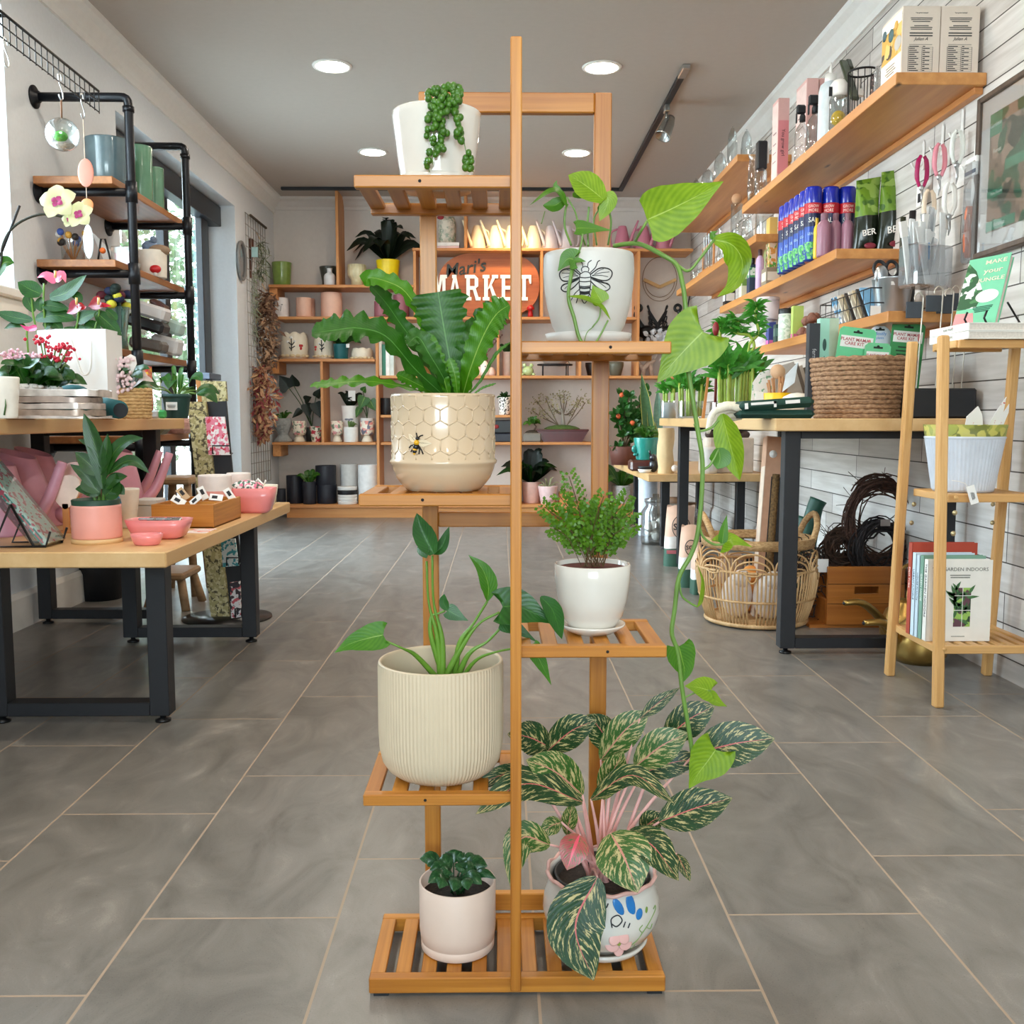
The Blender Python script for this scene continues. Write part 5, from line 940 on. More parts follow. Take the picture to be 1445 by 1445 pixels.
# ================================================================= RIGHT WALL SHELVES
def rput(x1,x2,yt,zb,xc):
 c=Xp((x1+x2)/2,yt,xc);return(c.x,c.y,zb),(x2-x1)/2*c.y/F*.97,max(c.z-zb,.015)
def wshelf(x0,y0,y1,zt,th,lab,knots=True):
 t=Thing('wall_shelf',lab,'shelf',((x0+WR)/2,(y0+y1)/2,zt));dx,dy=(WR-x0)/2,(y1-y0)/2
 t.part('board',MB().box(-dx,dx-.001,-dy,dy,-th,0,bev=.002),wood((216,156,92),(180,116,58),'y',.55,.42,knots,36));t.part('wall_cleat',MB().box(dx-.03,dx-.001,-dy+.02,dy-.02,-th-.022,-th,bev=.002),PINE['y']);return t
RZ1,RZ2,RZ3,FZ1,FZ2=1.853,1.415,1.119,2.145,1.672
wshelf(1.243,3.155,5.10,RZ1,.038,'thick wooden wall shelf highest and nearest, carrying the two beige cartons');wshelf(1.277,3.76,5.72,RZ2,.038,'wooden wall shelf carrying the row of blue spray cans');wshelf(1.25,3.17,4.80,RZ3,.036,'lowest wooden wall shelf carrying the steel bucket and wire basket')
wshelf(1.243,5.23,7.2,FZ1,.036,'farthest high wooden wall shelf carrying clear glass cloches',False);wshelf(1.255,4.86,7.0,FZ2,.038,'wooden wall shelf with glass tubes below and beyond the highest shelf',False)
GL=glass((236,240,240),.12)
def gls(name,label,cat,prof,loc,extra=None,group=None,n=28):
 t=Thing(name,label,cat,loc,group=group);t.part('glass',MB().lathe(prof,n),GL);return t
def label_lines(mb,T,w,h,n,seed=0,t_=.0008):
 rr=random.Random(seed)
 for i in range(n):y=h/2-h*(i+.5)/n;l=w*rr.uniform(.55,1);mb.box(-l/2,l/2,y-h/n*.2,y+h/n*.2,0,t_,T=T)
 return mb
for i,(a,c)in enumerate(((1271,1324.5),(1325.5,1380))):
 y=3.185;A,B=Yp(a,100,y),Yp(c,100,y);top=Yp(a,8,y).z;w_,h_=B.x-A.x,top-RZ1;dp=.165
 t=Thing('lamp_carton',['beige light bulb carton with a picture side, at the front corner of the highest shelf','beige light bulb carton against the wall on the highest shelf'][i],'box',((A.x+B.x)/2,y,RZ1),group='beige printed cartons')
 t.part('carton',MB().box(-w_/2,w_/2,0,dp,0,h_,bev=.0015),plain((222,208,194),.6,var=.02))
 b=MB();T=facecam((0,-.0006,0));b.text('You grow instead',.0055,facecam((0,-.0008,h_*.9)),.0002)
 for k,(z,n)in enumerate(((.80,3),(.69,3),(.59,2))):label_lines(b,facecam((0,-.0003,h_*z)),w_*.62,h_*.075,n,k,.0006)
 b.text('Julian A',.014,facecam((0,-.0008,h_*.525)),.0002,shear=.4);b.box(-w_*.3,w_*.3,-.0008,0,h_*.442,h_*.446)
 for k in range(13):b.box(-w_*.32,w_*.32,-.0007,0,h_*(.06+.029*k),h_*(.0615+.029*k));b.box(-w_*.3,-w_*(.05+.1*(k%3)/2),-.0007,0,h_*(.066+.029*k),h_*(.076+.029*k));b.box(w_*.06,w_*(.12+.12*(k%2)),-.0007,0,h_*(.066+.029*k),h_*(.076+.029*k))
 for xx in(-w_*.32,w_*.04,w_*.32):b.box(xx-.0004,xx+.0004,-.0007,0,h_*.06,h_*.41)
 t.part('printed_text',b,INK)
 if i==0:
  L_=-w_/2-.0006;t.part('picture_panel',MB().box(L_,-w_/2,.004,dp-.004,h_*.36,h_*.93),blotch((206,160,66),((60,44,30),(224,190,110)),22,.56));t.part('white_panel',MB().box(L_-.0004,-w_/2,.004,dp-.004,h_*.05,h_*.34),WMAT);t.part('white_panel',MB().box(L_-.0004,-w_/2,.004,dp-.004,h_*.80,h_*.95),WMAT)
  for yy,cc,zz,rr_ in((.045,(222,170,80),.80,.014),(.085,(76,110,116),.72,.02),(.14,(70,100,110),.80,.016)):t.part('badge',MB().lathe([(0,.0016),(rr_,.0016),(rr_,0)],20,T=tr((L_,yy,h_*zz))@MX.Rotation(-PI/2,4,'Y')),plain(cc,.5,var=0))
  t.part('lamp_picture',MB().ball((L_,.03,h_*.52),.028,sc=(.08,1,.8)),plain((186,182,176),.4));b=MB();label_lines(b,MX(((0,0,-1,L_-.0006),(-1,0,0,dp/2),(0,1,0,h_*.2),(0,0,0,1))),dp*.6,h_*.16,4,7);t.part('printed_text',b,plain((150,130,100),.6))
loc,r,h=rput(1233,1244,94,RZ1,1.29);t=Thing('glass_vial','small clear ribbed vial beside the front beige carton','vial',loc);t.part('vial',MB().lathe([(0,0),(r*1.5,0),(r*1.5,h*.08),(r*.8,h*.15),(r*.85,h*.8),(r*.5,h),(0,h)],16),glass((225,228,230),.15,.25))
loc,r,h=rput(1198,1238,102,RZ1,1.36);t=Thing('wire_basket','round black wire basket holding garden tools on the highest shelf','basket',loc);b=MB()
t.part('rim',MB().tube([(r*math.cos(a),r*math.sin(a),h)for a in[2*PI*i/32 for i in range(32)]],.004,6,closed=True),BLKM);t.part('hoop',MB().tube([(r*.92*math.cos(a),r*.92*math.sin(a),.012)for a in[2*PI*i/32 for i in range(32)]],.003,6,closed=True),BLKM)
for i in range(14):a=2*PI*i/14;b.tube([(r*.92*math.cos(a),r*.92*math.sin(a),.01),(r*math.cos(a),r*math.sin(a),h)],.0018,5)
t.part('wires',b,BLKM)
A=Xp(1207,140,1.33);B=Xp(1189,84,1.36);t=Thing('folded_saw','dark green folded pruning saw standing in the black wire basket','tool',(A.x,A.y,RZ1+.012),world=True);d=(B-A).normalized();T=fr(A,d.cross(V((0,1,0))),d);L_=(B-A).length
t.part('handle',MB().box(-.016,.016,0,L_*.95,-.008,.008,T=T,bev=.005),plain((66,74,58),.4,var=.1));t.part('hook_end',MB().box(-.034,-.012,L_*.78,L_,-.007,.007,T=T,bev=.004),plain((52,58,46),.4));t.part('card_sleeve',MB().box(-.04,-.017,L_*.1,L_*.7,-.004,.004,T=T),PAPER)
A=Xp(1238,112,1.42);t=Thing('bulb_pack','pinkish speckled seed packet leaning behind the wire basket','packet',(A.x,A.y,RZ1));t.part('packet',MB().box(-.025,.025,-.01,.01,0,.2,bev=.006),blotch((120,96,96),((206,170,150),(70,56,56)),50,.54))
loc,r,h=rput(1172,1197,112,RZ1,1.29);t=gls('glass_jar','clear jar of yellow beads with a round white lid on the highest shelf','jar',[(0,0),(r*.95,0),(r,.01),(r,h*.62),(r*.85,h*.7)],loc);t.part('yellow_filling',MB().ball((0,0,h*.28),r*.82,sc=(1,1,1.05)),plain((228,186,30),.6,var=.3,ns=80,bump=.6));t.part('lid',MB().lathe([(0,h*.66),(r*.95,h*.68),(r,h*.74),(r*.95,h*.9),(r*.6,h*.98),(0,h)],24),plain((238,236,232),.4));t.part('tag',MB().box(-r*1.3,-r*.9,-r*.5,-r*.45,h*.66,h*.84,bev=.002),BLACK)
loc,r,h=rput(1157,1189,88,RZ1,1.33);t=Thing('squeeze_bottle','tall translucent white squeeze bottle with a pointed nozzle','bottle',loc);PB=plain((214,224,230),.35,sss=.3);t.part('bottle',MB().lathe([(0,0),(r*.95,0),(r,.01),(r,h*.66),(r*.85,h*.74),(r*.45,h*.78),(0,h*.78)],28),PB);t.part('collar',MB().lathe([(r*.5,h*.77),(r*.52,h*.78),(r*.5,h*.86),(0,h*.86)],20),WMAT);t.part('nozzle',MB().lathe([(r*.16,h*.86),(r*.12,h*.95),(r*.06,h),(0,h)],14),WMAT)
def sprayb(x1,x2,yt,xc,lab,zb=RZ1):
 loc,r,h=rput(x1,x2,yt,zb,xc);t=gls('spray_bottle',lab,'bottle',[(0,0),(r*.95,0),(r,.008),(r,h*.5),(r*.8,h*.6),(r*.35,h*.68),(r*.35,h*.74)],loc,group='clear glass bottles with black sprayers');t.part('spray_head',MB().lathe([(0,h*.70),(r*.42,h*.71),(r*.42,h*.8),(r*.28,h*.84),(0,h*.84)],16).box(-r*.9,r*.4,-r*.3,r*.3,h*.84,h,bev=.006),BLACK);t.part('trigger',MB().box(-r*.95,-r*.75,-r*.2,r*.2,h*.68,h*.86,bev=.004),BLACK,None)
 return t
sprayb(1123,1143,148,1.285,'clear spray bottle with black top, left of the two before the pink boxes');sprayb(1140,1162,134,1.31,'clear spray bottle with black top, right of the two, beside the squeeze bottle')
def pbox(x1,x2,yt,x0,dp,lab,text=None):
 A=Xp(x1,yt,x0);w_=(x2-x1)*A.y/F;h_=A.z-RZ1;t=Thing('gift_box',lab,'box',(x0,A.y,RZ1),group='tall pink boxes');PK=plain((226,180,174),.55,var=.03)
 t.part('carton',MB().box(0,w_,0,dp,0,h_,bev=.0015),PK);t.part('side_print',MB().box(-.0005,0,.005,dp-.005,h_*.1,h_*.96),plain((236,208,202),.6,var=.06));b=MB()
 for z,s in((.62,.022),(.5,.016),(.4,.014),(.3,.014)):b.box(-.0009,0,dp*.25,dp*.75,h_*z,h_*z+s*.3)
 t.part('side_text',b,plain((150,120,120),.6,var=0))
 if text:t.part('front_panel',MB().box(.001,w_-.001,-.0006,0,h_*.15,h_*.75),plain((222,140,146),.6,var=.1,ns=8));t.part('printed_text',MB().text(text,.022,MX(((0,1,0,w_/2),(0,0,-1,-.001),(-1,0,0,h_*.5),(0,0,0,1))),.0003),INK)
 return t
pbox(1099,1114,138,1.30,.1,'pink box printed with upright words, nearest the black sprayer','You grow girl');pbox(1139,1155,110,1.335,.15,'tall pink box behind the left spray bottle');pbox(1157,1172,110,1.40,.12,'tall pink box next to the wall behind the squeeze bottle')
loc,r,h=rput(1066,1084,198,RZ1,1.285);t=gls('spray_bottle','glass bottle with a square black sprayer at the far end of the highest shelf','bottle',[(0,0),(r*.9,0),(r,.01),(r*.9,h*.45),(r*.7,h*.5)],loc);t.part('spray_head',MB().box(-r*.8,r*.8,-r*.7,r*.7,h*.48,h*.98,bev=.006),BLACK);t.part('trigger',MB().box(r*.7,r*1.2,-r*.2,r*.2,h*.6,h*.85,bev=.003),WMAT)
loc,r,h=rput(1055,1069,218,RZ1,1.275);gls('glass_vase','slim clear vase at the far end of the highest shelf','vase',[(0,0),(r*.7,0),(r*.95,h*.25),(r*.7,h*.75),(r*.6,h*.9),(r*.95,h)],loc)
cl_l=['tall glass cloche at the near end of the far high shelf','slim glass cloche behind the near one on the far high shelf','low wide glass cloche second along the far high shelf','round glass cloche partway along the far high shelf','small round glass cloche near the leaf tip on the far high shelf']
for i,(x1,x2,yt,xc)in enumerate(((1027,1041,178,1.30),(1046,1062,182,1.42),(1008,1026,214,1.30),(990,1008,238,1.30),(975,990,252,1.30))):
 loc,r,h=rput(x1,x2,yt,FZ1,xc);t=gls('glass_cloche',cl_l[i],'glass dome',[(r,0),(r,h*.6),(r*.8,h*.82),(r*.3,h*.95),(0,h*.96)],loc,group='clear glass cloches');t.part('knob',MB().ball((0,0,h*.98),r*.14,n=10,k=6),GL);t.part('base',MB().lathe([(0,.001),(r*1.1,.001),(r*1.1,.01),(0,.01)],24),plain((160,120,80),.5))if i%2 else None
loc,r,h=rput(1032,1048,272,FZ2,1.30);t=gls('glass_tube','tall clear tube with a round cork ball stopper','vase',[(0,0),(r*.95,0),(r,.01),(r,h*.82)],loc);t.part('cork_ball',MB().ball((0,0,h*.9),r*.95),plain((196,152,116),.7))
loc,r,h=rput(1046,1064,302,FZ2,1.31);t=gls('glass_pitcher','round clear glass pitcher right of the corked tube','pitcher',[(0,0),(r*.7,0),(r,h*.35),(r*.8,h*.75),(r*.6,h*.9),(r*.8,h)],loc);t.part('handle',MB().tube(spline([(-r*.7,0,h*.85),(-r*1.5,0,h*.7),(-r*1.5,0,h*.4),(-r*.95,0,h*.25)],12),.004,6),GL)
loc,r,h=rput(1066,1092,302,FZ2,1.36);gls('glass_vase','wide clear cylinder vase under the end of the highest shelf','vase',[(0,0),(r*.95,0),(r,.01),(r,h)],loc)
loc,r,h=rput(996,1004,346,FZ2,1.29);t=Thing('tube_rack','small wooden frame holding clear glass test tubes','rack',(loc[0],loc[1],FZ2));t.part('frame',MB().box(-.006,.006,-.16,-.145,0,.15,bev=.002).box(-.006,.006,.145,.16,0,.15,bev=.002).box(-.008,.008,-.16,.16,.15,.165,bev=.002).box(-.03,.03,-.16,.16,0,.012,bev=.002),PINE['y'])
for i,yy in enumerate((-.1,-.035,.035,.1)):t.part('test_tube',MB().lathe([(0,.03),(.013,.04),(.014,.22),(.016,.225)],12,c=(0,yy,0)),GL)
for i,(x1,x2,yt,xc)in enumerate(((1012,1022,322,1.32),(1019,1029,330,1.30),(983,989,380,1.29),(976,982,382,1.29))):
 loc,r,h=rput(x1,x2,yt,FZ2,xc);gls('bud_vase',['small clear bud vase left of the corked tube','small clear bud vase just in front of the corked tube','tiny clear vase left of the test tube rack','tiny clear vase farthest along the test tube shelf'][i],'vase',[(0,0),(r*.8,0),(r,h*.25),(r*.5,h*.6),(r*.45,h*.9),(r*.7,h)],loc,group='small clear bud vases')
 # ================================================================= blue spray can shelf
t=Thing('spray_can','x','spray can',(0,0,0));rc=.0325;BL=plain((10,40,170),.25,var=.03,coat=.5)
t.part('can',MB().lathe([(0,0),(rc*.94,.002),(rc,.008),(rc,.180),(rc*.97,.184),(0,.184)],28),plain((24,64,150),.3,.2));t.part('cap',MB().lathe([(rc*.97,.183),(rc*.99,.186),(rc*.99,.228),(rc*.9,.234),(0,.234)],28),BL)
t.part('red_band',MB().lathe([(rc*1.006,.150),(rc*1.006,.182)],28),plain((192,28,44),.35));t.part('navy_band',MB().lathe([(rc*1.004,.108),(rc*1.004,.150)],28),plain((14,24,70),.35));t.part('leaf_print',MB().lathe([(rc*1.004,.006),(rc*1.004,.06)],28),blotch((24,64,150),((60,160,80),(120,200,120)),80,.52))
lt=MB();rprof=[(rc*1.01,0),(rc*1.01,.3)]
def wraptext(mb,s,size,z,a0):
 n0=len(mb.v);mb.text(s,size,facecam((0,0,z)),.0003)
 for i in range(n0,len(mb.v)):p=mb.v[i];a=-PI/2+a0+p.x/rc;e=rc*1.012-p.y*.5;mb.v[i]=V((math.cos(a)*e,math.sin(a)*e,p.z))
 return mb
wraptext(lt,'SAL',.022,.128,-.25);t.part('lettering',lt,PAPER);lt=MB();wraptext(lt,'GROW',.013,.171,-.2);wraptext(lt,'MORE',.014,.158,-.2);t.part('lettering',lt,plain((240,220,210),.5,var=0));lt=MB();wraptext(lt,'LEAF',.012,.085,-.45);t.part('lettering',lt,plain((190,220,230),.5,var=0))
labs=['blue spray can at the front corner, first of the receding row','blue spray can second from left in the near row behind the mauve bottles','blue spray can third in the near row behind the mauve bottles','blue spray can against the wall behind the green bag','second blue spray can of the row receding behind the front corner can','third blue spray can of the receding row','fourth blue spray can of the receding row','fifth blue spray can of the receding row','blue spray can farthest back in the receding row']
spots=[(Yp(1147,300,4.08).x,4.08),(Yp(1171.5,300,4.08).x,4.08),(Yp(1195,300,4.08).x,4.08),(1.49,4.10)]+[(Yp(1147,300,4.08).x-.001*k,4.08+.071*k)for k in range(1,6)]
for i,(x,y)in enumerate(spots):
 o=t.o if i==0 else dup(t,(x,y,RZ2),R.uniform(-.5,.1));o.location=(x,y,RZ2);o.scale=(1.06,1.06,1.27);o['label']=labs[i];o['group']='blue spray cans on the wall shelf'
def botl(x1,x2,yt,xc,c,lab,zb=RZ2,capc=None,y=None,grp=None):
 loc,r,h=rput(x1,x2,yt,zb,xc)
 if y:c0=Yp((x1+x2)/2,yt,y);loc,r,h=(c0.x,y,zb),(x2-x1)/2*y/F,c0.z-zb
 t=Thing('plastic_bottle',lab,'bottle',loc,group=grp);t.part('bottle',MB().lathe([(0,0),(r*.94,0),(r,.006),(r,h*.68),(r*.9,h*.76),(r*.5,h*.83),(r*.46,h*.85),(0,h*.85)],24),plain(c,.35,var=.03));t.part('cap',MB().lathe([(r*.5,h*.84),(r*.52,h*.86),(r*.52,h*.98),(r*.46,h),(0,h)],20),plain(capc or tuple(int(v*.8)for v in c),.4));return t
MV=(158,112,132)
botl(1154,1173,301,0,MV,'mauve bottle left of three before the blue cans',y=3.96,grp='mauve bottles');botl(1172,1187.5,301,0,MV,'mauve bottle in the middle of three before the blue cans',y=3.98,grp='mauve bottles');botl(1188.5,1205,301,0,MV,'mauve bottle right of three beside the green bag',y=3.96,grp='mauve bottles')
botl(1137,1152,316,1.29,(196,116,92),'terracotta coloured bottle at the shelf front edge before the blue cans');t=botl(1149,1157,308,1.33,(238,196,40),'yellow bottle peeking out left of the mauve bottles',y=4.0)
def bag(pxs,y,zb,lab,tilt=0):
 (x1,x2,yt,yb)=pxs;c=Yp((x1+x2)/2,yt,y);w_=(x2-x1)*y/F;h_=c.z-zb;t=Thing('soil_bag',lab,'bag',(c.x,y,zb),group='green glossy bags');P=[]
 for i in range(13):
  v=i/12;th=.034*math.sin(PI*min(1,v*.92+.08))**.6*(1 if v<.8 else max(.1,(1-v)/.2));row=[]
  for j in range(20):
   a=2*PI*j/20;row.append(V((w_/2*math.cos(a)*(1-.06*math.sin(PI*v))+tilt*v,th*math.sin(a)*(1+.15*math.sin(5*a+v*9)),v*h_+.008*math.cos(a)*v)))
  P.append(row)
 b=MB().grid(P,closed=True);t.part('bag',b,blotch((104,140,44),((62,98,34),(140,170,80)),18,.56,.2));b2=MB();P2=[[p*1.0+V((0,-.001,0))if p.y<0 else p for p in row]for row in P[:6]]
 t.part('dark_base',MB().grid([[V((p.x*1.01,p.y*1.03,p.z))for p in row]for row in P[:7]],closed=True),plain((26,34,22),.2,var=.3,ns=20));t.part('lettering',MB().text('BER',w_*.34,fr((tilt*.25,-.0375,h_*.27),(1,0,.2),(0,0,1)),.001,bold=.012,shear=.1),PAPER);t.part('berries',MB().ball((.01,-.034,h_*.10),.012,sc=(2,.3,1)),plain((120,30,50),.4));return t
bag((1206,1240,252,348),3.90,RZ2,'glossy green bag with pale letters beside the mauve bottles',.008);bag((1240,1278,240,350),3.87,RZ2,'glossy green bag next to the wall at the shelf end',.012)
def cart(x1,x2,yt,xc,dp,c,lab,zb,spots=None,sc=30,dx=None):
 A=Xp(x1,yt,xc);w_=dx or max(.012,(x2-x1)*A.y/F);h_=max(A.z-zb,.02);t=Thing('product_box',lab,'box',(xc,A.y,zb));t.part('carton',MB().box(0,w_,-dp/2,dp/2,0,h_,bev=.001),plain(c,.5,var=.03));return t,w_,h_,dp
def lbl(tb,z0,z1,c,spots=None):
 t,w_,h_,dp=tb;t.part('label_panel',MB().box(-.0006,0,-dp*.42,dp*.42,h_*z0,h_*z1).box(w_*.08,w_*.92,-dp/2-.0006,-dp/2,h_*z0,h_*z1),blotch(c,spots,40,.55)if spots else plain(c,.5,var=.03));return t
lbl(cart(1084,1095,308,1.33,.06,(236,196,110),'yellow illustrated seed box just left of the blue cans',RZ2),.1,.7,(240,214,190),((220,150,70),(90,160,60)));lbl(cart(1078,1100,379,1.285,.09,(150,136,116),'low brown box with pale letters at the shelf edge',RZ2,dx=.07),.25,.75,(226,218,204))
lbl(cart(1056,1068,374,1.285,.05,(40,60,90),'navy box with a green and white top panel',RZ2),.55,.9,(226,236,228),((70,150,90),))
lbl(cart(1045,1056,388,1.285,.05,(226,228,200),'pale yellow green box left of the navy one',RZ2),.5,.8,(120,160,70));botl(1067,1079,352,1.30,(196,168,206),'lavender bottle with dark base and top',capc=(60,20,26));botl(1078,1090,338,1.36,(160,170,110),'olive bottle with a black pump behind the lavender one',capc=(20,20,22));botl(1057,1068,362,1.37,(30,30,34),'dark bottle with a round black top behind the navy box',capc=(20,20,22));lbl(cart(1022,1036,410,1.29,.06,(30,30,30),'black box with a white label at the far end of the spray can shelf',RZ2),.3,.8,(226,226,222))
# ================================================================= lowest shelf
def canister(x1,x2,yt,xc,zb,c,lab,lid=None,band=None):
 loc,r,h=rput(x1,x2,yt,zb,xc);t=Thing('canister',lab,'canister',loc);t.part('body',MB().lathe([(0,0),(r*.97,0),(r,.004),(r,h*.86),(0,h*.86)],26),plain(c,.5,var=.03));t.part('lid',MB().lathe([(r*1.02,h*.85),(r*1.03,h*.98),(r*.98,h),(0,h)],26),plain(lid or c,.4))
 if band:t.part('label_band',MB().lathe([(r*1.004,h*.1),(r*1.004,h*.8)],26),band)
 t.h_=h;return t
k=canister(1066,1093,452,1.297,RZ3,(232,226,226),'white canister with a violet label strip, lower of the two stacked',band=blotch((236,230,230),((206,196,206),),30,.5));canister(1068,1100,420,1.305,RZ3+k.h_,(224,214,218),'pinkish white canister stacked on the lower one')
lbl(cart(1083,1093,455,1.29,.05,(56,70,140),'violet and pink upright box before the white canisters',RZ3),.0,.25,(214,110,180));canister(1099,1121,436,1.32,RZ3,(222,230,220),'white jar with a ridged black lid on the lowest shelf',(18,18,22),blotch((230,236,228),((190,206,190),),60,.5));canister(1092,1105,440,1.36,RZ3,(220,226,220),'white jar with black lid half hidden behind its twin',(18,18,22))
lbl(cart(1093,1100,458,1.285,.04,(40,70,64),'dark green narrow box before the black lidded jar',RZ3),.4,.8,(90,120,110))
lbl(cart(1118,1133,432,1.32,.03,(186,216,110),'lime green seed packet right of the black lidded jar',RZ3),.0,.22,(226,120,170),((250,220,80),))
t=Thing('pine_cone_pack','clear pack of reddish brown pine cones on the lowest shelf','packet',Xp(1143,470,1.34)[:2]+(RZ3,)if False else(Xp(1143,470,1.34).x,Xp(1143,470,1.34).y,RZ3));rr=random.Random(3)
for i in range(8):t.part('cone',MB().lathe([(0,0),(.02,.008),(.022,.02),(.012,.04),(0,.045)],12,T=tr((rr.uniform(-.02,.02)+.0,-.06+.04*(i%4),.012+.05*(i//4)))@MX.Rotation(rr.uniform(-.8,.8),4,'X'),wob=lambda a,j:1+.15*math.sin(a*6+j)),plain((136,92,76),.7,var=.3,ns=90))
t.part('header_card',MB().box(-.02,.02,-.08,-.07,.0,.03),plain((226,140,150),.6))
A,B=Xp(1157,450,1.27),Xp(1228,430,1.27);t=Thing('magazine_basket','black wire rack of slanted leaflets beside the steel bucket','rack',(1.34,(A.y+B.y)/2,RZ3));hy=(A.y-B.y)/2;b=MB()
for z in(.004,.05,.1):b.tube([(-.07,-hy,z),(.08,-hy,z),(.08,hy,z),(-.07,hy,z)],.0022,5,closed=True)
for i in range(9):y=-hy+2*hy*i/8;b.tube([(-.07,y,.1),(-.07,y,.004),(.08,y,.004),(.08,y,.1)],.0016,5)
t.part('wire_frame',b,BLKM)
for i in range(9):
 y=-hy+.03+i*.038;c=((120,170,205)if i==0 else((214,206,190),(60,56,54),(196,180,150))[i%3]);m=blotch((236,238,240),((110,170,214),(90,96,104)),24,.55)if i in(8,7)else plain(c,.5)
 solo('leaflet',MB().box(-.06,.07,0,.008,0,.15,T=MX.Rotation(-.75,4,'X')),m,('white and blue leaflet outermost in the black wire rack' if i==8 else 'leaflet slanting in the black wire rack, '+('first','second','third','fourth','fifth','sixth','seventh','eighth')[i]+' from the bucket'),'leaflet',(1.34,A.y-hy*2+y+hy-.05+.05 if False else(A.y+B.y)/2+y,RZ3+.008))
loc,r,h=rput(1231,1289,394,RZ3,1.36);t=Thing('steel_bucket','small galvanised bucket holding scissors and tags on the lowest shelf','bucket',loc);t.part('bucket',MB().lathe([(0,.002),(r*.72,.002),(r*.74,.006),(r*.98,h*.97),(r*1.02,h),(r,h+.002),(r*.95,h*.96),(r*.71,.008),(0,.008)],36),plain((176,180,184),.3,.85,var=.1,ns=15))
for x in(-.35,.8):t.part('price_sticker',MB().box(-.007,.007,-.002,.001,-.006,.006,T=tr((x*r*.92,-r*math.sqrt(max(.05,1-x*x))*.93,h*.84))),WMAT)
t.part('hanging_tag',MB().box(-.018,.018,-.001,.001,-.068,0,T=tr((-r*.98,-r*.45,h*.30)),bev=.0005),PAPER);t.part('tag_string',MB().tube([(-r*.98,-r*.45,h*.28),(-r*.95,-r*.3,h*1.0)],.0008,5),WMAT);t.part('tag_text',label_lines(MB(),facecam((-r*.98,-r*.45-.0012,h*.30-.042))@MX.Rotation(PI/2,4,'Z'),.02,.014,5),INK)
sc_=Thing('scissors','black handled scissors standing in the galvanised bucket','scissors',(loc[0]-.02,loc[1],RZ3+.02));
for dx in(-.03,.012):sc_.part('handle',MB().tube([(dx+.021*math.cos(a),-.01+.008*math.sin(a),h+.012+.028*math.sin(a))for a in[2*PI*i/18 for i in range(18)]],.006,7,closed=True),BLACK);sc_.part('blade',MB().tube([(dx*.6,0,.01),(dx*.7,-.005,h-.01)],.005,6),STEEL)
s2=Thing('silver_scoop','shiny metal scoop leaning out of the galvanised bucket','scoop',(loc[0]-r*.7,loc[1]-.02,RZ3+h*.9));s2.part('scoop',MB().ball((0,0,.025),.03,sc=(.8,.4,1.1)),STEEL)
t=Thing('twine_card','kraft twine card clipped in the bucket beside the scissors','card',(loc[0]+.045,loc[1],RZ3+h*.8));t.part('card',MB().box(-.028,.032,-.003,.003,0,.055),CARD);t.part('twine',MB().ball((-.03,-.005,.045),.014),WMAT)
loc,r,h=rput(1272,1293,346,RZ3,1.47);t=Thing('dark_pail','tall dark grey pail standing behind the galvanised bucket','pail',loc);t.part('pail',MB().lathe([(0,0),(r*.85,0),(r,h),(r*.94,h),(r*.8,.01),(0,.01)],26),plain((44,48,54),.4));t.part('rib',MB().lathe([(r*.97,h*.8),(r*1.02,h*.82),(r*.98,h*.84)],26),plain((44,48,54),.4));t.part('dark_tools',MB().tube([(0,0,.02),(.01,0,h+.12)],.012,7),BLACK);t.part('dark_tools',MB().tube([(-.02,.01,.02),(-.02,.01,h+.10)],.010,7),plain((40,46,30),.5))
# ================================================================= wall hooks with tools
def hook(px,py,lab):
 p=Xp(px,py,WR-.004);t=Thing('wall_hook',lab,'hook',(p.x,p.y,p.z),group='white hooks on the board wall');t.part('hook',MB().tube(spline([(0,0,.03),(-.006,0,.0),(-.03,0,-.012),(-.045,0,.006)],12),.004,7),WMAT);t.part('back_plate',MB().prism([(-.008,-.02),(.008,-.02),(.006,.075),(0,.085),(-.006,.075)],-.001,.003,T=faceleft((0,0,0))),WMAT);return p
def pruner(px,py,lab,c,blade=True,n=2):
 p=Xp(px,py,WR-.04);t=Thing('pruner',lab,'pruners',(p.x,p.y,p.z),rz=-1.1,group='hanging pruners');m=plain(c,.35)
 for s in(-1,1):t.part('handle',MB().tube(spline([(s*.004,s*.006,-.105),(s*.006,s*.018,-.07),(s*.004,s*.016,-.02),(0,s*.008,.0)],12),[.006]*3+[.008]*6+[.006]*3,8),m)
 t.part('pivot',MB().ball((0,0,-.11),.011,sc=(.6,1,1)),STEEL);t.part('blade',MB().tube([(0,0,-.11),(0,.006,-.145),(0,0,-.17)],[.009,.007,.002],6,flat=.4),STEEL);return t
for px,py,lab in((1303,232,'white wall hook carrying the magenta pruners'),(1330,210,'white wall hook carrying the pink pruners'),(1358,190,'white wall hook carrying the white pruners'),(1376,238,'white wall hook carrying the packed orange tool')):hook(px,py,lab)
pruner(1302,220,'magenta handled pruners hung on the board wall',(176,22,92));pruner(1327,203,'pink handled pruners hung beside the magenta pair',(226,142,156));pruner(1352,184,'white handled pruners hung highest near the picture frame',(230,232,226));pruner(1341,258,'white handled pruners hung lower, above the clear sleeves',(232,230,226));pruner(1312,268,'cream handled pruners hung lower, right of the barcode tag',(222,202,178))
p=Xp(1298,276,WR-.03);t=Thing('barcode_tag','white barcode swing tag hanging under the magenta pruners','tag',(p.x,p.y,p.z));t.part('tag',MB().box(-.001,.001,-.026,.026,-.035,.035,bev=.0005),PAPER);b=MB()
for k in range(9):b.box(-.0018,-.001,-.012+.003*k,-.0105+.003*k+.001*(k%2),-.024,.008)
t.part('barcode',b,INK)
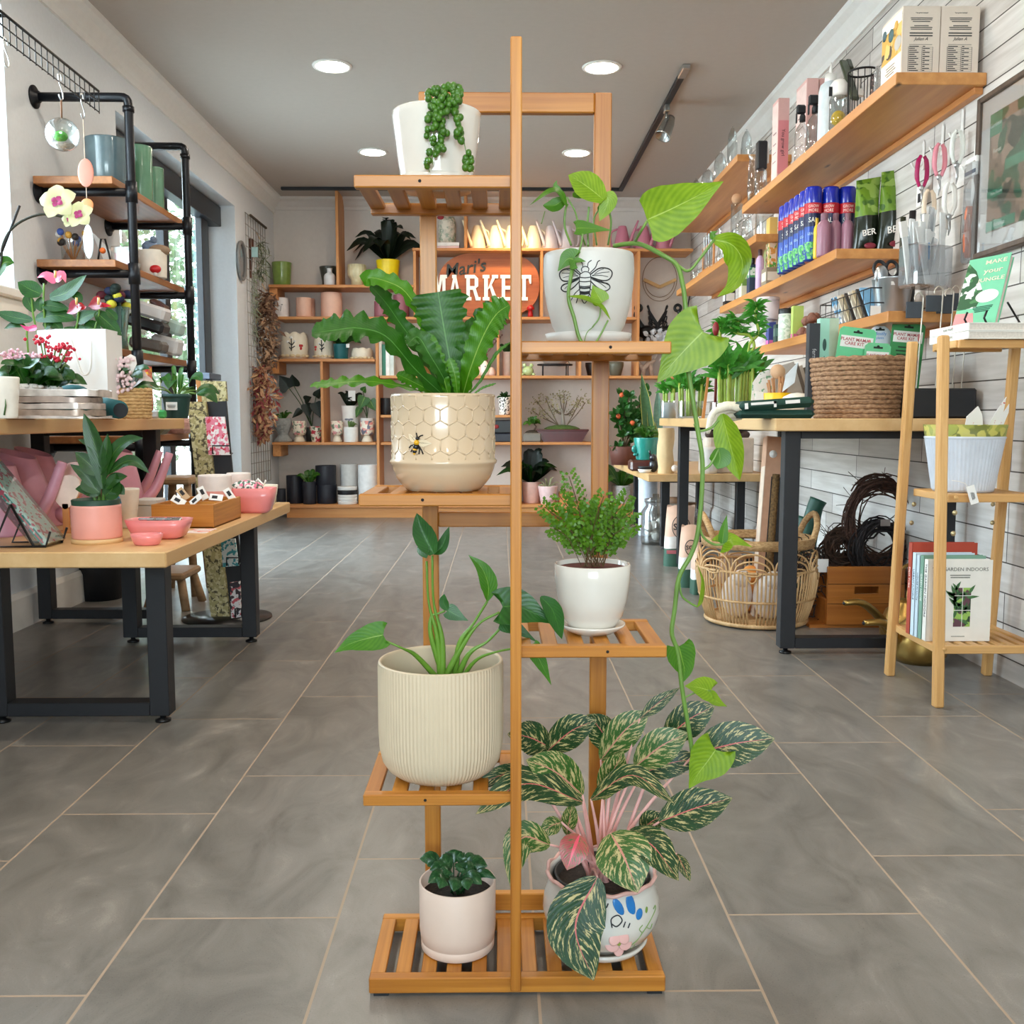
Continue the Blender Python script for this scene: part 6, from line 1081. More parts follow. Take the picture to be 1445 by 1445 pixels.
p=Xp(1369,300,WR-.03);t=Thing('packed_tool','orange handled tool in a clear pack hung beside the picture frame','tool',(p.x,p.y,p.z));t.part('handle',MB().tube(spline([(0,.0,.02),(0,.012,-.05),(0,.004,-.14)],10),[.012,.014,.014,.012,.010,.012,.014,.014,.013,.01],10),plain((196,106,70),.4));t.part('sleeve',MB().box(-.012,.012,-.036,.036,-.16,.16,bev=.01),glass((236,238,240),.14,.06));t.part('header_card',MB().box(-.005,.005,-.035,.035,.11,.17,bev=.002),WMAT);t.part('label_stripe',MB().box(-.006,-.005,-.034,.034,.118,.13),plain((50,70,100),.5));t.part('white_top',MB().ball((0,0,.06),.03,sc=(.4,1,1.5)),WMAT)
p=Xp(1327,395,WR-.06);t=Thing('stake_holder','clear holder packed with sleeved white plant stakes on the board wall','holder',(p.x-.06,p.y,p.z),rz=-1.15);PL_=glass((232,236,240),.12,.12);rr=random.Random(8)
t.part('holder',MB().box(-.03,.05,-.085,.085,-.03,.11,bev=.008),PL_)
for i in range(22):
 y=rr.uniform(-.075,.075);tl=rr.uniform(-.35,.35);L_=rr.uniform(.16,.27);M=tr((rr.uniform(-.02,.04),y,-.02))@MX.Rotation(-tl*.9,4,'X')@MX.Rotation(rr.uniform(-.05,.05),4,'Y');t.part('sleeve',MB().box(-.003,.003,-.012,.012,0,L_,T=M,bev=.002),PL_ if i%3==0 else plain((224,226,226),.35));
 if i%5==0:t.part('header_card',MB().box(-.004,.004,-.014,.014,L_-.05,L_,T=M),PAPER)
 if i%7==2:t.part('blue_strip',MB().box(-.0045,.0045,-.003,.003,L_*.45,L_*.75,T=M),plain((50,140,200),.5))
for i,(x,y,lean)in enumerate(((1290,424,-.07),(1318,415,0.0),(1333,418,.0),(1342,414,.02),(1355,412,.05))):
 d=3.10+.025*i;A=Yp(x,y,d);b0=V((A.x+.02,A.y+.015,.79));t=Thing('chalkboard_stake',['small slate tag on a hooked stake, leaning left by the basket','small slate tag on a hooked stake, second from the basket','small slate tag on a hooked stake, middle of the five','small slate tag on a hooked stake, fourth from the basket','small slate tag on a hooked stake, nearest the green book'][i],'plant marker',(A.x,A.y,.79),group='slate tags on hooked stakes',world=True)
 t.part('stake',MB().tube(spline([b0,A+V((.028,0,-.02)),A+V((.026,0,.012)),A+V((.014,0,.024)),A+V((.002,0,.012)),A+V((.002,-.002,.0))],26),.0022,6),plain((196,188,176),.35,.6));t.part('slate',MB().box(A.x-.026,A.x+.024,A.y-.004,A.y-.001,A.z-.055,A.z-.004,bev=.001),plain((62,68,76),.7))
solo('black_planter',MB().box(-.15,.07,-.08,.08,0,.095,bev=.006),plain((14,15,20),.45),'black rectangular box on the table behind the ladder stand holding the stakes','box',(1.44,3.165,.775))
y0,y1=Xp(1384,140,WR-.02).y,2.35;z1,z0=Xp(1385,140,WR-.02).z,Xp(1383,365,WR-.02).z;t=Thing('framed_poster','dark wood framed garden magazine poster on the board wall','picture',(WR-.02,(y0+y1)/2,(z0+z1)/2));hy,hz=(y0-y1)/2,(z1-z0)/2;f_=.018;b=MB()
b.box(-.012,.018,hy-f_,hy,-hz,hz,bev=.003);b.box(-.012,.018,-hy,-hy+f_,-hz,hz,bev=.003);b.box(-.012,.018,-hy+f_,hy-f_,hz-f_,hz,bev=.003);b.box(-.012,.018,-hy+f_,hy-f_,-hz,-hz+f_,bev=.003)
t.part('frame',b,wood((104,84,70),(70,54,44),'z',1,.5));t.part('mat_board',MB().box(0,.004,-hy+f_,hy-f_,-hz+f_,hz-f_),PAPER);my,mz=hy-.075,hz-.07;pr=t.part('poster',MB().box(-.002,0,-my,my,-mz,mz),blotch((150,128,110),((70,84,70),(190,160,140),(60,120,90)),9,.54,.4));TL=plain((84,166,132),.5)
b=MB()
for(a,c,e,g_)in((my-.07,my,mz*.62,mz),(my-.17,my,-mz*.98,-mz*.82),(my-.09,my,-mz*.42,-mz*.3),(-my*.2,my-.1,-mz*.05,mz*.12),(-my,-my*.3,mz*.5,mz*.7)):b.box(-.003,-.002,a,c,e,g_)
t.part('green_panel',b,TL,pr);b=MB()
for s,yy,zz,sz in(('Gardens',my-.035,mz*.80,.02),('Forest',my-.05,mz*.35,.018),('Palm House',my-.055,-mz*.36,.014),('Gardens',0,.03*mz,.02),('Botanical',my-.08,-mz*.9,.018)):b.text(s,sz,faceleft((-.0034,yy,zz)),.0003)
t.part('lettering',b,plain((240,244,236),.6,var=0),pr);t.part('glazing',MB().box(-.006,-.0045,-hy+f_,hy-f_,-hz+f_,hz-f_),glass((250,250,250),.012))
# ================================================================= RIGHT TABLES
def utable(lab,x0,x1,y0,y1,zt,th,frames,fx0,fx1,lw=.05):
 t=Thing('table',lab,'table',((x0+x1)/2,(y0+y1)/2,0),world=True);t.part('tabletop',MB().box(x0,x1,y0,y1,zt-th,zt,bev=.003),BLOCK['y'])
 for y in frames:
  fa=t.part('top_bar',MB().box(fx0+lw,fx1-lw,y,y+lw,zt-th-.025,zt-th-.001,bev=.002),BLACK);t.part('foot_bar',MB().box(fx0+lw,fx1-lw,y,y+lw,.02,.055,bev=.002),BLACK)
  for xx in(fx0,fx1-lw):t.part('leg',MB().box(xx,xx+lw,y,y+lw,.02,zt-th-.001,bev=.002),BLACK,fa);t.part('foot',MB().lathe([(0,0),(.02,0),(.02,.006),(.008,.01),(.008,.02),(0,.02)],14,c=(xx+lw/2,y+lw/2,0)),BLKM,fa)
 return t
TZ=.775;utable('pale butcher block table on black steel frames along the board wall',.868,1.515,3.07,5.30,TZ,.04,(3.15,5.0),.925,1.49);LZ=.465
utable('low butcher block bench on black frames at the far end of the board wall',.83,1.515,5.42,7.05,LZ,.042,(5.72,6.88),.955,1.45)
def rope_basket(name,lab,cat,loc,r0,r1,h,rows,sq=1.0,col=((176,138,104),(126,92,66))):
 t=Thing(name,lab,cat,loc);b=MB();rw=h/rows/1.7;n=72
 for i in range(rows):
  z=h*(i+.5)/rows;r=r0+(r1-r0)*(i+.5)/rows;P=[(r*math.cos(2*PI*k/n),r*sq*math.sin(2*PI*k/n),z+rw*.18*math.sin(k*2.4+i))for k in range(n)];b.tube(P,[rw*(1+.16*math.sin(k*1.9+i*1.3))for k in range(n)],7,closed=True)
 t.part('rope_wall',b,woven(*col));t.part('base',MB().lathe([(0,.002),(r0,.002),(r0,.008),(0,.008)],36,T=MX.Diagonal((1,sq,1,1))),woven(*col));return t
c=Yp(1214,590,3.27);bk=rope_basket('rope_basket','brown woven rope basket packed with carded goods on the right table','basket',(c.x,3.27,TZ),.142,.166,.198,13)
bc=V((c.x,3.27,TZ))
def card(x1,x2,yt,y,c,lab,name='carded_tool',rz=0,rot_=0,round_=False,band=True,dark=False,txt=None):
 A,B=Yp(x1,yt,y),Yp(x2,yt,y);w_=B.x-A.x;h_=A.z-(TZ+.03);t=Thing(name,lab,'packaged goods',((A.x+B.x)/2,y,TZ+.03),rz);M=MX.Rotation(rot_,4,'Y')
 sh=[(-w_/2,0),(w_/2,0),(w_/2,h_-.01),(w_/2-.01,h_),(-w_/2+.01,h_),(-w_/2,h_-.01)]if not round_ else[(-w_/2,0),(w_/2,0)]+[(w_/2*math.cos(a),h_-w_/2+w_/2*math.sin(a))for a in[PI*i/14 for i in range(15)]]
 cm=t.part('card',MB().prism(sh,-.002,.002,T=M@fr((0,0,0),(1,0,0),(0,0,1))),plain(c,.45,var=.03));t.part('hang_slot',MB().box(-.015,.015,-.0028,-.002,h_-.018,h_-.012,T=M).ball((0,-.002,h_-.012),.005,sc=(1,.2,1),T=M),plain((30,40,34),.8,var=0),cm)
 if band:t.part('label_band',MB().box(-w_*.44,w_*.44,-.0028,-.002,h_-.065,h_-.028,T=M),PAPER,cm);b=MB();b.text('PLANT MAMA',w_*.125,M@facecam((-w_*.06,-.0032,h_-.040)),.0003,bold=.01);b.text('CARE KIT',w_*.125,M@facecam((-w_*.06,-.0032,h_-.053)),.0003,bold=.01);t.part('lettering',b,plain((186,84,92),.6,var=0),cm);t.part('figure_print',MB().ball((w_*.34,-.0028,h_-.046),.008,sc=(.7,.15,1.6),T=M),plain((214,130,130),.5),cm)
 return t,w_,h_,M,cm
t,w_,h_,M,cm=card(1172,1224,462,3.24,(108,206,150),'mint green tool card, left in the rope basket',rot_=.12)
for x,s in((-.028,.5),(.03,1.0)):t.part('trowel_blade',MB().prism([(x-.012,0),(x+.012,0),(x+.012,.05+s*.03),(x,.075+s*.05),(x-.012,.05+s*.03)],-.008,-.003,T=M@tr((0,0,.06))@fr((0,0,0),(1,0,0),(0,0,1))if True else None),plain((60,72,66),.4,.4))
t,w_,h_,M,cm=card(1216,1252,484,3.21,(112,200,146),'smaller mint green tool card in front of the round white card',rot_=.06);t.part('trowel_blade',MB().prism([(-.006,0),(.012,0),(.012,.05),(.004,.08)],-.006,-.003,T=M@tr((0,0,.07))@fr((0,0,0),(1,0,0),(0,0,1))),plain((50,70,56),.5))
t,w_,h_,M,cm=card(1250,1297,455,3.24,(52,140,78),'dark green tool card with lines of print, right in the rope basket',rot_=.08);t.part('printed_text',label_lines(MB(),M@facecam((0,-.0024,h_-.105)),w_*.8,.06,5,3),plain((20,60,34),.6),cm)
t,w_,h_,M,cm=card(1226,1258,459,3.30,(232,232,244),'round topped white card between the two green cards',round_=True,band=False);t.part('lettering',MB().text('Mostly',.016,M@facecam((0,-.003,h_-.028)),.0003).text('plants',.011,M@facecam((0,-.003,h_-.042)),.0003),plain((90,150,214),.6,var=0),cm)
for x1,x2,yt,y,c,lab,txt in((1142,1158,456,3.29,(44,46,52),'tall narrow black box at the left of the rope basket','fern'),(1157,1184,449,3.33,(172,226,206),'tall narrow mint box with a spoon picture in the rope basket','')):
 A,B=Yp(x1,yt,y),Yp(x2,yt,y);t=Thing('tool_box',lab,'box',((A.x+B.x)/2,y,TZ+.02));hh=A.z-TZ-.02;w_=B.x-A.x;t.part('carton',MB().box(-w_/2,w_/2,0,.03,0,hh,bev=.0015),plain(c,.5,var=.02))
 if txt:t.part('printed_text',MB().text(txt,.02,MX(((0,1,0,0),(0,0,-1,-.0008),(-1,0,0,hh*.66),(0,0,0,1))),.0003),plain((180,180,180),.6))
 else:t.part('spoon_print',MB().ball((-w_*.22,-.0005,hh*.72),.012,sc=(.55,.05,1.7)).box(-w_*.24,-w_*.20,-.0012,0,hh*.3,hh*.6),plain((60,90,84),.5));t.part('side_face',MB().box(w_*.02,w_*.499,-.0006,0,.001,hh-.001),plain((190,206,180),.5))
t=Thing('canvas_tool_roll','dark green folded canvas tool roll with white print lying before the rope basket','tool roll',(Yp(1092,590,3.14).x,3.16,TZ));DG=plain((16,60,50),.7,var=.1,ns=40)
A=t.o.location;t.part('lower_fold',MB().box(-.125,.125,-.05,.07,0,.028,bev=.012),DG);T=MX.Rotation(-.07,4,'Y');t.part('upper_fold',MB().box(-.115,.125,-.055,.06,.028,.062,bev=.014,T=T),DG);t.part('white_print',MB().box(-.08,.0,-.0575,-.054,.047,.055,T=T).box(.03,.075,-.0575,-.054,.044,.055,T=T).box(-.008,.0,-.0575,-.054,.036,.055,T=T).box(-.10,-.09,-.0575,-.054,.036,.055,T=T),PAPER)
t=Thing('work_gloves','cream knitted work gloves with fingers hanging over the table edge','gloves',(Yp(1022,590,3.16).x,3.18,TZ),world=True);GLV=plain((232,226,206),.85,bump=.4,ns=120)
for i,pts in enumerate(([(1046,577),(1030,574),(1014,578),(1006,584),(1001,598),(999,612)],[(1046,580),(1030,578),(1016,584),(1010,590),(1006,606)],[(1046,584),(1028,586),(1014,588)],[(1046,587),(1030,590),(1018,590)],[(1044,574),(1030,571),(1012,573)])):t.part('finger',MB().tube(spline(px3(pts,3.13+.02*i),16),[.012]*6+[.011]*6+[.009]*3+[.005],9),GLV)
t.part('palm',MB().ball(Yp(1038,582,3.19),.03,sc=(1.2,1,.6)),GLV)
c=Yp(1097,562,3.50);t=Thing('brush_pot','yellow tub of small wooden brushes on the right table','tub',(c.x,3.50,TZ));r=19*3.5/F;h=Yp(1097,555,3.5).z-TZ;t.part('tub',MB().lathe(wallprof([(r*.9,0),(r,h)],.003,.01),28),plain((240,190,20),.4))
rr=random.Random(5)
for i in range(12):a=rr.random()*6.28;t.part('brush_handle',MB().tube([(r*.3*math.cos(a),r*.3*math.sin(a),.01),(r*.75*math.cos(a),r*.6*math.sin(a),h+rr.uniform(.03,.06))],.0045,6),wood((190,140,96),(150,104,66),'z',2,.5))
t.part('round_brush',MB().lathe([(0,0),(.026,0),(.026,.008),(0,.008)],24,T=tr((-.005,-.01,h+.075))@MX.Rotation(PI/2-.2,4,'X')),plain((206,166,130),.5));t.part('wood_paddle',MB().box(-.014,.014,-.005,.005,h*.6,h+.055,bev=.004,T=MX.Rotation(.15,4,'Y')),PINE['z'])
def tagcard(name,lab,cat,pts,y,m,th=.002,extra=None):
 P=[Yp(px,py,y)for px,py in pts];c=sum(P,V())/len(P);b=MB();n=len(P);b.add([p-c+V((0,-th,0))for p in P]+[p-c+V((0,th,.0))for p in P],[tuple(range(n)),tuple(range(2*n-1,n-1,-1))]+[(i,n+i,n+(i+1)%n,(i+1)%n)for i in range(n)]);t=Thing(name,lab,cat,c);t.part('card',b,m);return t
tagcard('price_card','slanted white price card leaning before the grey notebooks','card',[(1104,553),(1109,529),(1126,511),(1121,540)],3.46,plain((222,232,240),.6));t=tagcard('care_card','round topped white card with green sprigs left of the brush tub','card',[(1058,588),(1062,540),(1072,526),(1084,522),(1094,526),(1096,588)],3.62,blotch((226,228,226),((120,170,140),),60,.6));tagcard('care_card','small white card with a dot before the sprig patterned card','card',[(1064,588),(1066,552),(1077,553),(1077,588)],3.40,PAPER)
for i in range(5):
 M=tr((Yp(1124+4*i,560,3.62+.03*i).x,3.66+.018*i,TZ+.012))@MX.Rotation(-.32,4,'Y');o=solo('notebook',MB().box(-.035,.06,-.004,.004,0,.19-.006*i,bev=.001),plain(((176,172,166),(120,112,104),(206,200,192),(96,88,82),(196,168,168))[i],.7),['pale grey notebook nearest in the leaning bundle','brownish grey notebook second in the leaning bundle','light notebook in the middle of the leaning bundle','dark notebook fourth in the leaning bundle','pink notebook at the back of the leaning bundle'][i],'notebook',group='leaning bundle of notebooks');o.matrix_world=M
solo('felt_hat',MB().ball((0,0,0),.06,sc=(1.1,1,.75)),plain((230,226,214),.85),'cream rounded bag lying behind the tool roll against the basket','bag',(Yp(1130,560,3.36).x,3.40,TZ+.044))
BST=plain((150,176,70),.4,var=.2,ns=25);BLF=leafm((40,120,30),(84,164,56),None,.4,8,.02,.3)
def bamboo(px,y,w,yt,yj,n,lab,seed,jar=True,lf=150,zb=TZ):
 rr=random.Random(seed);c=Yp(px,590,y);t=Thing('lucky_bamboo',lab,'potted plant',(c.x,y,zb));r=w/2*y/F;hj=Yp(px,yj,y).z-zb;ht=Yp(px,yt,y).z-zb;fo=MB()
 if jar:t.part('glass_jar',MB().lathe([(0,0),(r*.9,0),(r*.94,.01),(r*.94,hj)],28),GL)
 for i in range(n):
  a=rr.random()*6.28;q=math.sqrt(rr.random())*r*.82;x_,y_=q*math.cos(a),q*math.sin(a);hs_=ht*rr.uniform(.55,.72);S=[V((x_*.9,y_*.9,.01)),V((x_,y_,hs_*.5)),V((x_*1.06,y_*1.06,hs_))]
  t.part('stalk',MB().tube(spline(S,8),[.0065*(1.12 if k%2 else 1)for k in range(8)],7),BST)
  for k in range(lf//n):
   p=V((x_*1.05,y_*1.05,hs_*rr.uniform(.86,1.06)));az=rr.random()*6.28;d=V((math.cos(az)*.7,math.sin(az)*.7,rr.uniform(.2,1.5))).normalized();l=rr.uniform(.05,.10)*ht/.25;leaf(fo,[p,p+d*l*.55,p+d*l+V((0,0,-.018))],.017*ht/.25,'lance',(0,-1,.3),nu=5,nv=2)
 t.part('leaves',fo,BLF);return t
bamboo(1030,3.98,60,482,568,18,'big jar of lucky bamboo stalks with dense leaves behind the gloves',1,lf=190);bamboo(975,4.65,40,520,566,12,'smaller jar of lucky bamboo left of the big one',2,lf=110);bamboo(1056,4.35,36,480,568,8,'jar of lucky bamboo right behind the big one',5,lf=80);bamboo(946,5.1,26,524,566,6,'far bamboo sprigs beside the white glass candle',6,jar=False,lf=60)
c=Yp(1062,590,4.3);t=Thing('curly_bamboo','tall twisted bamboo with leafy tips rising in front of the shelf','potted plant',(c.x,4.30,TZ),world=True);st_=MB();fo=MB();rr=random.Random(12)
for pts in([(1050,590),(1046,540),(1052,505),(1064,490),(1058,474),(1040,470),(1030,460),(1042,452)],[(1060,590),(1062,520),(1056,490),(1070,470),(1066,448),(1068,430)],[(1044,590),(1036,530),(1020,490),(1016,468),(1026,456)]):
 S=spline(px3(pts,4.3),40);t.part('stalk',MB().tube(S,.007,7),BST)
 for k in range(70):p=S[rr.choice([39,38,36,33,30,27,22])];az=rr.random()*6.28;d=V((math.cos(az),math.sin(az)*.6,rr.uniform(-.2,1))).normalized();l=rr.uniform(.04,.08);leaf(fo,[p,p+d*l*.5,p+d*l+V((0,0,-.015))],.015,'lance',(0,-1,.3),nu=5,nv=2)
t.part('leaves',fo,BLF)
t=tagcard('wood_easel','thin wooden easel sign standing before the bamboo jars','sign',[(990,592),(998,530),(1001,530),(994,592)],4.35,PINE['z'],.004);c=Yp(1010,520,4.05);t=Thing('red_finial','dark red ornament stick rising among the bamboo leaves','ornament',(c.x,4.05,TZ),world=True);t.part('stick',MB().tube([V((c.x,4.05,TZ+.01)),Yp(1012,474,4.05)],.006,7),plain((120,40,40),.5));t.part('finial',MB().ball(Yp(1010,464,4.05),.018,sc=(.8,.8,1.6)),plain((130,24,30),.4))
c=Yp(943,590,5.0);r=11*5.0/F;t=gls('glass_candle','pale grey glass candle at the far corner of the right table','candle',[(0,0),(r*.95,0),(r,.008),(r,.088)],(c.x,5.0,TZ));t.part('wax',MB().lathe([(0,.002),(r*.93,.002),(r*.93,.08),(0,.08)],24),plain((196,204,208),.5))
# ================================================================= things under and beyond the right table
c=Zp(1068,893,0);by=3.70;cx=Yp(1068,800,by).x;r1=80*by/F;t=Thing('rattan_basket','large open rattan basket with looped arches and two round handles under the right table','basket',(cx,by,0),world=True);RT=wood((222,184,134),(190,148,98),'z',2,.55);RTD=woven((206,168,118),(168,128,84));hb=Yp(1068,756,by).z
def rb(z):v=z/hb;return r1*(.80+.26*math.sin(PI*min(1,v*.72+.06)))if v<.7 else r1*(1.055-.10*(v-.7)/.3)
def ring(z,w_,nm,m=RT,rr_=None):r=rr_ or rb(z);t.part(nm,MB().tube([V((cx+r*math.cos(a),by+r*math.sin(a),z))for a in[2*PI*i/64 for i in range(64)]],w_,7,closed=True),m)
b=MB();r=rb(hb)
b.lathe([(r-.008,hb-.035),(r+.006,hb-.034),(r+.008,hb),(r-.006,hb+.002),(r-.009,hb-.03)],64,c=(cx,by,0));t.part('woven_rim',b,RTD);ring(.012,.009,'base_ring',RT,rb(0)+.006);ring(.105,.005,'hoop');ring(.215,.005,'hoop');t.part('base',MB().lathe([(0,.008),(rb(0),.008),(rb(0),.016),(0,.016)],40,c=(cx,by,0)),RTD)
for k in range(9):
 b=MB();a0=2*PI*k/9-1.2
 for q in range(5):
  hw=(PI/9)*(1.0-.19*q);zt=hb-.045-.026*q;P=[]
  for i in range(21):
   u=i/20*2-1;ang=a0+hw*u*(1 if abs(u)<1 else 1);z=.22+(zt-.22)*math.sqrt(max(0,1-u*u));P.append(V((cx+(rb(z)+.002)*math.cos(ang),by+(rb(z)+.002)*math.sin(ang),z)))
  P=[V((cx+rb(z)*math.cos(a0-hw),by+rb(z)*math.sin(a0-hw),z))for z in(.014,.06,.11,.165)]+P+[V((cx+rb(z)*math.cos(a0+hw),by+rb(z)*math.sin(a0+hw),z))for z in(.165,.11,.06,.014)]
  b.tube(P,.0036,5)
 t.part('rattan_arch',b,RT)
for s in(-1,1):
 r=rb(hb);t.part('handle',MB().tube(spline([V((cx+s*r*.86,by-.07*1-.02,hb-.03)),V((cx+s*r*.99,by-.075,hb+.045)),V((cx+s*(r+.01),by,hb+.085)),V((cx+s*r*.99,by+.075,hb+.045)),V((cx+s*r*.86,by+.09,hb-.03))],20),.012,9),RTD)
tg=MB().box(-.02,.02,-.001,.001,-.05,0,T=tr((cx+r1*1.0,by-.12,.255)),bev=.0005);t.part('paper_tag',tg,PAPER)
rr=random.Random(14)
for i,(dx,dy,c,lab)in enumerate(((-.08,-.02,(236,226,220),'white plush bundle in the rattan basket, left'),(.03,-.06,(238,232,228),'white plush bundle in the rattan basket, middle'),(.10,.04,(190,40,44),'red plush bundle in the rattan basket'),(-.02,.08,(226,150,70),'orange and white bundle at the back of the rattan basket'))):solo('plush_bundle',MB().ball((0,0,0),.06,sc=(1,.9,1.4)).ball((.01,-.03,.07),.035),plain(c,.85,bump=.3,ns=60),lab,'plush toy',(cx+dx,by+dy,.016+.085))
A=Yp(1085,800,3.74);B=Yp(1098,625,3.80);d=(B-A).normalized();T=fr((A.x,A.y,A.z),d.cross(V((0,-1,.15))),d);L_=(B-A).length;t=Thing('moss_pole_box','tall kraft box with a window showing a brown mossy pole, standing in the rattan basket','box',(A.x,A.y,A.z),world=True);t.part('carton',MB().box(-.052,.052,-.35,L_+.02,-.03,.03,T=T,bev=.002),plain((206,160,130),.7));t.part('window',MB().box(-.025,.03,-.3,L_*.72,.03,.0306,T=T),BLACK);t.part('coir_pole',MB().tube([T@V((-.008,-.28,.036)),T@V((-.008,L_*.74,.036))],.014,9),plain((110,84,50),.9,var=.5,ns=120,bump=1));t.part('round_badge',MB().lathe([(0,.001),(.015,.001),(.015,0)],18,T=T@tr((-.024,L_*.9,.03))).lathe([(0,.001),(.015,.001),(.015,0)],18,T=T@tr((.022,L_*.9,.03))),PAPER);t.part('edge_stripe',MB().box(-.0526,-.05,-.3,L_*.8,-.02,.0304,T=T),plain((226,206,186),.6))
for i,(px,py,s)in enumerate(((1152,712,1),(1136,738,.9))):
 A=Yp(px,py,4.02+.06*i);base=V((A.x-.09,A.y+.02,0));t=Thing('watering_can',['dark green watering can with a wide upright spout behind the rattan basket','dark green watering can lower and nearer the basket rim'][i],'watering can',(base.x,base.y,0),world=True);GW=plain((24,74,58),.5);t.part('body',MB().lathe([(0,0),(.09,0),(.095,.02),(.085,.24),(.07,.27),(0,.27)],28,c=tuple(base)),GW);t.part('spout',MB().tube(spline([base+V((.04,0,.12)),base+V((.055,-.01,.24)),A+V((-.01,0,-.03)),A+V((.008,0,.02))],12),[.05,.05,.048,.045,.04,.038,.036,.034,.033,.033,.034,.036],14),GW)
cy0=3.55;A=Yp(1166,893,cy0);hc=Yp(1166,800,cy0).z;t=Thing('wooden_crate','orange stained wooden crate with a hand slot under the right table','crate',(A.x+.155,cy0+.15,0),world=True);CW=wood((196,124,52),(156,88,30),'x',.7,.4);x0,x1=A.x,min(A.x+.31,WR-.03);b=MB();zs=[.012,.075,.135,.195,hc]
b.box(x0,x1,cy0,cy0+.016,.012,hc*.50,bev=.002);b.box(x0,x0+.10,cy0,cy0+.016,hc*.50,hc*.72);b.box(x0+.19,x1,cy0,cy0+.016,hc*.50,hc*.72);b.box(x0,x1,cy0,cy0+.016,hc*.72,hc,bev=.002);b.box(x0+.10,x0+.19,cy0,cy0+.016,hc*.50,hc*.56);b.box(x0+.10,x0+.19,cy0,cy0+.016,hc*.68,hc*.72)
t.part('front_panel',b,CW);t.part('side_panel',MB().box(x0,x0+.014,cy0+.016,cy0+.3,.012,hc*.45,bev=.002),CW);t.part('side_panel',MB().box(x1-.014,x1,cy0+.016,cy0+.3,.012,hc,bev=.002),CW);t.part('back_panel',MB().box(x0,x1,cy0+.3,cy0+.314,.012,hc,bev=.002),CW);t.part('bottom',MB().box(x0-.06,x1,cy0+.01,cy0+.31,.0,.012),CW)
for zz in(.4,.72):t.part('plank_gap',MB().box(x0,x1,cy0-.0006,cy0,hc*zz-.001,hc*zz+.001),plain((70,40,16),.8,var=0))
def wreath(cxp,cyp,y,R_,th,c,lab,sz=1.0,n=46,seed=0,lean=0):
 c0=Yp(cxp,cyp,y);t=Thing('vine_wreath',lab,'wreath',(c0.x,c0.y,c0.z));rr=random.Random(seed);m1=plain(c,.9,var=.4,ns=90);b=MB()
 for i in range(n):
  a0=rr.random()*6.28;k=rr.choice((3.8,6.4,6.4,6.4));ro,zo=rr.gauss(0,th*.42),rr.gauss(0,th*.36);f1=rr.uniform(2,5);P=[V(((R_+ro*math.cos(a*f1*.4+a0))*math.cos(a),zo+th*.25*math.sin(a*f1),(R_+ro*math.cos(a*f1*.4+a0))*sz*math.sin(a)))for a in[a0+k*q/24 for q in range(25)]];b.tube(P,rr.uniform(.0018,.004),5)
 for i in range(n//2):a=rr.random()*6.28;p=V((R_*math.cos(a),rr.gauss(0,th*.4),R_*sz*math.sin(a)));d=V((math.cos(a+rr.uniform(-1.2,1.2)),rr.uniform(-.6,.6),math.sin(a+rr.uniform(-1.2,1.2))));b.tube([p,p+d*rr.uniform(.03,.075)],.0012,4)
 t.part('twined_vines',b,m1);t.o.rotation_euler=(lean,0,0);return t
wreath(1241,737,3.66,.112,.034,(74,50,40),'tall brown twig wreath leaning on the board wall above the crate',1.35,90,1);t=wreath(1240,772,3.63,.078,.035,(38,32,32),'smaller blackish twig wreath in the crate',1.15,60,2);t.part('paper_tag',MB().box(-.015,.02,-.05,-.047,.085,.11),plain((140,130,126),.7));wreath(1187,775,3.70,.05,.05,(66,46,34),'brown twig bundle at the left of the crate',1.0,80,3)
t=Thing('dried_moss','dark tangle of dried moss between the rattan basket and the crate','dried moss',(x0-.035,3.72,.012));b=MB();rr=random.Random(4)
for i in range(170):p=V((rr.uniform(-.03,.05),rr.uniform(-.08,.1),rr.uniform(0,.28)));d=V((rr.uniform(-1,1),rr.uniform(-1,1),rr.uniform(-1,1)))*.05;b.tube([p,p+d*.5+V((0,0,.012)),p+d],.0022,4)
t.part('fibres',b,plain((56,48,44),.9,var=.6,ns=50))
def brass(px,py,tipx,tipy,y,lab):
 m=plain((170,138,76),.3,.85,var=.1);c=Yp(px,py,y);t=Thing('watering_can',lab,'watering can',(c.x,y,0),world=True);r=.085;B0=V((c.x,y,0));t.part('body',MB().lathe([(0,0),(r*.8,0),(r,.025),(r*1.02,.06),(r*.8,.11),(r*.4,.14),(r*.36,.15),(r*.32,.15),(r*.3,.13),(0,.12)],32,c=tuple(B0)),m);tip=Yp(tipx,tipy,y-.06)
 t.part('spout',MB().tube(spline([B0+V((-.06,-.02,.03)),B0.lerp(tip,.45)+V((0,0,.03)),tip+V((.06,.0,.0)),tip],16),[.018-.0006*i for i in range(16)],9),m);t.part('spout_mouth',MB().ball(tip+V((-.0006,-.0035,0)),.006),BLACK);t.part('handle',MB().tube(spline([B0+V((-.03,0,.14)),B0+V((-.035,0,.24)),B0+V((.03,0,.27)),B0+V((.09,0,.18)),B0+V((.08,0,.07))],18),.007,8),m)
brass(1277,900,1191,851,3.33,'brass watering can with the higher spout, farther under the ladder stand');brass(1296,915,1219,879,3.06,'brass watering can with the lower spout, nearer under the ladder stand')
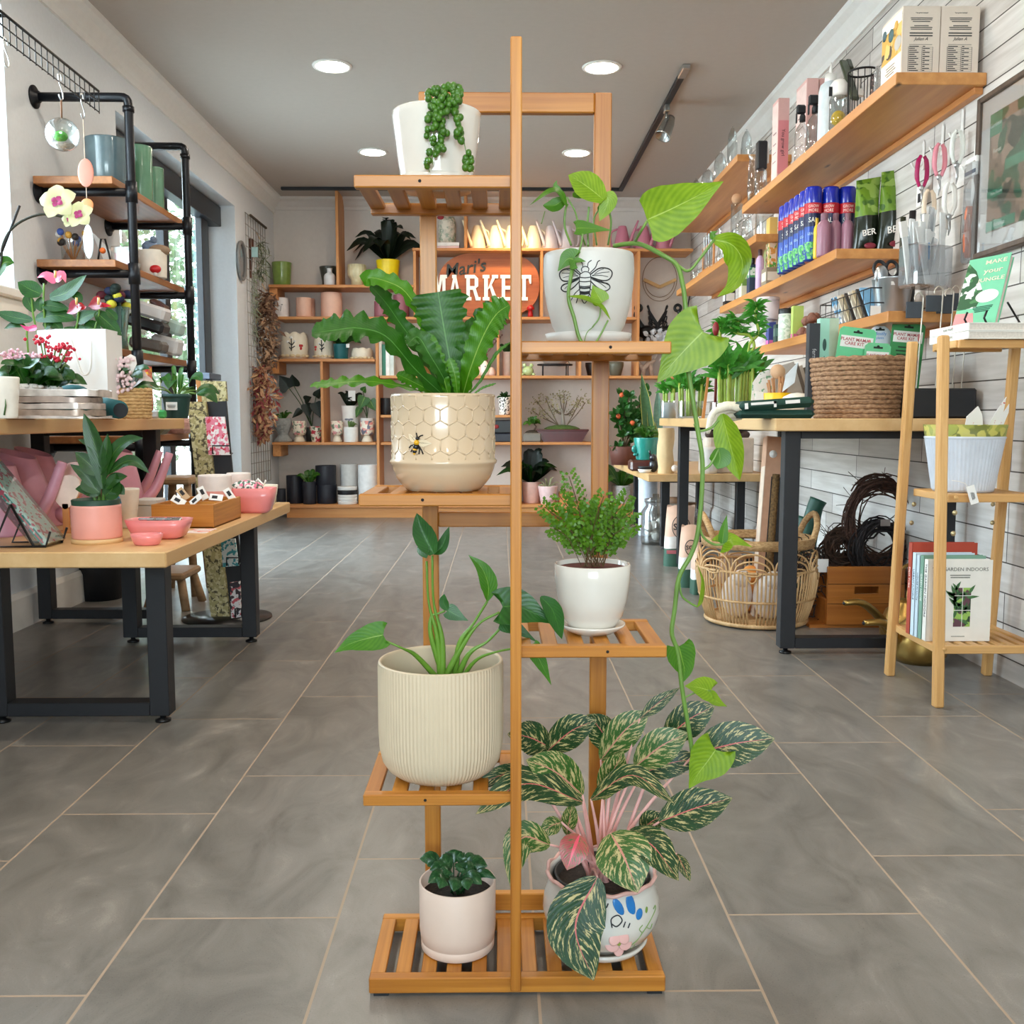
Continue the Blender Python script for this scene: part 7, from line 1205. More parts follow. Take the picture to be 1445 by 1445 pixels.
def sol(x1,x2,yt,yb,lab,y=None):
 c=Zp((x1+x2)/2,yb,0);y=c.y;w_=(x2-x1)*y/F;h_=Yp((x1+x2)/2,yt,y).z;t=Thing('soil_sack',lab,'bag',(c.x,y+.05,0),group='kraft soil sacks');P=[]
 for i in range(11):
  v=i/10;th=.045*(1 if v<.75 else max(.06,(1-v)/.25));P.append([V((w_/2*(math.copysign(abs(math.cos(a))**.7,math.cos(a)))*(1-.05*v)+.02*v*v,th*math.sin(a)+.05*v*v,v*h_+.006*math.sin(3*a)*v))for a in[2*PI*j/20 for j in range(20)]])
 t.part('sack',MB().grid(P,closed=True).add(P[0],[tuple(range(19,-1,-1))]),plain((222,186,164),.75,var=.06,ns=14,bump=.2));t.part('green_base',MB().grid([[V((p.x*1.01,p.y*1.02,p.z))for p in row]for row in P[:4]],closed=True),plain((52,92,74),.6));t.part('white_band',MB().grid([[V((p.x*1.008,p.y*1.02,p.z))for p in row]for row in P[3:6]],closed=True),plain((226,222,218),.6));T=fr((.008,-.046+.02,h_*.66),(1,0,0),(0,.22,1));b=MB();b.text('SOL',w_*.3,T,.001,bold=.02);b.tube([T@V((w_*.3*math.cos(a),w_*.38*math.sin(a),.0))for a in[2*PI*i/30 for i in range(30)]],.0022,5,closed=True);t.part('lettering',b,plain((60,56,54),.6))
 if 'pink' in lab:t.part('pink_label',MB().box(-w_*.45,.0,-.049,-.047,h_*.22,h_*.28),plain((226,130,140),.6))
 return t
sol(938,981,716,800,'tallest kraft soil sack with a pink label, in front of the low bench leg');sol(959,988,745,830,'shorter kraft soil sack beside the rattan basket');sol(977,990,770,840,'kraft soil sack squeezed against the rattan basket')
solo('paper_bag',MB().box(-.05,.05,-.04,.04,0,.17,bev=.012),plain((186,150,128),.8),'crumpled brown paper bag behind the rattan basket','bag',(Yp(1033,740,4.5).x,4.5,.115)if False else(Yp(1033,740,4.35).x,4.35,0))
def rpot(x1,x2,yt,y,zb,m,name,lab,cat,rbf=.85):
 c=Yp((x1+x2)/2,yt,y);r=(x2-x1)/2*y/F;t=Thing(name,lab,cat,(c.x,y,zb));t.r,t.h=r,c.z-zb;t.body=t.part('pot',cylpot(t.h,r,r*rbf),m);return t
TEAL=plain((34,138,128),.25,var=.08,coat=.5)
t=rpot(894,930,618,5.80,LZ+.065,TEAL,'head_planter','glossy teal face shaped planter of succulents on a brown block at the bench','planter',.8);t.part('nose',MB().ball((-t.r*.95,-.02,t.h*.5),.018,sc=(1,.8,1.3)),TEAL,t.body);t.part('lips',MB().ball((-t.r*.9,-.03,t.h*.25),.014,sc=(1,1.2,.7)),TEAL,t.body);rosette(t,26,.09,.03,GREEN,lean=(.1,1.3),seed=4);soil(t)
solo('brown_planter',MB().box(-.10,.06,-.07,.07,0,.064,bev=.012),plain((84,40,34),.3,coat=.4),'brown glazed rectangular planter under the teal face planter','planter',(t.o.location.x,5.80,LZ))
c=Yp(916,640,6.15);t=Thing('snake_plant','snake plant with yellow edged pointed leaves behind the teal face planter','potted plant',(c.x,6.15,LZ),world=True);t.part('pot',MB().lathe(wallprof([(.06,0),(.075,.12)],.006,.1),24,c=tuple(t.off)),plain((120,96,60),.6));SNK=leafm((30,74,40),(70,110,60),None,.4,20,.02,.05,None,(206,196,90))
for pts,w_ in(([(917,630),(912,580),(905,526)],17),([(926,630),(928,590),(928,546)],15),([(921,630),(919,600),(914,575)],12),([(924,630),(922,605),(921,588)],10)):b=MB();leaf(b,px3(pts,6.12),w_*6.12/F,'blade',(0,-1,0),fold=.3,nu=12,nv=4);t.part('leaf',b,SNK if w_!=15 else leafm((70,110,96),(120,156,136),None,.4,18,.02,.05))
t.part('moss_clump',MB().ball(Yp(921,618,6.1),.055,sc=(.8,.6,1.2)),plain((96,128,44),.9,var=.3,ns=60,bump=.8))
c=Yp(880,640,6.55);t=Thing('jade_plant','bushy dark green jade plant at the far end of the low bench','potted plant',(c.x,6.55,LZ),world=True);t.part('pot',MB().lathe(wallprof([(.08,0),(.1,.12)],.008,.1),24,c=tuple(t.off)),plain((96,52,40),.6));fo=MB();br=MB();rr=random.Random(19);flo=MB()
for i in range(30):
 tip=Yp(rr.gauss(890,17),min(640,max(552,rr.gauss(592,22))),6.55+rr.uniform(-.12,.12));o=t.off+V((0,0,.1));S=spline([o,o.lerp(tip,.5)+V((0,0,.05)),tip],8);br.tube(S,[.011-.001*k for k in range(8)],6)
 for k in range(13):d=V((rr.uniform(-1,1),rr.uniform(-1,.4),rr.uniform(-.4,1))).normalized();p=S[rr.choice([7,7,6,5])];leaf(fo,[p,p+d*.03,p+d*.058],.03,'oval',(0,-1,.4),nu=5,nv=3)
 if i%7==0:flo.ball(tip+V((0,-.03,0)),.018,n=8,k=6)
t.part('foliage',fo,leafm((22,66,24),(58,112,44),None,.3,6,.02,.1));t.part('branch',br,plain((92,76,50),.7));t.part('orange_bloom',flo,plain((206,90,44),.6))
t=Thing('cream_tote','tall cream fabric roll standing on the low bench under the table end','fabric roll',(Yp(938,640,5.55).x,5.52,LZ));b=MB();P=[]
for i in range(9):v=i/8;P.append([V(((.045+.005*math.sin(v*9+3*a))*math.cos(a)*(1+.1*math.sin(4*a)),.05*math.sin(a),v*.255))for a in[2*PI*j/24 for j in range(24)]])
t.part('roll',b.grid(P,closed=True),plain((216,186,140),.7,var=.05));t.part('knot',MB().ball((.045,-.045,.03),.02),plain((226,216,206),.7))
solo('storage_box',MB().box(-.12,.13,-.1,.1,0,.20,bev=.006),plain((216,204,192),.7),'large pale storage box on the low bench behind the trailing vine','box',(Yp(1024,640,5.65).x,5.62,LZ));t=Thing('dried_fungi','pile of dark dried pods heaped on the pale storage box','dried pods',(Yp(1024,640,5.62).x,5.62,LZ+.201))
rr=random.Random(22)
for i in range(16):t.part('pod',MB().ball((rr.uniform(-.1,.1),rr.uniform(-.07,.06),rr.uniform(.015,.05)),rr.uniform(.02,.034),sc=(1,.8,.7),n=10,k=6),plain((70,54,48),.8,var=.3,ns=40))
solo('white_vase',MB().lathe([(0,0),(.05,0),(.055,.02),(.05,.13),(.04,.15),(0,.15)],26),WMAT,'white vase left of the pale storage box on the low bench','vase',(Yp(998,655,5.52).x,5.50,LZ));t=Thing('small_bowl','stack of small white and black saucers at the front edge of the low bench','dish',(Yp(909,660,5.60).x,5.58,LZ));t.part('white_dish',MB().lathe([(0,0),(.03,0),(.04,.02),(.036,.02),(0,.006)],22),WMAT);t.part('black_dish',MB().lathe([(0,.02),(.03,.021),(.042,.035),(.036,.035),(0,.026)],22),BLACK)
solo('black_figure',MB().ball((0,0,.04),.035,sc=(.8,.8,1.1)).ball((-.005,-.01,.085),.022).tube([(-.02,0,.1),(-.025,-.01,.125)],.006,6),plain((24,26,34),.3,coat=.5),'little black glazed animal ornament on the low bench','figurine',(Yp(923,655,5.58).x,5.60,LZ))
t=rpot(901,928,672,6.45,0.0,plain((214,222,236),.4),'white_bucket','white plastic bucket under the low bench','bucket',.95);t.part('rim',MB().lathe([(t.r*1.0,t.h*.94),(t.r*1.05,t.h*.95),(t.r*1.05,t.h),(t.r*.98,t.h)],26),WMAT);c=Yp(925,740,6.0);t=gls('moss_jar','clear glass jar holding white dried moss under the low bench','jar',[(0,0),(.085,0),(.09,.02),(.09,.2),(.06,.24),(.065,.26)],(c.x,6.0,0));rr=random.Random(23)
for i in range(9):t.part('moss_ball',MB().ball((rr.uniform(-.045,.045),rr.uniform(-.045,.045),rr.uniform(.035,.14)),.032,n=10,k=6),plain((220,214,206),.9,var=.2,ns=50,bump=.6))
t.part('lid',MB().lathe([(0,.26),(.07,.26),(.07,.28),(.02,.29),(.02,.31),(0,.31)],24),GL)
for i,(px,h_)in enumerate(((952,.28),(970,.24))):c=Yp(px,740,6.1+.1*i);t=gls('amber_jar',['taller brown filled jar under the low bench','shorter brown filled jar under the low bench'][i],'jar',[(0,0),(.07,0),(.075,.02),(.075,h_*.75),(.05,h_*.9)],(c.x,c.y,0));t.part('filling',MB().lathe([(0,.01),(.068,.01),(.07,h_*.6),(0,h_*.62)],22),plain((120,80,60),.8,var=.4,ns=60));t.part('lid',MB().lathe([(.055,h_*.88),(.056,h_),(0,h_)],22),plain((150,110,80),.5))
# ================================================================= LADDER STAND
t=Thing('ladder_stand','bamboo ladder stand with three slatted tiers at the right','ladder shelf',(1.33,2.72,0),world=True);LB={a:wood((224,178,116),(198,146,84),a,1.3,.4,bands=90)for a in 'xyz'}
def bar(A,B,w1,w2,m,nm,par=None,xd=(1,0,0)):
 A,B=V(A),V(B);d=(B-A);L_=d.length;T=fr(A,xd,d);return t.part(nm,MB().box(-w1/2,w1/2,0,L_,-w2/2,w2/2,T=T,bev=.004),m,par)
fl_={}
for s in(-1,1):
 for k,(yf,yt)in enumerate(((2.557,2.615),(2.885,2.81))):
  A=V((1.33+s*.148,yf,0));B=V((1.33+s*.088,yt,.992));lg=bar(A,B,.026,.026,LB['z'],'leg');fl_[s,k]=(A,B)
  for z in(.47,.525):p=A.lerp(B,z/.992);t.part('bolt',MB().lathe([(0,.003),(.006,.002),(.007,0)],14,T=tr((p.x,p.y-.0135,p.z))@MX.Rotation(PI/2,4,'X')),plain((196,180,140),.3,.9),lg)
  for z in(.16,.565):p=A.lerp(B,z/.992);t.part('plug',MB().lathe([(0,.0015),(.006,.0015),(.006,0)],12,T=tr((p.x-s*0,p.y-.0132,p.z))@MX.Rotation(PI/2,4,'X')),LB['x'],lg)
for z,nm in((.985,'top_tier'),(.572,'middle_tier'),(.162,'bottom_tier')):
 f=z/.992;xl=fl_[-1,0][0].lerp(fl_[-1,0][1],f);xr=fl_[1,1][0].lerp(fl_[1,1][1],f);x0,x1,y0,y1=xl.x-.008,xr.x+.008,xl.y+.014,xr.y-.014;b=MB();n=9
 for i in range(n):xx=x0+.004+(x1-x0-.028)*i/(n-1);b.box(xx,xx+.02,y0+.016,y1-.016,z-.008,z,bev=.001)
 sh=t.part(nm,b,LB['y']);t.part('front_rail',MB().box(x0,x1,y0,y0+.016,z-.022,z,bev=.002),LB['x'],sh);t.part('back_rail',MB().box(x0,x1,y1-.016,y1,z-.022,z,bev=.002),LB['x'],sh);t.part('side_rail',MB().box(x0-.004,x0+.004,y0+.016,y1-.016,z-.02,z,bev=.002),LB['y'],sh)
p=fl_[-1,0][0].lerp(fl_[-1,0][1],.61);t=Thing('price_tag','white paper price tag tied round the front leg of the ladder stand','tag',(p.x,p.y-.016,p.z));t.part('string',MB().tube([(-.016,0,.006),(0,-.004,.004),(.02,-.002,-.002),(.026,-.004,-.012)],.0012,5),WMAT);t.part('tag',MB().box(-.011,.011,-.001,.001,-.05,0,T=tr((.032,-.004,-.008))@MX.Rotation(-.3,4,'Y')),PAPER);t.part('tag_text',label_lines(MB(),tr((.032,-.0056,-.008))@MX.Rotation(-.3,4,'Y')@facecam((0,0,-.028))@MX.Rotation(PI/2,4,'Z'),.022,.01,3),INK)
for i in range(2):
 z=.986+.0215*i;t=Thing('book',['white book lying lower of the pair on top of the ladder stand','white book lying on the lower one on top of the ladder stand'][i],'book',(1.365,2.725,z));t.part('cover',MB().box(-.12,.12,-.118,.118,0,.002).box(-.12,.12,-.118,.118,.0185,.0208).box(-.1205,-.1165,-.118,.118,.0,.0208,bev=.001),plain((236,234,228),.5));t.part('pages',MB().box(-.1165,.116,-.115,.115,.002,.0185),plain((214,206,196),.8,var=.1,ns=200));b=MB();b.text('PLANT PEOPLE',.009,fr((-.1212,0,.0104),(0,-1,0),(0,0,1)),.0002);t.part('spine_text',b,plain((150,150,140),.6))
A,B,C_=Yp(1343,466,2.70),Yp(1404,457,2.62),Yp(1391,366,2.79);ex=(B-A);ey=(C_-A);T=fr((A.x,A.y,A.z+.004),ex,ey);wv,hv=ex.length,ey.length
t=Thing('green_book','mint green plant book propped upright on a black easel on the ladder stand','book',(A.x,A.y,A.z),world=True);t.part('cover',MB().box(0,wv,0,hv,-.002,0,T=T,bev=.0008).box(0,wv,0,hv,-.022,-.02,T=T),plain((122,204,164),.4,var=.03));t.part('pages',MB().box(.002,wv-.003,.003,hv-.003,-.02,-.002,T=T),plain((226,206,196),.8));t.part('cover_art',MB().prism([(.0,hv*.25),(wv*.45,hv*.25),(wv*.55,hv*.45),(wv*.25,hv*.8),(0,hv*.95)],0,.0006,T=T),blotch((40,90,56),((70,130,80),(236,240,236)),30,.55));t.part('pink_corner',MB().prism([(0,0),(wv*.5,0),(wv*.42,hv*.18),(0,hv*.2)],0,.0008,T=T),plain((232,150,150),.5));b=MB()
for s_,yy,sz,xx in(('MAKE',.90,.022,.68),('your',.77,.026,.66),('JUNGLE',.64,.02,.66)):b.text(s_,sz,T@tr((wv*xx,hv*yy,.0012)),.0004,bold=.012)
t.part('lettering',b,plain((236,226,206),.5,var=0));t.part('speech_oval',MB().lathe([(0,.0012),(.03,.0012)],24,T=T@tr((wv*.66,hv*.4,0))@MX.Diagonal((1,.8,1,1))),PAPER);t.part('printed_text',label_lines(MB(),T@tr((wv*.62,hv*.22,.0008)),wv*.5,hv*.09,4),plain((40,90,70),.6))
t=Thing('book_easel','black wire easel holding the mint green book','easel',(A.x,A.y,1.03),world=True);nrm_=(T.to_3x3()@V((0,0,1)))
for f in(.35,.8):p=A+ex*f;t.part('prong',MB().tube([V((p.x,p.y,1.031))+nrm_*-.05,V((p.x,p.y,1.031))+nrm_*.018,V((p.x,p.y,1.031))+nrm_*.02+ey.normalized()*.022],.003,6),BLKM)
t.part('back_strut',MB().tube([A+ex*.9-nrm_*.03+ey*.4,V((A.x+.22,A.y+.05,1.031))],.003,6),BLKM)
c=Yp(1358,690,2.715);r=55*2.715/F;t=Thing('fluted_bucket','white fluted metal bucket with a mossy green rim on the middle tier','bucket',(c.x,2.715,.573));h=.185;FB=plain((206,212,222),.45,var=.06,ns=20);b=MB();b.lathe([(r*.74,.006),(r*.95,h*.80)],240,wob=lambda a,j:1+.012*math.sin(a*56));b.lathe([(0,0),(r*.72,0),(r*.75,.006)],48);b.lathe([(r*.955,h*.79),(r*.98,h*.81),(r*.95,h*.83)],48);t.part('body',b,FB);t.part('green_rim',MB().lathe([(r*.95,h*.82),(r*1.0,h),(r*.985,h),(r*.93,h*.8),(r*.7,.01),(0,.01)],48),blotch((150,156,70),((110,116,50),(186,180,90)),26,.52))
for i,(pts,lab)in enumerate((([(1360,612),(1364,588),(1380,573),(1386,585),(1387,612)],'white card with red bug prints in the fluted bucket, left'),([(1388,612),(1406,580),(1420,560),(1414,590),(1402,612)],'white leaf shaped card in the fluted bucket, middle'),([(1404,614),(1412,588),(1424,570),(1423,582),(1410,614)],'narrow white card in the fluted bucket, right'))):t=tagcard('greeting_card',lab,'card',pts,2.70+.02*i,blotch((234,232,228),((206,110,96),),60,.66),.0015)
bx0=Yp(1308,850,2.635).x;z0=.163
def ubook(y,th,x,w_,h_,c,lab,sp=None,tx=None):
 t=Thing('book',lab,'book',(x,y,z0),group='upright plant books');t.part('cover',MB().box(0,w_,0,.0025,0,h_).box(0,w_,th-.0025,th,0,h_).box(-.001,.002,0,th,0,h_,bev=.0008),plain(c,.5,var=.03));t.part('pages',MB().box(.002,w_-.004,.0025,th-.0025,.003,h_-.003),plain((226,220,208),.8))
 if tx:t.part('spine_text',MB().text(tx,th*.62,MX(((0,0,-1,-.0014),(0,1,0,th/2),(-1,0,0,h_*.62),(0,0,0,1)))if False else MX(((0,0,-1,-.0014),(0,-1,0,th/2),(-1,0,0,h_*.62),(0,0,0,1))),.0003),plain(sp or(90,100,110),.6,var=0))
 return t
g=ubook(2.635,.022,bx0,.178,.226,(236,232,224),'thick white book with a window of plants on its cover, frontmost of the upright row',(90,90,100),'THE GARDEN INDOORS');w_,h_=.178,.226;b=MB();b.text('THE GARDEN INDOORS',.0142,facecam((w_*.5,-.0006,h_*.885)),.0003);label_lines(b,facecam((w_*.5,-.0003,h_*.80)),.06,.012,2);label_lines(b,facecam((w_*.5,-.0003,h_*.06)),.04,.004,1);g.part('lettering',b,plain((110,110,100),.6,var=0))
g.part('window_art',MB().prism([(w_*.42,h_*.18),(w_*.68,h_*.18),(w_*.68,h_*.66),(w_*.42,h_*.66)],0,.0006,T=facecam((0,0,0))),blotch((96,60,70),((40,70,40),(150,190,90)),30,.54));b=MB();rr=random.Random(6)
for i in range(24):a=rr.uniform(-.2,3.3);p=V((w_*rr.uniform(.4,.66),-.0012,h_*rr.uniform(.2,.62)));leaf(b,[p,p+V((math.cos(a)*.016,0,math.sin(a)*.016)),p+V((math.cos(a)*.036,0,math.sin(a)*.03))],.009,'lance',(0,-1,0),fold=0,nu=5,nv=2)
g.part('leaf_art',b,plain((66,110,62),.6,var=.4,ns=60));g.part('window_bars',MB().box(w_*.545,w_*.552,-.0018,0,h_*.18,h_*.66).box(w_*.42,w_*.68,-.0018,0,h_*.38,h_*.386).box(w_*.42,w_*.68,-.0018,0,h_*.56,h_*.566),PAPER)
ubook(2.659,.020,bx0-.002,.172,.234,(120,160,140),'green patterned book second in the upright row',(230,236,230),'GREEN HOME');ubook(2.681,.018,bx0-.004,.16,.232,(196,214,226),'pale blue book third in the upright row',(100,120,140),'HOUSE PLANTS');ubook(2.701,.020,bx0-.006,.165,.236,(206,224,236),'light blue book fourth in the upright row',(90,110,130),'URBAN JUNGLE');ubook(2.723,.022,bx0-.008,.185,.262,(178,66,44),'tall rust red book at the back of the upright row',(240,220,210),'Plant Tribe')
# ================================================================= LEFT TABLES
utable('tall butcher block table on black steel frames along the left wall',-1.775,-1.19,1.9,3.73,TZ,.039,(2.0,3.66),-1.74,-1.275);utable('low butcher block table on black frames nested before the taller left table',-1.38,-.765,2.235,3.575,.47,.037,(2.44,3.34),-1.30,-.84);LT=.47
def lthing(nm,lab,cat,px,py,y,zb,**k):c=Yp(px,py,y);return Thing(nm,lab,cat,(c.x,y,zb),**k),c
def lpot(x1,x2,yt,y,zb,m,nm,lab,cat,rbf=.85,grp=None):
 c=Yp((x1+x2)/2,yt,y);r=(x2-x1)/2*y/F;t=Thing(nm,lab,cat,(c.x,y,zb),group=grp);t.r,t.h=r,c.z-zb;t.body=t.part('pot',cylpot(t.h,r,r*rbf),m);return t
t=Thing('pipe_shelf','black iron pipe shelf with four wooden boards on the left wall','shelf',(-1.6,4.24,1.3),world=True);PX=-1.42;arms=(2.0,1.645,1.335,1.0,.66);PI_=plain((22,24,30),.4,.4);bw=wood((176,116,66),(130,80,42),'y',.7,.45)
for y in(3.9,4.58):
 fr_=t.part('pipe_frame',MB().tube([V((PX,y,.30))]+spline([V((PX,y,1.9)),V((PX,y,1.975)),V((PX-.012,y,1.997)),V((PX-.045,y,2.0))],8)+[V((-1.77,y,2.0))],.017,10),PI_)
 for z in arms:
  if z<1.9:t.part('arm',MB().tube([(PX,y,z),(-1.77,y,z)],.016,10),PI_);t.part('tee_joint',MB().tube([(PX,y,z-.04),(PX,y,z+.04)],.0225,12),PI_,fr_)
  t.part('flange',MB().lathe([(0,0),(.043,0),(.043,.006),(.024,.008),(.022,.022),(0,.022)],22,T=tr((WL+.001,y,z))@MX.Rotation(PI/2,4,'Y')),PI_,fr_)
 t.part('elbow',MB().tube([(PX,y,1.945),(PX,y,1.965)],.022,12),PI_,fr_)
for z in arms[1:]:t.part('board',MB().box(-1.765,-1.465,3.83,4.66,z+.0165,z+.045,bev=.002),bw)
def sz(z):return z+.046
def glaze(c):return plain(c,.2,var=.1,ns=14,coat=.6)
for x1,x2,yt,y,c,lab in((121,182,199,4.02,(92,112,118),'large glossy blue grey pot on the top board of the pipe shelf'),(180,213,208,4.27,(96,146,116),'tall glossy green pot next to the blue grey one'),(208,230,238,4.52,(110,158,128),'smaller glossy green pot at the far end of the top board')):lpot(x1,x2,yt,y,sz(1.645),glaze(c),'glazed_pot',lab,'pot',.94)
t,c=lthing('vase','clear glass of decorative flower picks on the second board','vase',104,378,3.98,sz(1.335));t.part('glass',MB().lathe([(0,0),(.042,0),(.045,.095)],22),GL);rr=random.Random(3)
for i in range(12):a=rr.random()*6.28;e=V((.05*math.cos(a),.04*math.sin(a),rr.uniform(.08,.13)));t.part('pick',MB().tube([(0,0,.01),e],.002,5),PINE['z']);t.part('flower_head',MB().ball(e,.014,n=8,k=6),plain(((60,90,170),(236,232,226),(40,36,34),(200,150,60))[i%4],.6))
t,c=lthing('photo_easel','small black triangular easel stand on the second board','easel',147,378,3.97,sz(1.335));t.part('frame',MB().tube([(-.026,0,0),(-.008,0,.10),(.008,0,.10),(.03,0,0)],.004,6),BLKM);t.part('orange_bead',MB().ball((-.003,0,.055),.012),plain((226,110,40),.5))
tagcard('tent_card','white slanted tent card behind the small black easel','card',[(128,325),(175,372),(150,374)],4.1,PAPER)
t,c=lthing('acrylic_stand','clear stand with pink stationery near the near pipe','stand',170,380,4.0,sz(1.335));t.part('stand',MB().box(-.03,.05,-.02,.02,0,.075,bev=.003),GL);t.part('pink_card',MB().box(-.02,.04,-.004,.004,.005,.05),plain((226,160,170),.6))
t=lpot(196,234,355,4.34,sz(1.335),plain((236,228,214),.4),'toadstool_planter','cream planter with a red toadstool and little bird on the second board','planter',.95);b=MB().ball((.03,-t.r*.95,.03),.025,sc=(1,.7,.7));t.part('red_cap',b,plain((196,28,34),.4),t.body);t.part('stem',MB().lathe([(0,0),(.009,0),(.008,.025),(0,.025)],12,c=(.03,-t.r*.95,0)),WMAT,t.body);t.part('bird',MB().ball((-.01,0,t.h+.02),.03,sc=(1.2,.8,.9)).ball((.01,-.01,t.h+.048),.016),plain((112,130,156),.6,var=.4,ns=40));t.part('nest',MB().ball((.03,0,t.h+.005),.04,sc=(1.2,1,.6)),plain((150,124,100),.9,bump=.8))
t,c=lthing('flower_vase','dark glass vase of deep blue and yellow artificial flowers on the third board','vase',168,470,3.98,sz(1.0));t.part('vase',MB().lathe([(0,0),(.035,0),(.03,.06),(.045,.17)],22),glass((120,160,150),.12,.2));rr=random.Random(9)
for i in range(14):a=rr.random()*6.28;e=V((.06*math.cos(a)*rr.uniform(.4,1.1),.05*math.sin(a),rr.uniform(.17,.25)));t.part('bloom',MB().ball(e,.021,sc=(1,1,.8),n=9,k=6),plain(((24,34,70),(206,200,60),(90,24,40),(20,40,36))[i%4],.7,var=.3,ns=60))
t.part('stem',MB().tube([(0,0,.01),(.0,0,.2)],.012,6),plain((24,60,50),.5))
for i,(px,y,z,w_,h_,c,lab,tl)in enumerate(((208,4.2,.0,.07,.05,(90,84,80),'grey packed box lowest on the third board',.2),(232,4.4,.0,.06,.075,(206,206,208),'clear fronted packet beside the grey packed box',.25),(207,4.2,.075,.08,.05,(24,24,28),'black pouch in the middle of the packed heap',.3),(212,4.22,.13,.07,.06,(206,204,206),'pale parcel near the top of the packed heap',.3),(236,4.42,.09,.06,.06,(170,196,190),'pale green parcel on the packed heap, right',.35),(224,4.3,.18,.035,.03,(70,38,36),'maroon wrapped bar topping the packed heap',.6),(228,4.32,.12,.03,.02,(104,96,60),'olive wrapped bar on the packed heap',-.5))):
 c0=Yp(px,470,y);o=solo('gift_parcel',MB().box(-w_,w_,-.05,.05,0,h_,bev=.012,T=MX.Rotation(tl,4,'Y')),plain(c,.35,var=.1,ns=10),lab,'parcel',(c0.x,y,sz(1.0)+z+w_*abs(math.sin(tl))),group='heap of gift parcels')
for i,(px,y,c,lab)in enumerate(((215,4.25,(120,110,80),'patterned pouch on the lowest visible board behind the basket'),(250,4.5,(196,150,140),'pinkish pouch at the far end of the lowest visible board'))):solo('pouch',MB().box(-.06,.06,-.06,.06,0,.07,bev=.02),plain(c,.6,var=.3,ns=40),lab,'pouch',(Yp(px,560,y).x,y,sz(.66)))
RX=-1.42;A,B=Xp(-4,14,RX),Xp(139,127,RX);z1=(A.z+B.z)/2;t=Thing('wire_rail','black wire grid rail sticking out high on the left wall','rail',(RX,(A.y+B.y)/2,z1),world=True);ya,yb=A.y-.25,B.y;dz=z1-Xp(137,156,RX).z
for k,r in((0,.0045),(.5,.0022),(1,.0022)):t.part('wire',MB().tube([(RX,ya,z1-dz*k),(RX,yb,z1-dz*k)],r,6),BLKM)
b=MB();n=25
for i in range(n):y=ya+(yb-ya)*i/(n-1);b.tube([(RX,y,z1),(RX,y,z1-dz-.005)],.0018,5)
t.part('grid_wires',b,BLKM);t.part('wall_bracket',MB().tube([(-1.78,ya+.3,z1),(RX,ya+.3,z1)],.005,6),BLKM)
def shook(px,py,lab):c=Xp(px,py,RX);t=Thing('s_hook',lab,'hook',(c.x,c.y,c.z),group='silver S hooks on the wire rail');t.part('wire',MB().tube(spline([(0,.012,.0),(0,.004,.018),(0,-.014,.012),(0,-.008,-.012),(0,.012,-.035),(0,.014,-.055),(0,-.002,-.064),(0,-.016,-.052)],30),.0022,7),STEEL);return c
shook(8,62,'silver hook leftmost on the wire rail, empty');c1=shook(85,112,'silver hook holding the glass terrarium');c2=shook(116,140,'silver hook holding the leaf mobile')
c=V((c1.x,c1.y-.002,Xp(88,190,RX).z));t=Thing('glass_terrarium','round hanging glass terrarium with green moss','terrarium',c,world=True);r=22*c.y/F;t.part('globe',MB().ball(c,r,n=28,k=18),glass((240,246,246),.12));t.part('moss',MB().ball(c+V((-.002,-.01,-r*.15)),r*.4,sc=(1.1,1,.8)),plain((70,160,40),.9,var=.4,ns=120,bump=1));t.part('pebbles',MB().lathe([(0,-r*.93),(r*.5,-r*.8),(r*.72,-r*.6),(0,-r*.45)],20,c=tuple(c)),plain((206,196,186),.8,var=.3,ns=150));t.part('cord',MB().tube([c+V((0,0,r)),V((c1.x,c1.y,c1.z-.066))],.003,6),plain((120,84,60),.8))
c=V((c2.x+.004,c2.y-.002,0));P=lambda py:V((c.x,c.y,Xp(118,py,c.x).z));t=Thing('leaf_mobile','hanging string of a pink leaf, an orange disc and a white feather shape','mobile',P(242),world=True);s_=c.y/F;t.part('string',MB().tube([V((c2.x,c2.y,c2.z-.066)),P(365)],.0012,5),plain((200,180,160),.8))
for nm,py,rx,rz,cc in(('pink_leaf',242,11,19,(196,124,104)),('orange_disc',287,9,9,(204,132,76)),('white_feather',338,7,23,(204,212,218))):t.part(nm,MB().ball(P(py)+V((0,-.003,0)),1,sc=(rx*s_,.003,rz*s_),n=18,k=12),plain(cc,.5,var=.03))
def flower(mb,c,r,n,nrm=(0,-1,.3),prof='oval',wid=.9):
 nrm=V(nrm).normalized();a=nrm.orthogonal().normalized();b_=nrm.cross(a)
 for i in range(n):q=6.283*i/n+.3;d=a*math.cos(q)+b_*math.sin(q);leaf(mb,[c+d*r*.08,c+d*r*.6+nrm*r*.12,c+d*r],r*wid,prof,nrm,fold=.05,nu=6,nv=4)
def pl(lst,w,m,t,d,prof='oval',nrm=(0,-1,.4),lobe=.12,**k):b=MB();leaf(b,px3(lst,d),w*d/F,prof,nrm,lobe=lobe,nu=12,nv=6,**k);t.part('leaf',b,m)
t=Thing('orchid','pale yellow orchid with magenta throats on a dark arching stem','orchid',(-1.42,2.5,TZ),world=True);d=2.5;t.part('pot',MB().lathe(wallprof([(.045,0),(.055,.09)],.004,.07),22,c=(-1.42,d,TZ)),WHITE);t.part('stem',MB().tube(spline([V((-1.42,d,TZ+.08))]+px3([(-8,400),(4,345),(22,318),(55,303),(88,306),(110,314)],d),30),.003,6),plain((40,44,30),.5));t.part('stake',MB().tube(px3([(0,362),(28,290)],d),.003,6),BLACK)
OR_=plain((214,216,172),.5,var=.04,sss=.2)
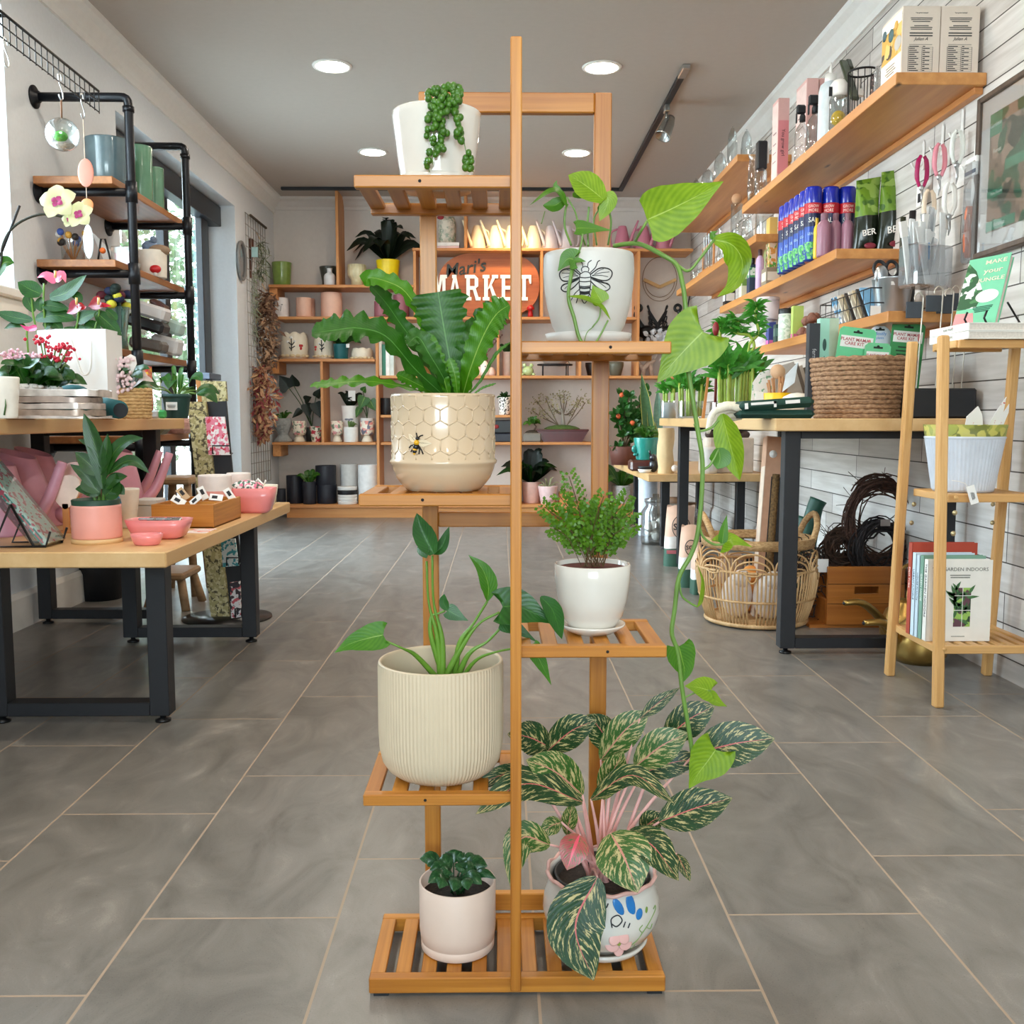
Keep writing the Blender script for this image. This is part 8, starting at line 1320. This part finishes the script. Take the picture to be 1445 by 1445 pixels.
for px,py,r in((82,285,26),(112,303,20),(99,310,12)):c=Yp(px,py,d-.02);b=MB();flower(b,c,r*d/F,5);t.part('petals',b,OR_);b=MB();flower(b,c+V((0,-.006,0)),r*.34*d/F,4);t.part('throat',b,plain((166,50,110),.5,var=.2))
pl([(-14,400),(4,372),(20,371)],22,GREEN,t,d);d=2.95;GR2=leafm((12,56,12),(40,96,22),(96,132,56),.38,9,.02,.15)
t=Thing('anthurium','bushy anthurium with pink and red waxy flowers behind the white gift bag','potted plant',(Yp(95,500,3.05).x,3.05,TZ),world=True);t.part('pot',MB().lathe(wallprof([(.07,0),(.09,.13)],.005,.11),24,c=tuple(t.off)),plain((110,116,112),.6))
for lst,w in(([(58,415),(42,408),(25,398)],26),([(70,420),(95,412),(122,388)],24),([(48,440),(40,425),(38,415)],16),([(60,430),(75,432),(98,436)],18),([(46,452),(20,448),(-6,440)],18),([(50,450),(80,445),(108,452)],24),([(135,440),(152,455),(172,474)],22),([(110,455),(118,448),(140,440)],20),([(60,420),(56,430),(58,440)],14),([(36,460),(20,458),(6,464)],10),([(120,462),(105,470),(90,462)],22),([(100,416),(110,418),(116,428)],12),([(140,470),(128,462),(118,468)],22),([(62,462),(75,455),(90,470)],20),([(150,436),(160,446),(166,452)],12)):pl(lst,w,GR2,t,d)
sb=MB()
for lst in([(60,500),(48,450),(44,415)],[(70,500),(62,440),(62,400)],[(100,500),(110,450),(110,432)],[(120,500),(138,450),(140,430)],[(40,500),(38,470),(42,462)]):sb.tube(spline(px3(lst,d),12),.0028,6)
t.part('stalk',sb,PET)
for lst,w,cc in(([(80,397),(64,388),(52,392)],13,(232,104,134)),([(78,394),(88,388),(93,399)],15,(236,112,140)),([(110,428),(102,438),(94,442)],18,(150,36,60)),([(110,430),(118,434),(122,432)],9,(176,20,28)),([(142,426),(132,430),(124,432)],20,(136,12,24)),([(142,430),(150,431),(158,432)],7,(186,16,40)),([(52,462),(40,464),(28,458)],9,(206,60,120))):b=MB();leaf(b,px3(lst,d-.05),w*d/F,'heart',(0,-1,.3),lobe=.2,nu=10,nv=6);t.part('flower_spathe',b,plain(cc,.25,var=.08,coat=.5))
for px,py in((78,386),(108,424),(139,424)):t.part('spadix',MB().tube(px3([(px,py+6),(px,py-4)],d-.06),.0035,6),plain((230,190,120),.5))
y=2.86;A,B,C_=Yp(42,470,3.02),Yp(77,464,y),Yp(149,469,y);t=Thing('gift_bag','white paper gift bag with a twisted rope handle on the tall left table','bag',(B.x,y,TZ),world=True);ht=B.z-TZ;w_=C_.x-B.x;dd=.12;b=MB();x0,x1=B.x,B.x+w_
for q in((x0,x1,y,y+.002),(x0,x1,y+dd-.002,y+dd),(x0,x0+.002,y+.002,y+dd-.002),(x1-.002,x1,y+.002,y+dd-.002)):b.box(*q,TZ,TZ+ht)
t.part('bag',b,plain((236,236,236),.5,var=.02));t.part('side_gusset',MB().prism([(x0,y),(x0-.07,y+.04),(x0,y+dd)],TZ+.001,TZ+ht-.001),plain((226,230,238),.5));t.part('rope_handle',MB().tube(spline([V((x0+w_*.32,y-.004,TZ+ht*.88)),V((x0+w_*.42,y-.012,TZ+ht*.72)),V((x0+w_*.55,y-.014,TZ+ht*.5)),V((x0+w_*.7,y-.012,TZ+ht*.55)),V((x0+w_*.72,y-.004,TZ+ht*.86))],24),.0028,7),WMAT)
def kal(px1,px2,yt,y,zp,cols,lab,seed,lc=GR2,heads=None):
 rr=random.Random(seed);t=lpot(px1,px2,zp,y,TZ,WHITE,'kalanchoe',lab,'potted plant',.85);cx_=t.o.location.x
 for k in range(10):a=2*PI*k/10;t.part('scallop',MB().ball((t.r*math.cos(a),t.r*math.sin(a),t.h*.95),t.r*.26,n=8,k=6,sc=(1,1,.7)),WHITE,t.body)
 rosette(t,22,.085,.05,lc,lean=(.1,1.3),seed=seed);top=Yp((px1+px2)/2,yt,y).z-TZ;b=MB();sb=MB()
 for hx,hy in heads:
  c=Yp(hx,hy,y)-t.o.location;sb.tube([(0,0,t.h),c],.002,5)
  for i in range(13):b.ball(c+V((rr.gauss(0,.010),rr.gauss(0,.009),rr.gauss(0,.005))),rr.uniform(.003,.005),n=7,k=5)
 t.part('flower_cluster',b,plain(cols,.5,var=.25,ns=90));t.part('flower_stalk',sb,STEM)
kal(24,56,495,2.52,543,(232,186,200),'white scalloped pot of pale pink kalanchoe flowers, left',1,heads=((4,500),(16,497),(28,502),(10,508),(36,503),(20,506),(52,504)));kal(56,84,480,2.58,546,(206,40,66),'white scalloped pot of red kalanchoe flowers before the gift bag',2,heads=((56,478),(62,484),(78,494),(88,488),(96,492),(66,502),(82,506),(98,504)))
t=lpot(-18,25,533,2.32,TZ,plain((240,236,226),.3,coat=.4),'tulip_mug','white mug painted with a pink tulip at the left picture edge','mug',.8);t.part('painted_tulip',MB().tube([(.002,-t.r*.86,.012),(.006,-t.r*.98,.04),(.005,-t.r*1.0,.055)],.001,5).ball((.005,-t.r*1.0,.058),.004,sc=(.7,.3,1.6)),plain((214,130,140),.5),t.body);t.part('painted_leaf',MB().tube([(.014,-t.r*.8,.008),(.02,-t.r*.88,.03),(.021,-t.r*.95,.045)],[.002,.0018,.0005],5),plain((70,110,60),.5),t.body)
for i in range(5):
 h_=(.006,.016,.015,.015,.017)[i];z=TZ+sum((.006,.016,.015,.015)[:i])+.0005*i;c=Yp((70,82,84,80,84)[i],580,2.46);rr=random.Random(i);P=[[V((((.135,.10,.10,.10,.115)[i]+.004*math.sin(5*a+i))*math.copysign(abs(math.cos(a))**.4,math.cos(a)),.075*math.copysign(abs(math.sin(a))**.4,math.sin(a)),zz+.002*math.sin(7*a+i*2)*(zz>0)))for a in[2*PI*j/40 for j in range(40)]]for zz in(0,h_*.5,h_*.9)];b=MB().grid(P,closed=True);b.add(P[2],[tuple(range(40))]);b.add(P[0],[tuple(range(39,-1,-1))])
 solo('silvery_packet',b,plain(((206,196,190),(170,150,136),(196,184,176),(168,150,140),(206,198,192))[i],.3,.35,var=.3,ns=30),'flat foil packet '+('at the bottom of the stack on the tall left table','second from the bottom of the stack','in the middle of the stack','second from the top of the stack','topmost of the stack, before the scalloped pots')[i],'packet',(c.x,2.46,z),group='stack of foil packets')
t=Thing('rolled_apron','teal fabric roll with a dark open end beside the foil packets','fabric roll',(Yp(140,590,2.66).x,2.66,TZ),world=True);TE=plain((22,92,98),.7,var=.1);b=MB()
b.tube(px3([(88,570,2.74),(120,572,2.72),(150,575,2.68),(168,578,2.6)],2.7),[.03,.027,.026,.024],18);t.part('roll',b,TE);t.part('dark_opening',MB().lathe([(0,0),(.019,0)],18,T=tr(Yp(170,579,2.578))@MX.Rotation(PI/2,4,'X')),BLACK);t.part('flap',MB().ball(Yp(103,552,2.72),.03,sc=(1.4,1,.6)),TE)
c=Yp(178,590,3.0);t=rope_basket('woven_planter','square-sided woven basket planter with pale pink waxy flowers and a white heart tag','planter',(c.x,3.0,TZ),.070,.074,.09,9,.85,((214,178,126),(176,138,86)));t.r,t.h=.07,.09;rosette(t,18,.10,.04,GR2,lean=(.4,1.5),seed=4);rosette(t,12,.09,.035,plain((206,186,176),.5,var=.2,ns=60),lean=(.2,1.3),seed=6);b=MB();rr=random.Random(2)
for i in range(60):p=Yp(163+rr.gauss(6,8)+(0 if i<40 else 10),505+rr.random()*50,2.93)-t.o.location;b.ball(p,rr.uniform(.004,.007),n=7,k=5)
t.part('flower_cluster',b,plain((230,206,210),.5,var=.2,ns=80));t.part('heart_tag',MB().prism([(0,-.03),(.017,.005),(.014,.026),(0,.034),(-.014,.026),(-.017,.005)],-.001,.001,T=fr(Yp(185,516,2.95)-t.o.location,(1,0,0),(0,0,1))),PAPER);t.part('soil',MB().lathe([(0,.085),(.066,.083)],20),SOIL)
t,c=lthing('seed_box','small red and yellow printed box behind the woven planter','box',198,540,3.4,TZ);t.part('carton',MB().box(-.034,.034,-.02,.02,0,Yp(198,517,3.4).z-TZ),blotch((206,70,60),((240,190,60),(226,120,110)),40,.5))
t=lpot(230,268,557,3.42,TZ,plain((14,60,54),.5),'nursery_pot_plant','dark green nursery pot with a white label and arching leaves at the table end','potted plant',.78);t.part('label',MB().box(-.022,.016,-t.r*.99,-t.r*.93,t.h*.35,t.h*.68),PAPER);t.part('label_text',label_lines(MB(),facecam((-.003,-t.r*.995,t.h*.5)),.03,.012,3),INK);t.part('rim',MB().lathe([(t.r,t.h*.86),(t.r*1.06,t.h*.87),(t.r*1.06,t.h),(t.r*.95,t.h)],26),plain((14,60,54),.5));rosette(t,9,.10,.045,GR2,lean=(.9,1.5),seed=8,petl=.8);soil(t);rosette(t,4,.12,.02,GREEN,lean=(.05,.4),seed=9)
for i,(px,c,lab)in enumerate(((211,(226,90,110),'small pink packet right of the woven planter'),(219,(206,208,210),'small silver packet right of the woven planter'),(229,(70,170,90),'small green and white packet left of the nursery pot'))):solo('sweet_packet',MB().box(-.012,.014,-.01,.01,0,.028,bev=.006),plain(c,.4,var=.2,ns=40),lab,'packet',(Yp(px,590,3.3).x,3.3,TZ))
# ================================================================= LOW TABLE GOODS
PKP=plain((238,166,154),.45,var=.02);PKB=plain((236,140,140),.3,var=.03,coat=.4);DPK=plain((204,146,164),.35,var=.06)
d=2.42;t=lpot(102,169,713,d,LT+.012,PKP,'potted_peace_lily','matte pink cylinder pot with a glossy dark green leafy plant on a wood saucer','potted plant',1.0);t.part('saucer',MB().lathe([(0,-.012),(t.r*1.02,-.012),(t.r*1.03,-.001),(0,-.0005)],36),BLOCK['x']);t.part('nursery_rim',MB().lathe([(t.r*.93,t.h*.9),(t.r*.97,t.h+.014),(t.r*.92,t.h+.016),(t.r*.88,t.h*.95),(0,t.h*.95)],32),plain((24,66,50),.5));t.off=t.o.location.copy();LS=leafm((10,50,10),(36,90,20),(86,126,50),.36,14,.02,.12)
for lst,w in(([(145,690),(140,650),(128,610),(118,583)],24),([(138,670),(126,655),(106,638)],26),([(145,680),(160,640),(180,622),(202,618)],20),([(150,670),(175,652),(192,652),(211,668)],17),([(135,690),(120,670),(99,655)],16),([(148,700),(158,690),(164,668)],32),([(138,700),(128,690),(106,690)],24),([(140,695),(126,680),(118,672)],28),([(152,695),(166,690),(176,698)],18),([(142,670),(150,640),(152,612)],18),([(143,660),(132,630),(110,620)],14),([(150,690),(162,676),(180,672)],18)):b=MB();leaf(b,px3(lst,d-.03),w*d/F,'oval',(0,-1,.45),fold=.2,lobe=.05,nu=14,nv=6);t.part('leaf',b,LS)
sb=MB()
for lst in([(140,712),(140,690),(138,660)],[(146,712),(146,690),(150,660)],[(136,712),(132,700),(124,690)],[(150,712),(154,700),(160,690)]):sb.tube(spline(px3(lst,d),8),.004,6)
t.part('stalk',sb,PET);t.part('soil',MB().lathe([(0,t.h+.003),(t.r*.88,t.h)],20),SOIL)
def dish(x1,x2,yt,y,lab,m=PKB,sq=.62,p=.5,nm='bowl'):
 c=Yp((x1+x2)/2,yt,y);r=(x2-x1)/2*y/F;h=c.z-LT;t=Thing(nm,lab,'bowl',(c.x,y,LT));t.r,t.h=r,h;P=[]
 for rr_,z in((.0,0),(.62,0),(.78,h*.12),(.92,h*.6),(1,h),(.94,h),(.86,h*.6),(.7,h*.25),(0,h*.2)):P.append([V((r*rr_*math.copysign(abs(math.cos(a))**p,math.cos(a)),r*sq*rr_*math.copysign(abs(math.sin(a))**p,math.sin(a)),z))for a in[2*PI*j/40 for j in range(40)]])
 t.part('bowl',MB().grid(P,closed=True),m);return t
t=dish(180,269,732,2.50,'pink rectangular bowl of foil packets at the front of the low table')
for i in range(4):t.part('foil_packet',MB().box(-.02,.02,-.012,.012,0,.006,bev=.002,T=tr((-.03+.022*i,0,t.h*.9))@MX.Rotation(.4*(i%2)-.2,4,'X')),plain((176,178,182),.25,.8,var=.3,ns=60))
dish(184,230,753,2.36,'little pink oval dish at the front edge of the low table',sq=.7,p=1)
t=dish(326,389,688,3.18,'pink rectangular bowl holding a floral cloth near the far end of the low table');t.part('floral_cloth',MB().ball((-.02,0,t.h),.05,sc=(1.1,.7,.5)),blotch((238,234,230),((226,120,150),(70,100,80)),60,.55))
t=dish(352,392,684,3.44,'cream cup with white ribbon at the far corner of the low table',plain((236,228,210),.4),.9,1);t.part('ribbon',MB().tube([(-.03,0,t.h),(-.02,0,t.h+.02),(0,0,t.h),(.01,-.01,t.h+.015)],.004,6),PAPER)
for x1,x2,yt,y,lab in((280,326,671,3.12,'white and pink two-tone pot, larger and left, behind the wooden tray'),(320,353,668,3.38,'white and pink two-tone pot, smaller and farther, behind the wooden tray')):t=lpot(x1,x2,yt,y,LT,plain((236,226,220),.5),'two_tone_pot',lab,'pot',.94);t.part('pink_base',MB().lathe([(t.r*.95,.001),(t.r*1.008,t.h*.62)],28),PKP,t.body)
A,B,C_=Yp(213,712,2.72),Yp(301,712,2.72),Yp(340,690,3.02);t=Thing('wooden_tray','bamboo divided box of small tagged goods on the low table','box',(A.x,2.72,LT),world=True);x0,x1,y0,y1=A.x,B.x,2.72,3.00;h=B.z-LT;b=MB();b.box(x0,x1,y0,y0+.008,LT,LT+h,bev=.001);t.part('front_panel',b,BAM['x']);t.part('side_panel',MB().box(x1-.008,x1,y0+.008,y1,LT,LT+h,bev=.001),BAM['y']);t.part('side_panel',MB().box(x0,x0+.008,y0+.008,y1,LT,LT+h,bev=.001),BAM['y']);t.part('back_panel',MB().box(x0,x1,y1,y1+.008,LT,LT+h,bev=.001),BAM['x']);t.part('divider',MB().box(x0+.008,x1-.008,(y0+y1)/2,(y0+y1)/2+.006,LT,LT+h*.95),BAM['x']);t.part('bottom',MB().box(x0,x1,y0,y1,LT,LT+.004),BAM['x'])
for i,(px,py,a,lab)in enumerate(((252,708,.5,'white tag lying flat at the front of the bamboo box'),(276,706,-.7,'white barcode tag in the middle of the bamboo box'),(258,697,.9,'kraft tag sticking up at the back of the bamboo box'),(286,696,1.1,'white tag standing at the right of the bamboo box'),(305,703,.1,'pale tag resting on the right edge of the bamboo box'),(324,698,1.0,'white tag just beyond the bamboo box corner'))):c=Yp(px,py,2.80+.03*i);o=solo('paper_tag',MB().box(-.02,.02,-.001,.001,-.011,.011,bev=.0006).box(-.012,.004,-.0016,-.001,-.005,.005,m=1),[PAPER if i!=2 else CARD,INK],lab,'tag');o.matrix_world=tr((c.x,c.y,max(c.z,LT+h+.004)))@MX.Rotation(a,4,'Y')@MX.Rotation(-.6,4,'X')
for i,(px,py,lab)in enumerate(((283,749,'pink printed card lying before the bamboo box'),(348,721,'pink printed card lying by the far pink bowl'))):c=Zp(px,py,LT+.001);solo('printed_card',MB().box(-.03,.03,-.05,.05,0,.0015),blotch((240,226,222),((236,150,140),),30,.55),lab,'card',(c.x,c.y,LT))
t=lpot(163,196,690,2.74,LT,plain((238,228,214),.3,coat=.4),'painted_pot','cream pot painted with a blue and pink flower behind the peace lily','pot',.62);t.part('painted_flower',MB().ball((-.014,-t.r*.85,t.h*.66),.012,sc=(.6,.3,1.6)).ball((-.02,-t.r*.8,t.h*.5),.010,sc=(1,.3,1)),plain((60,130,176),.4),t.body);t.part('pink_blotch',MB().ball((-.02,-t.r*.75,t.h*.28),.014,sc=(.9,.3,1)),plain((222,140,150),.4),t.body)
for i in range(2):solo('grey_box',MB().box(-.034,.034,-.04,.04,0,(.046,.018)[i],bev=.003),plain(((190,184,176),(206,204,200))[i],.5),['grey box left of the bamboo box','pale lid box lying on the grey box'][i],'box',(Yp(212,715,2.95).x,2.95,LT+.047*i))
for i,(px,py,cc,lab)in enumerate(((92,695,(236,216,202),'cream wooden heart shape propped behind the peace lily pot'),(106,675,(236,200,196),'pink scalloped flower shape propped behind the cream heart'))):
 c=Yp(px,py,2.62+.07*i);hz=c.z-LT;b=MB();b.prism([((.045 if i else.04)*math.cos(a)*(1+.12*math.cos(a*8)*i)*(1 if i else 1+.2*math.sin(a)),hz+.045*math.sin(a)-(0 if i else.012*abs(math.cos(a))*-1))for a in[2*PI*k/48 for k in range(48)]],-.004,.004,T=fr((0,0,0),(1,0,0),(0,0,1)));t=Thing('wooden_cutout',lab,'ornament',(c.x,c.y,LT));t.part('shape',b,plain(cc,.6));t.part('stand',MB().box(-.008,.008,-.004,.004,0,hz-.03).box(-.02,.02,-.015,.015,0,.006),PINE['z'])
def pcan(px,y,tilt,lab,h=.19,r=.062):
 c=Yp(px,760,y);t=Thing('watering_can',lab,'watering can',(c.x,y,LT));b=MB();b.lathe(wallprof([(r*1.2,0),(r*1.22,.006),(r*1.0,h*.6),(r*.85,h)],.003,.02),30);
 for i,p in enumerate(b.v):p.x+=-tilt*p.z;p.z*=1+.25*(p.x/r)*(p.z/h>.8)*-1*.4
 t.part('body',b,DPK);t.part('spout',MB().tube(spline([(r*1.0,0,.02),(r*1.7,.02,.08),(r*2.4,.03,.19)],10),[.02-.0008*i for i in range(10)],9),DPK);t.part('handle',MB().tube(spline([(-tilt*h-r*.6,0,h*.95),(-tilt*h-r*1.7,0,h*.8),(-r*1.8,0,h*.35),(-r*1.1,0,h*.15)],14),.007,7),DPK);return t
pcan(52,2.80,.25,'dusty pink watering can nearest, behind the wire easel');pcan(72,3.02,.22,'dusty pink watering can behind the nearest one');pcan(6,2.58,.1,'dusty pink watering can at the left picture edge');pcan(176,3.26,.1,'dusty pink watering can whose long spout shows right of the peace lily',.2);pcan(166,3.46,.1,'dusty pink watering can farthest on the low table, showing only its spout',.2)
A,B=Yp(72,769,2.36),Yp(2,662,2.42);dr_=(B-A);T=fr(A,(0,1,0),dr_);L_=dr_.length+.03;t=Thing('stationery_set','clear packed stationery in teal tartan and pink leaning on a black wire easel','stationery',A,world=True)
for i,cc in enumerate(((70,150,140),(226,120,130),(60,140,130),(200,226,220))):t.part('notebook',MB().box(-.04,.04,0,L_*(1-.03*i),.004*i,.004*i+.0035,T=T),blotch(cc,((226,236,230),(206,90,110)),60,.58))
t.part('clear_sleeve',MB().box(-.045,.045,-.002,L_,-.018,.021,T=T,bev=.002),glass((240,246,244),.12));A2=A+V((.0,0,-.006));t=Thing('wire_easel','black wire easel propping up the packed stationery','easel',(A.x,A.y,LT),world=True);z=LT+.003
for s in(-.045,.045):t.part('wire_foot',MB().tube([V((A.x-.07,A.y+s,z+.10)),V((A.x-.11,A.y+s-.01,z)),V((A.x+.008,A.y+s,z)),V((A.x+.02,A.y+s,z+.035))],.003,6),BLKM);t.part('wire_strut',MB().tube([V((A.x-.07,A.y+s,z+.10)),V((A.x-.02,A.y+s,z)),V((A.x+.005,A.y+s,z))],.003,6),BLKM)
# ================================================================= card rack, stools, bin
t=Thing('card_rack','leaning card display rack with floral paper sides and a round black foot','display rack',(-1.03,3.8,0),world=True);FL_=blotch((176,164,112),((92,84,56),(206,196,150)),62,.55);P=lambda px,py,y:Yp(px,py,y)
def slab4(nm,q,y,m,th=.012):V4=[P(px,py,y+(.06 if py<650 else 0))for px,py in q];b=MB();b.add([p for p in V4]+[p+V((0,th,0))for p in V4],[(0,1,2,3),(7,6,5,4)]+[(i,4+i,4+(i+1)%4,(i+1)%4)for i in range(4)]);t.part(nm,b,m)
slab4('floral_side',[(299,882),(325,882),(290,567),(264,567)],3.76,FL_,.02);slab4('black_board',[(325,880),(347,878),(319,566),(290,567)],3.78,BLACK);slab4('floral_header',[(285,567),(320,566),(318,538),(283,537)],3.90,FL_,.02);slab4('wood_edge',[(279,567),(285,567),(282,534),(276,534)],3.92,PINE['z']);t.part('foot_plate',MB().lathe([(0,0),(.17,0),(.17,.006),(0,.008)],40,c=(-1.06,3.77,0)),BLKM)
for i,(q,m,lab)in enumerate((([(295,642),(325,642),(317,588),(290,588)],blotch((240,232,230),((216,60,84),(226,130,150)),60,.53),'pink floral notebook in the top pocket of the card rack'),([(315,800),(337,798),(332,760),(312,762)],blotch((232,240,238),((70,160,170),),70,.53),'blue lettered notebook in the middle pocket of the card rack'),([(327,872),(341,870),(339,820),(325,822)],blotch((240,232,230),((206,90,100),(60,50,56)),50,.55),'pink floral notebook in the lowest pocket of the card rack'))):
 yy=3.70 if q[0][1]>650 else 3.78;o=tagcard('floral_notebook',lab,'notebook',q,yy,m,.006);a,c2=Yp(q[0][0]+5,q[0][1]-2,yy-.02),Yp(q[1][0],q[1][1]-2,yy-.02);zt=Yp(q[0][0],q[0][1]-13,yy-.02).z;t.part('wire_pocket',MB().tube([V((a.x,a.y+.03,a.z)),a,V((a.x,a.y,zt)),V((c2.x,c2.y,zt)),c2,V((c2.x,c2.y+.03,c2.z))],.003,6),BLKM)
def stool(px,py,y,w_,lab):
 c=Yp(px,py,y);t=Thing('stool',lab,'stool',(c.x,y,0));m=wood((176,142,104),(140,104,70),'x',.8,.6);t.part('seat',MB().box(-w_,w_,-.12,.12,c.z-.03,c.z,bev=.008),m)
 for sx_ in(-1,1):
  for sy_ in(-1,1):t.part('leg',MB().tube([(sx_*w_*.7,sy_*.08,c.z-.03),(sx_*w_*1.05,sy_*.11,0)],.018,8),m)
stool(253,672,4.35,.085,'small weathered wooden stool seen behind the pink spouts');stool(246,803,4.02,.075,'low wooden stool under the table, beyond its near leg')
solo('waste_bin',MB().lathe([(0,0),(.085,0),(.11,.30),(.1,.30),(.08,.02),(0,.02)],26),plain((20,21,26),.5),'black round bin on the floor beneath the tables by the left wall','bin',(Yp(143,840,4.2).x,4.2,0))
# ================================================================= wire grid and dried bunches on the far left wall
A,B=Xp(345,300,WL+.02),Xp(374,322,WL+.02);t=Thing('wire_grid','pale wire grid panel on the far left wall behind dried bunches','wire grid',(WL+.02,(A.y+B.y)/2,1.3),world=True);ya,yb=6.98,7.55;za,zb_=.30,2.2;WG=plain((150,146,142),.5,.4);b=MB()
for i in range(9):y=ya+(yb-ya)*i/8;b.tube([(WL+.02,y,za),(WL+.02,y,zb_)],.0025,5)
for i in range(26):z=za+(zb_-za)*i/25;b.tube([(WL+.018,ya,z),(WL+.018,yb,z)],.0025,5)
t.part('wires',b,WG);t.part('dark_bar',MB().tube([(WL+.03,ya+.1,zb_),(WL+.03,yb,zb_)],.009,6),plain((70,60,50),.8))
def bunch(px,y1_,y2_,wpx,yd,cols,lab,n,seed,nm='dried_bunch',cat='dried flowers',lw=.35,hang=True):
 rr=random.Random(seed);A,B=Yp(px,y1_,yd),Yp(px,y2_,yd);t=Thing(nm,lab,cat,A,world=True);b=MB();r=wpx/2*yd/F;L_=A.z-B.z
 for i in range(n):
  v=rr.random();e=r*math.sin(PI*min(.95,v*.85+.1))**.7;c=V((A.x+rr.gauss(0,e*.5),A.y+rr.gauss(0,e*.5),A.z-v*L_));d=V((rr.uniform(-1,1),rr.uniform(-1,.5),rr.uniform(-1.4,.3))).normalized();l=rr.uniform(.03,.08);s=d.orthogonal().normalized();b.add([c,c+d*l*.5+s*l*lw*.5,c+d*l,c+d*l*.5-s*l*lw*.5],[(0,1,2,3)],m=rr.randrange(len(cols)))
 o=t.part('dried_stems',b,[plain(c,.8,var=.2,ns=20)for c in cols]);t.part('cord',MB().tube([A,A+V((-.03,0,.06))],.004,5),CARD);return t
bunch(353,380,478,20,7.2,((150,160,136),(126,138,110)),'long hanging grey green moss on the wire grid',420,1,'hanging_moss','dried moss',.12);bunch(376,412,520,30,7.3,((120,88,66),(168,134,104),(90,60,44)),'brown dried bunch hanging upper right on the wire grid',520,2);bunch(369,518,618,42,7.15,((172,124,92),(190,150,110),(130,50,54),(150,104,76)),'large reddish brown dried bunch hanging lowest on the wire grid',720,3);bunch(367,338,392,22,7.35,((84,100,66),(150,156,124),(60,72,50)),'spiky air plants clipped high on the wire grid',200,4,'air_plant','air plant',.12)
c=Yp(354,362,7.2);solo('bark_slab',MB().box(-.022,.022,-.02,.02,-.16,.12,bev=.008,T=MX.Rotation(.08,4,'Y')),plain((86,52,38),.9,var=.4,ns=40,bump=1),'strip of brown bark hung on the wire grid','bark',(c.x,7.16,c.z));solo('blue_tag',MB().box(-.022,.022,-.002,.002,-.035,.035),plain((170,206,206),.6),'pale blue tag beside the strip of bark','tag',(Yp(360,356,7.12).x,7.11,Yp(360,356,7.12).z));c=Xp(341,368,WL+.012);t=Thing('oval_mirror','small oval grey framed mirror on the wall left of the bark','mirror',(WL+.004,c.y,c.z));t.part('frame',MB().tube([(.01,.10*math.cos(a),.125*math.sin(a))for a in[2*PI*k/32 for k in range(32)]],.012,8,closed=True),plain((130,128,126),.5));t.part('glass',MB().lathe([(0,.006),(.1,.006)],32,T=MX.Rotation(PI/2,4,'Y')@MX.Diagonal((1.22,1,1,1))),plain((186,188,192),.1,.9))
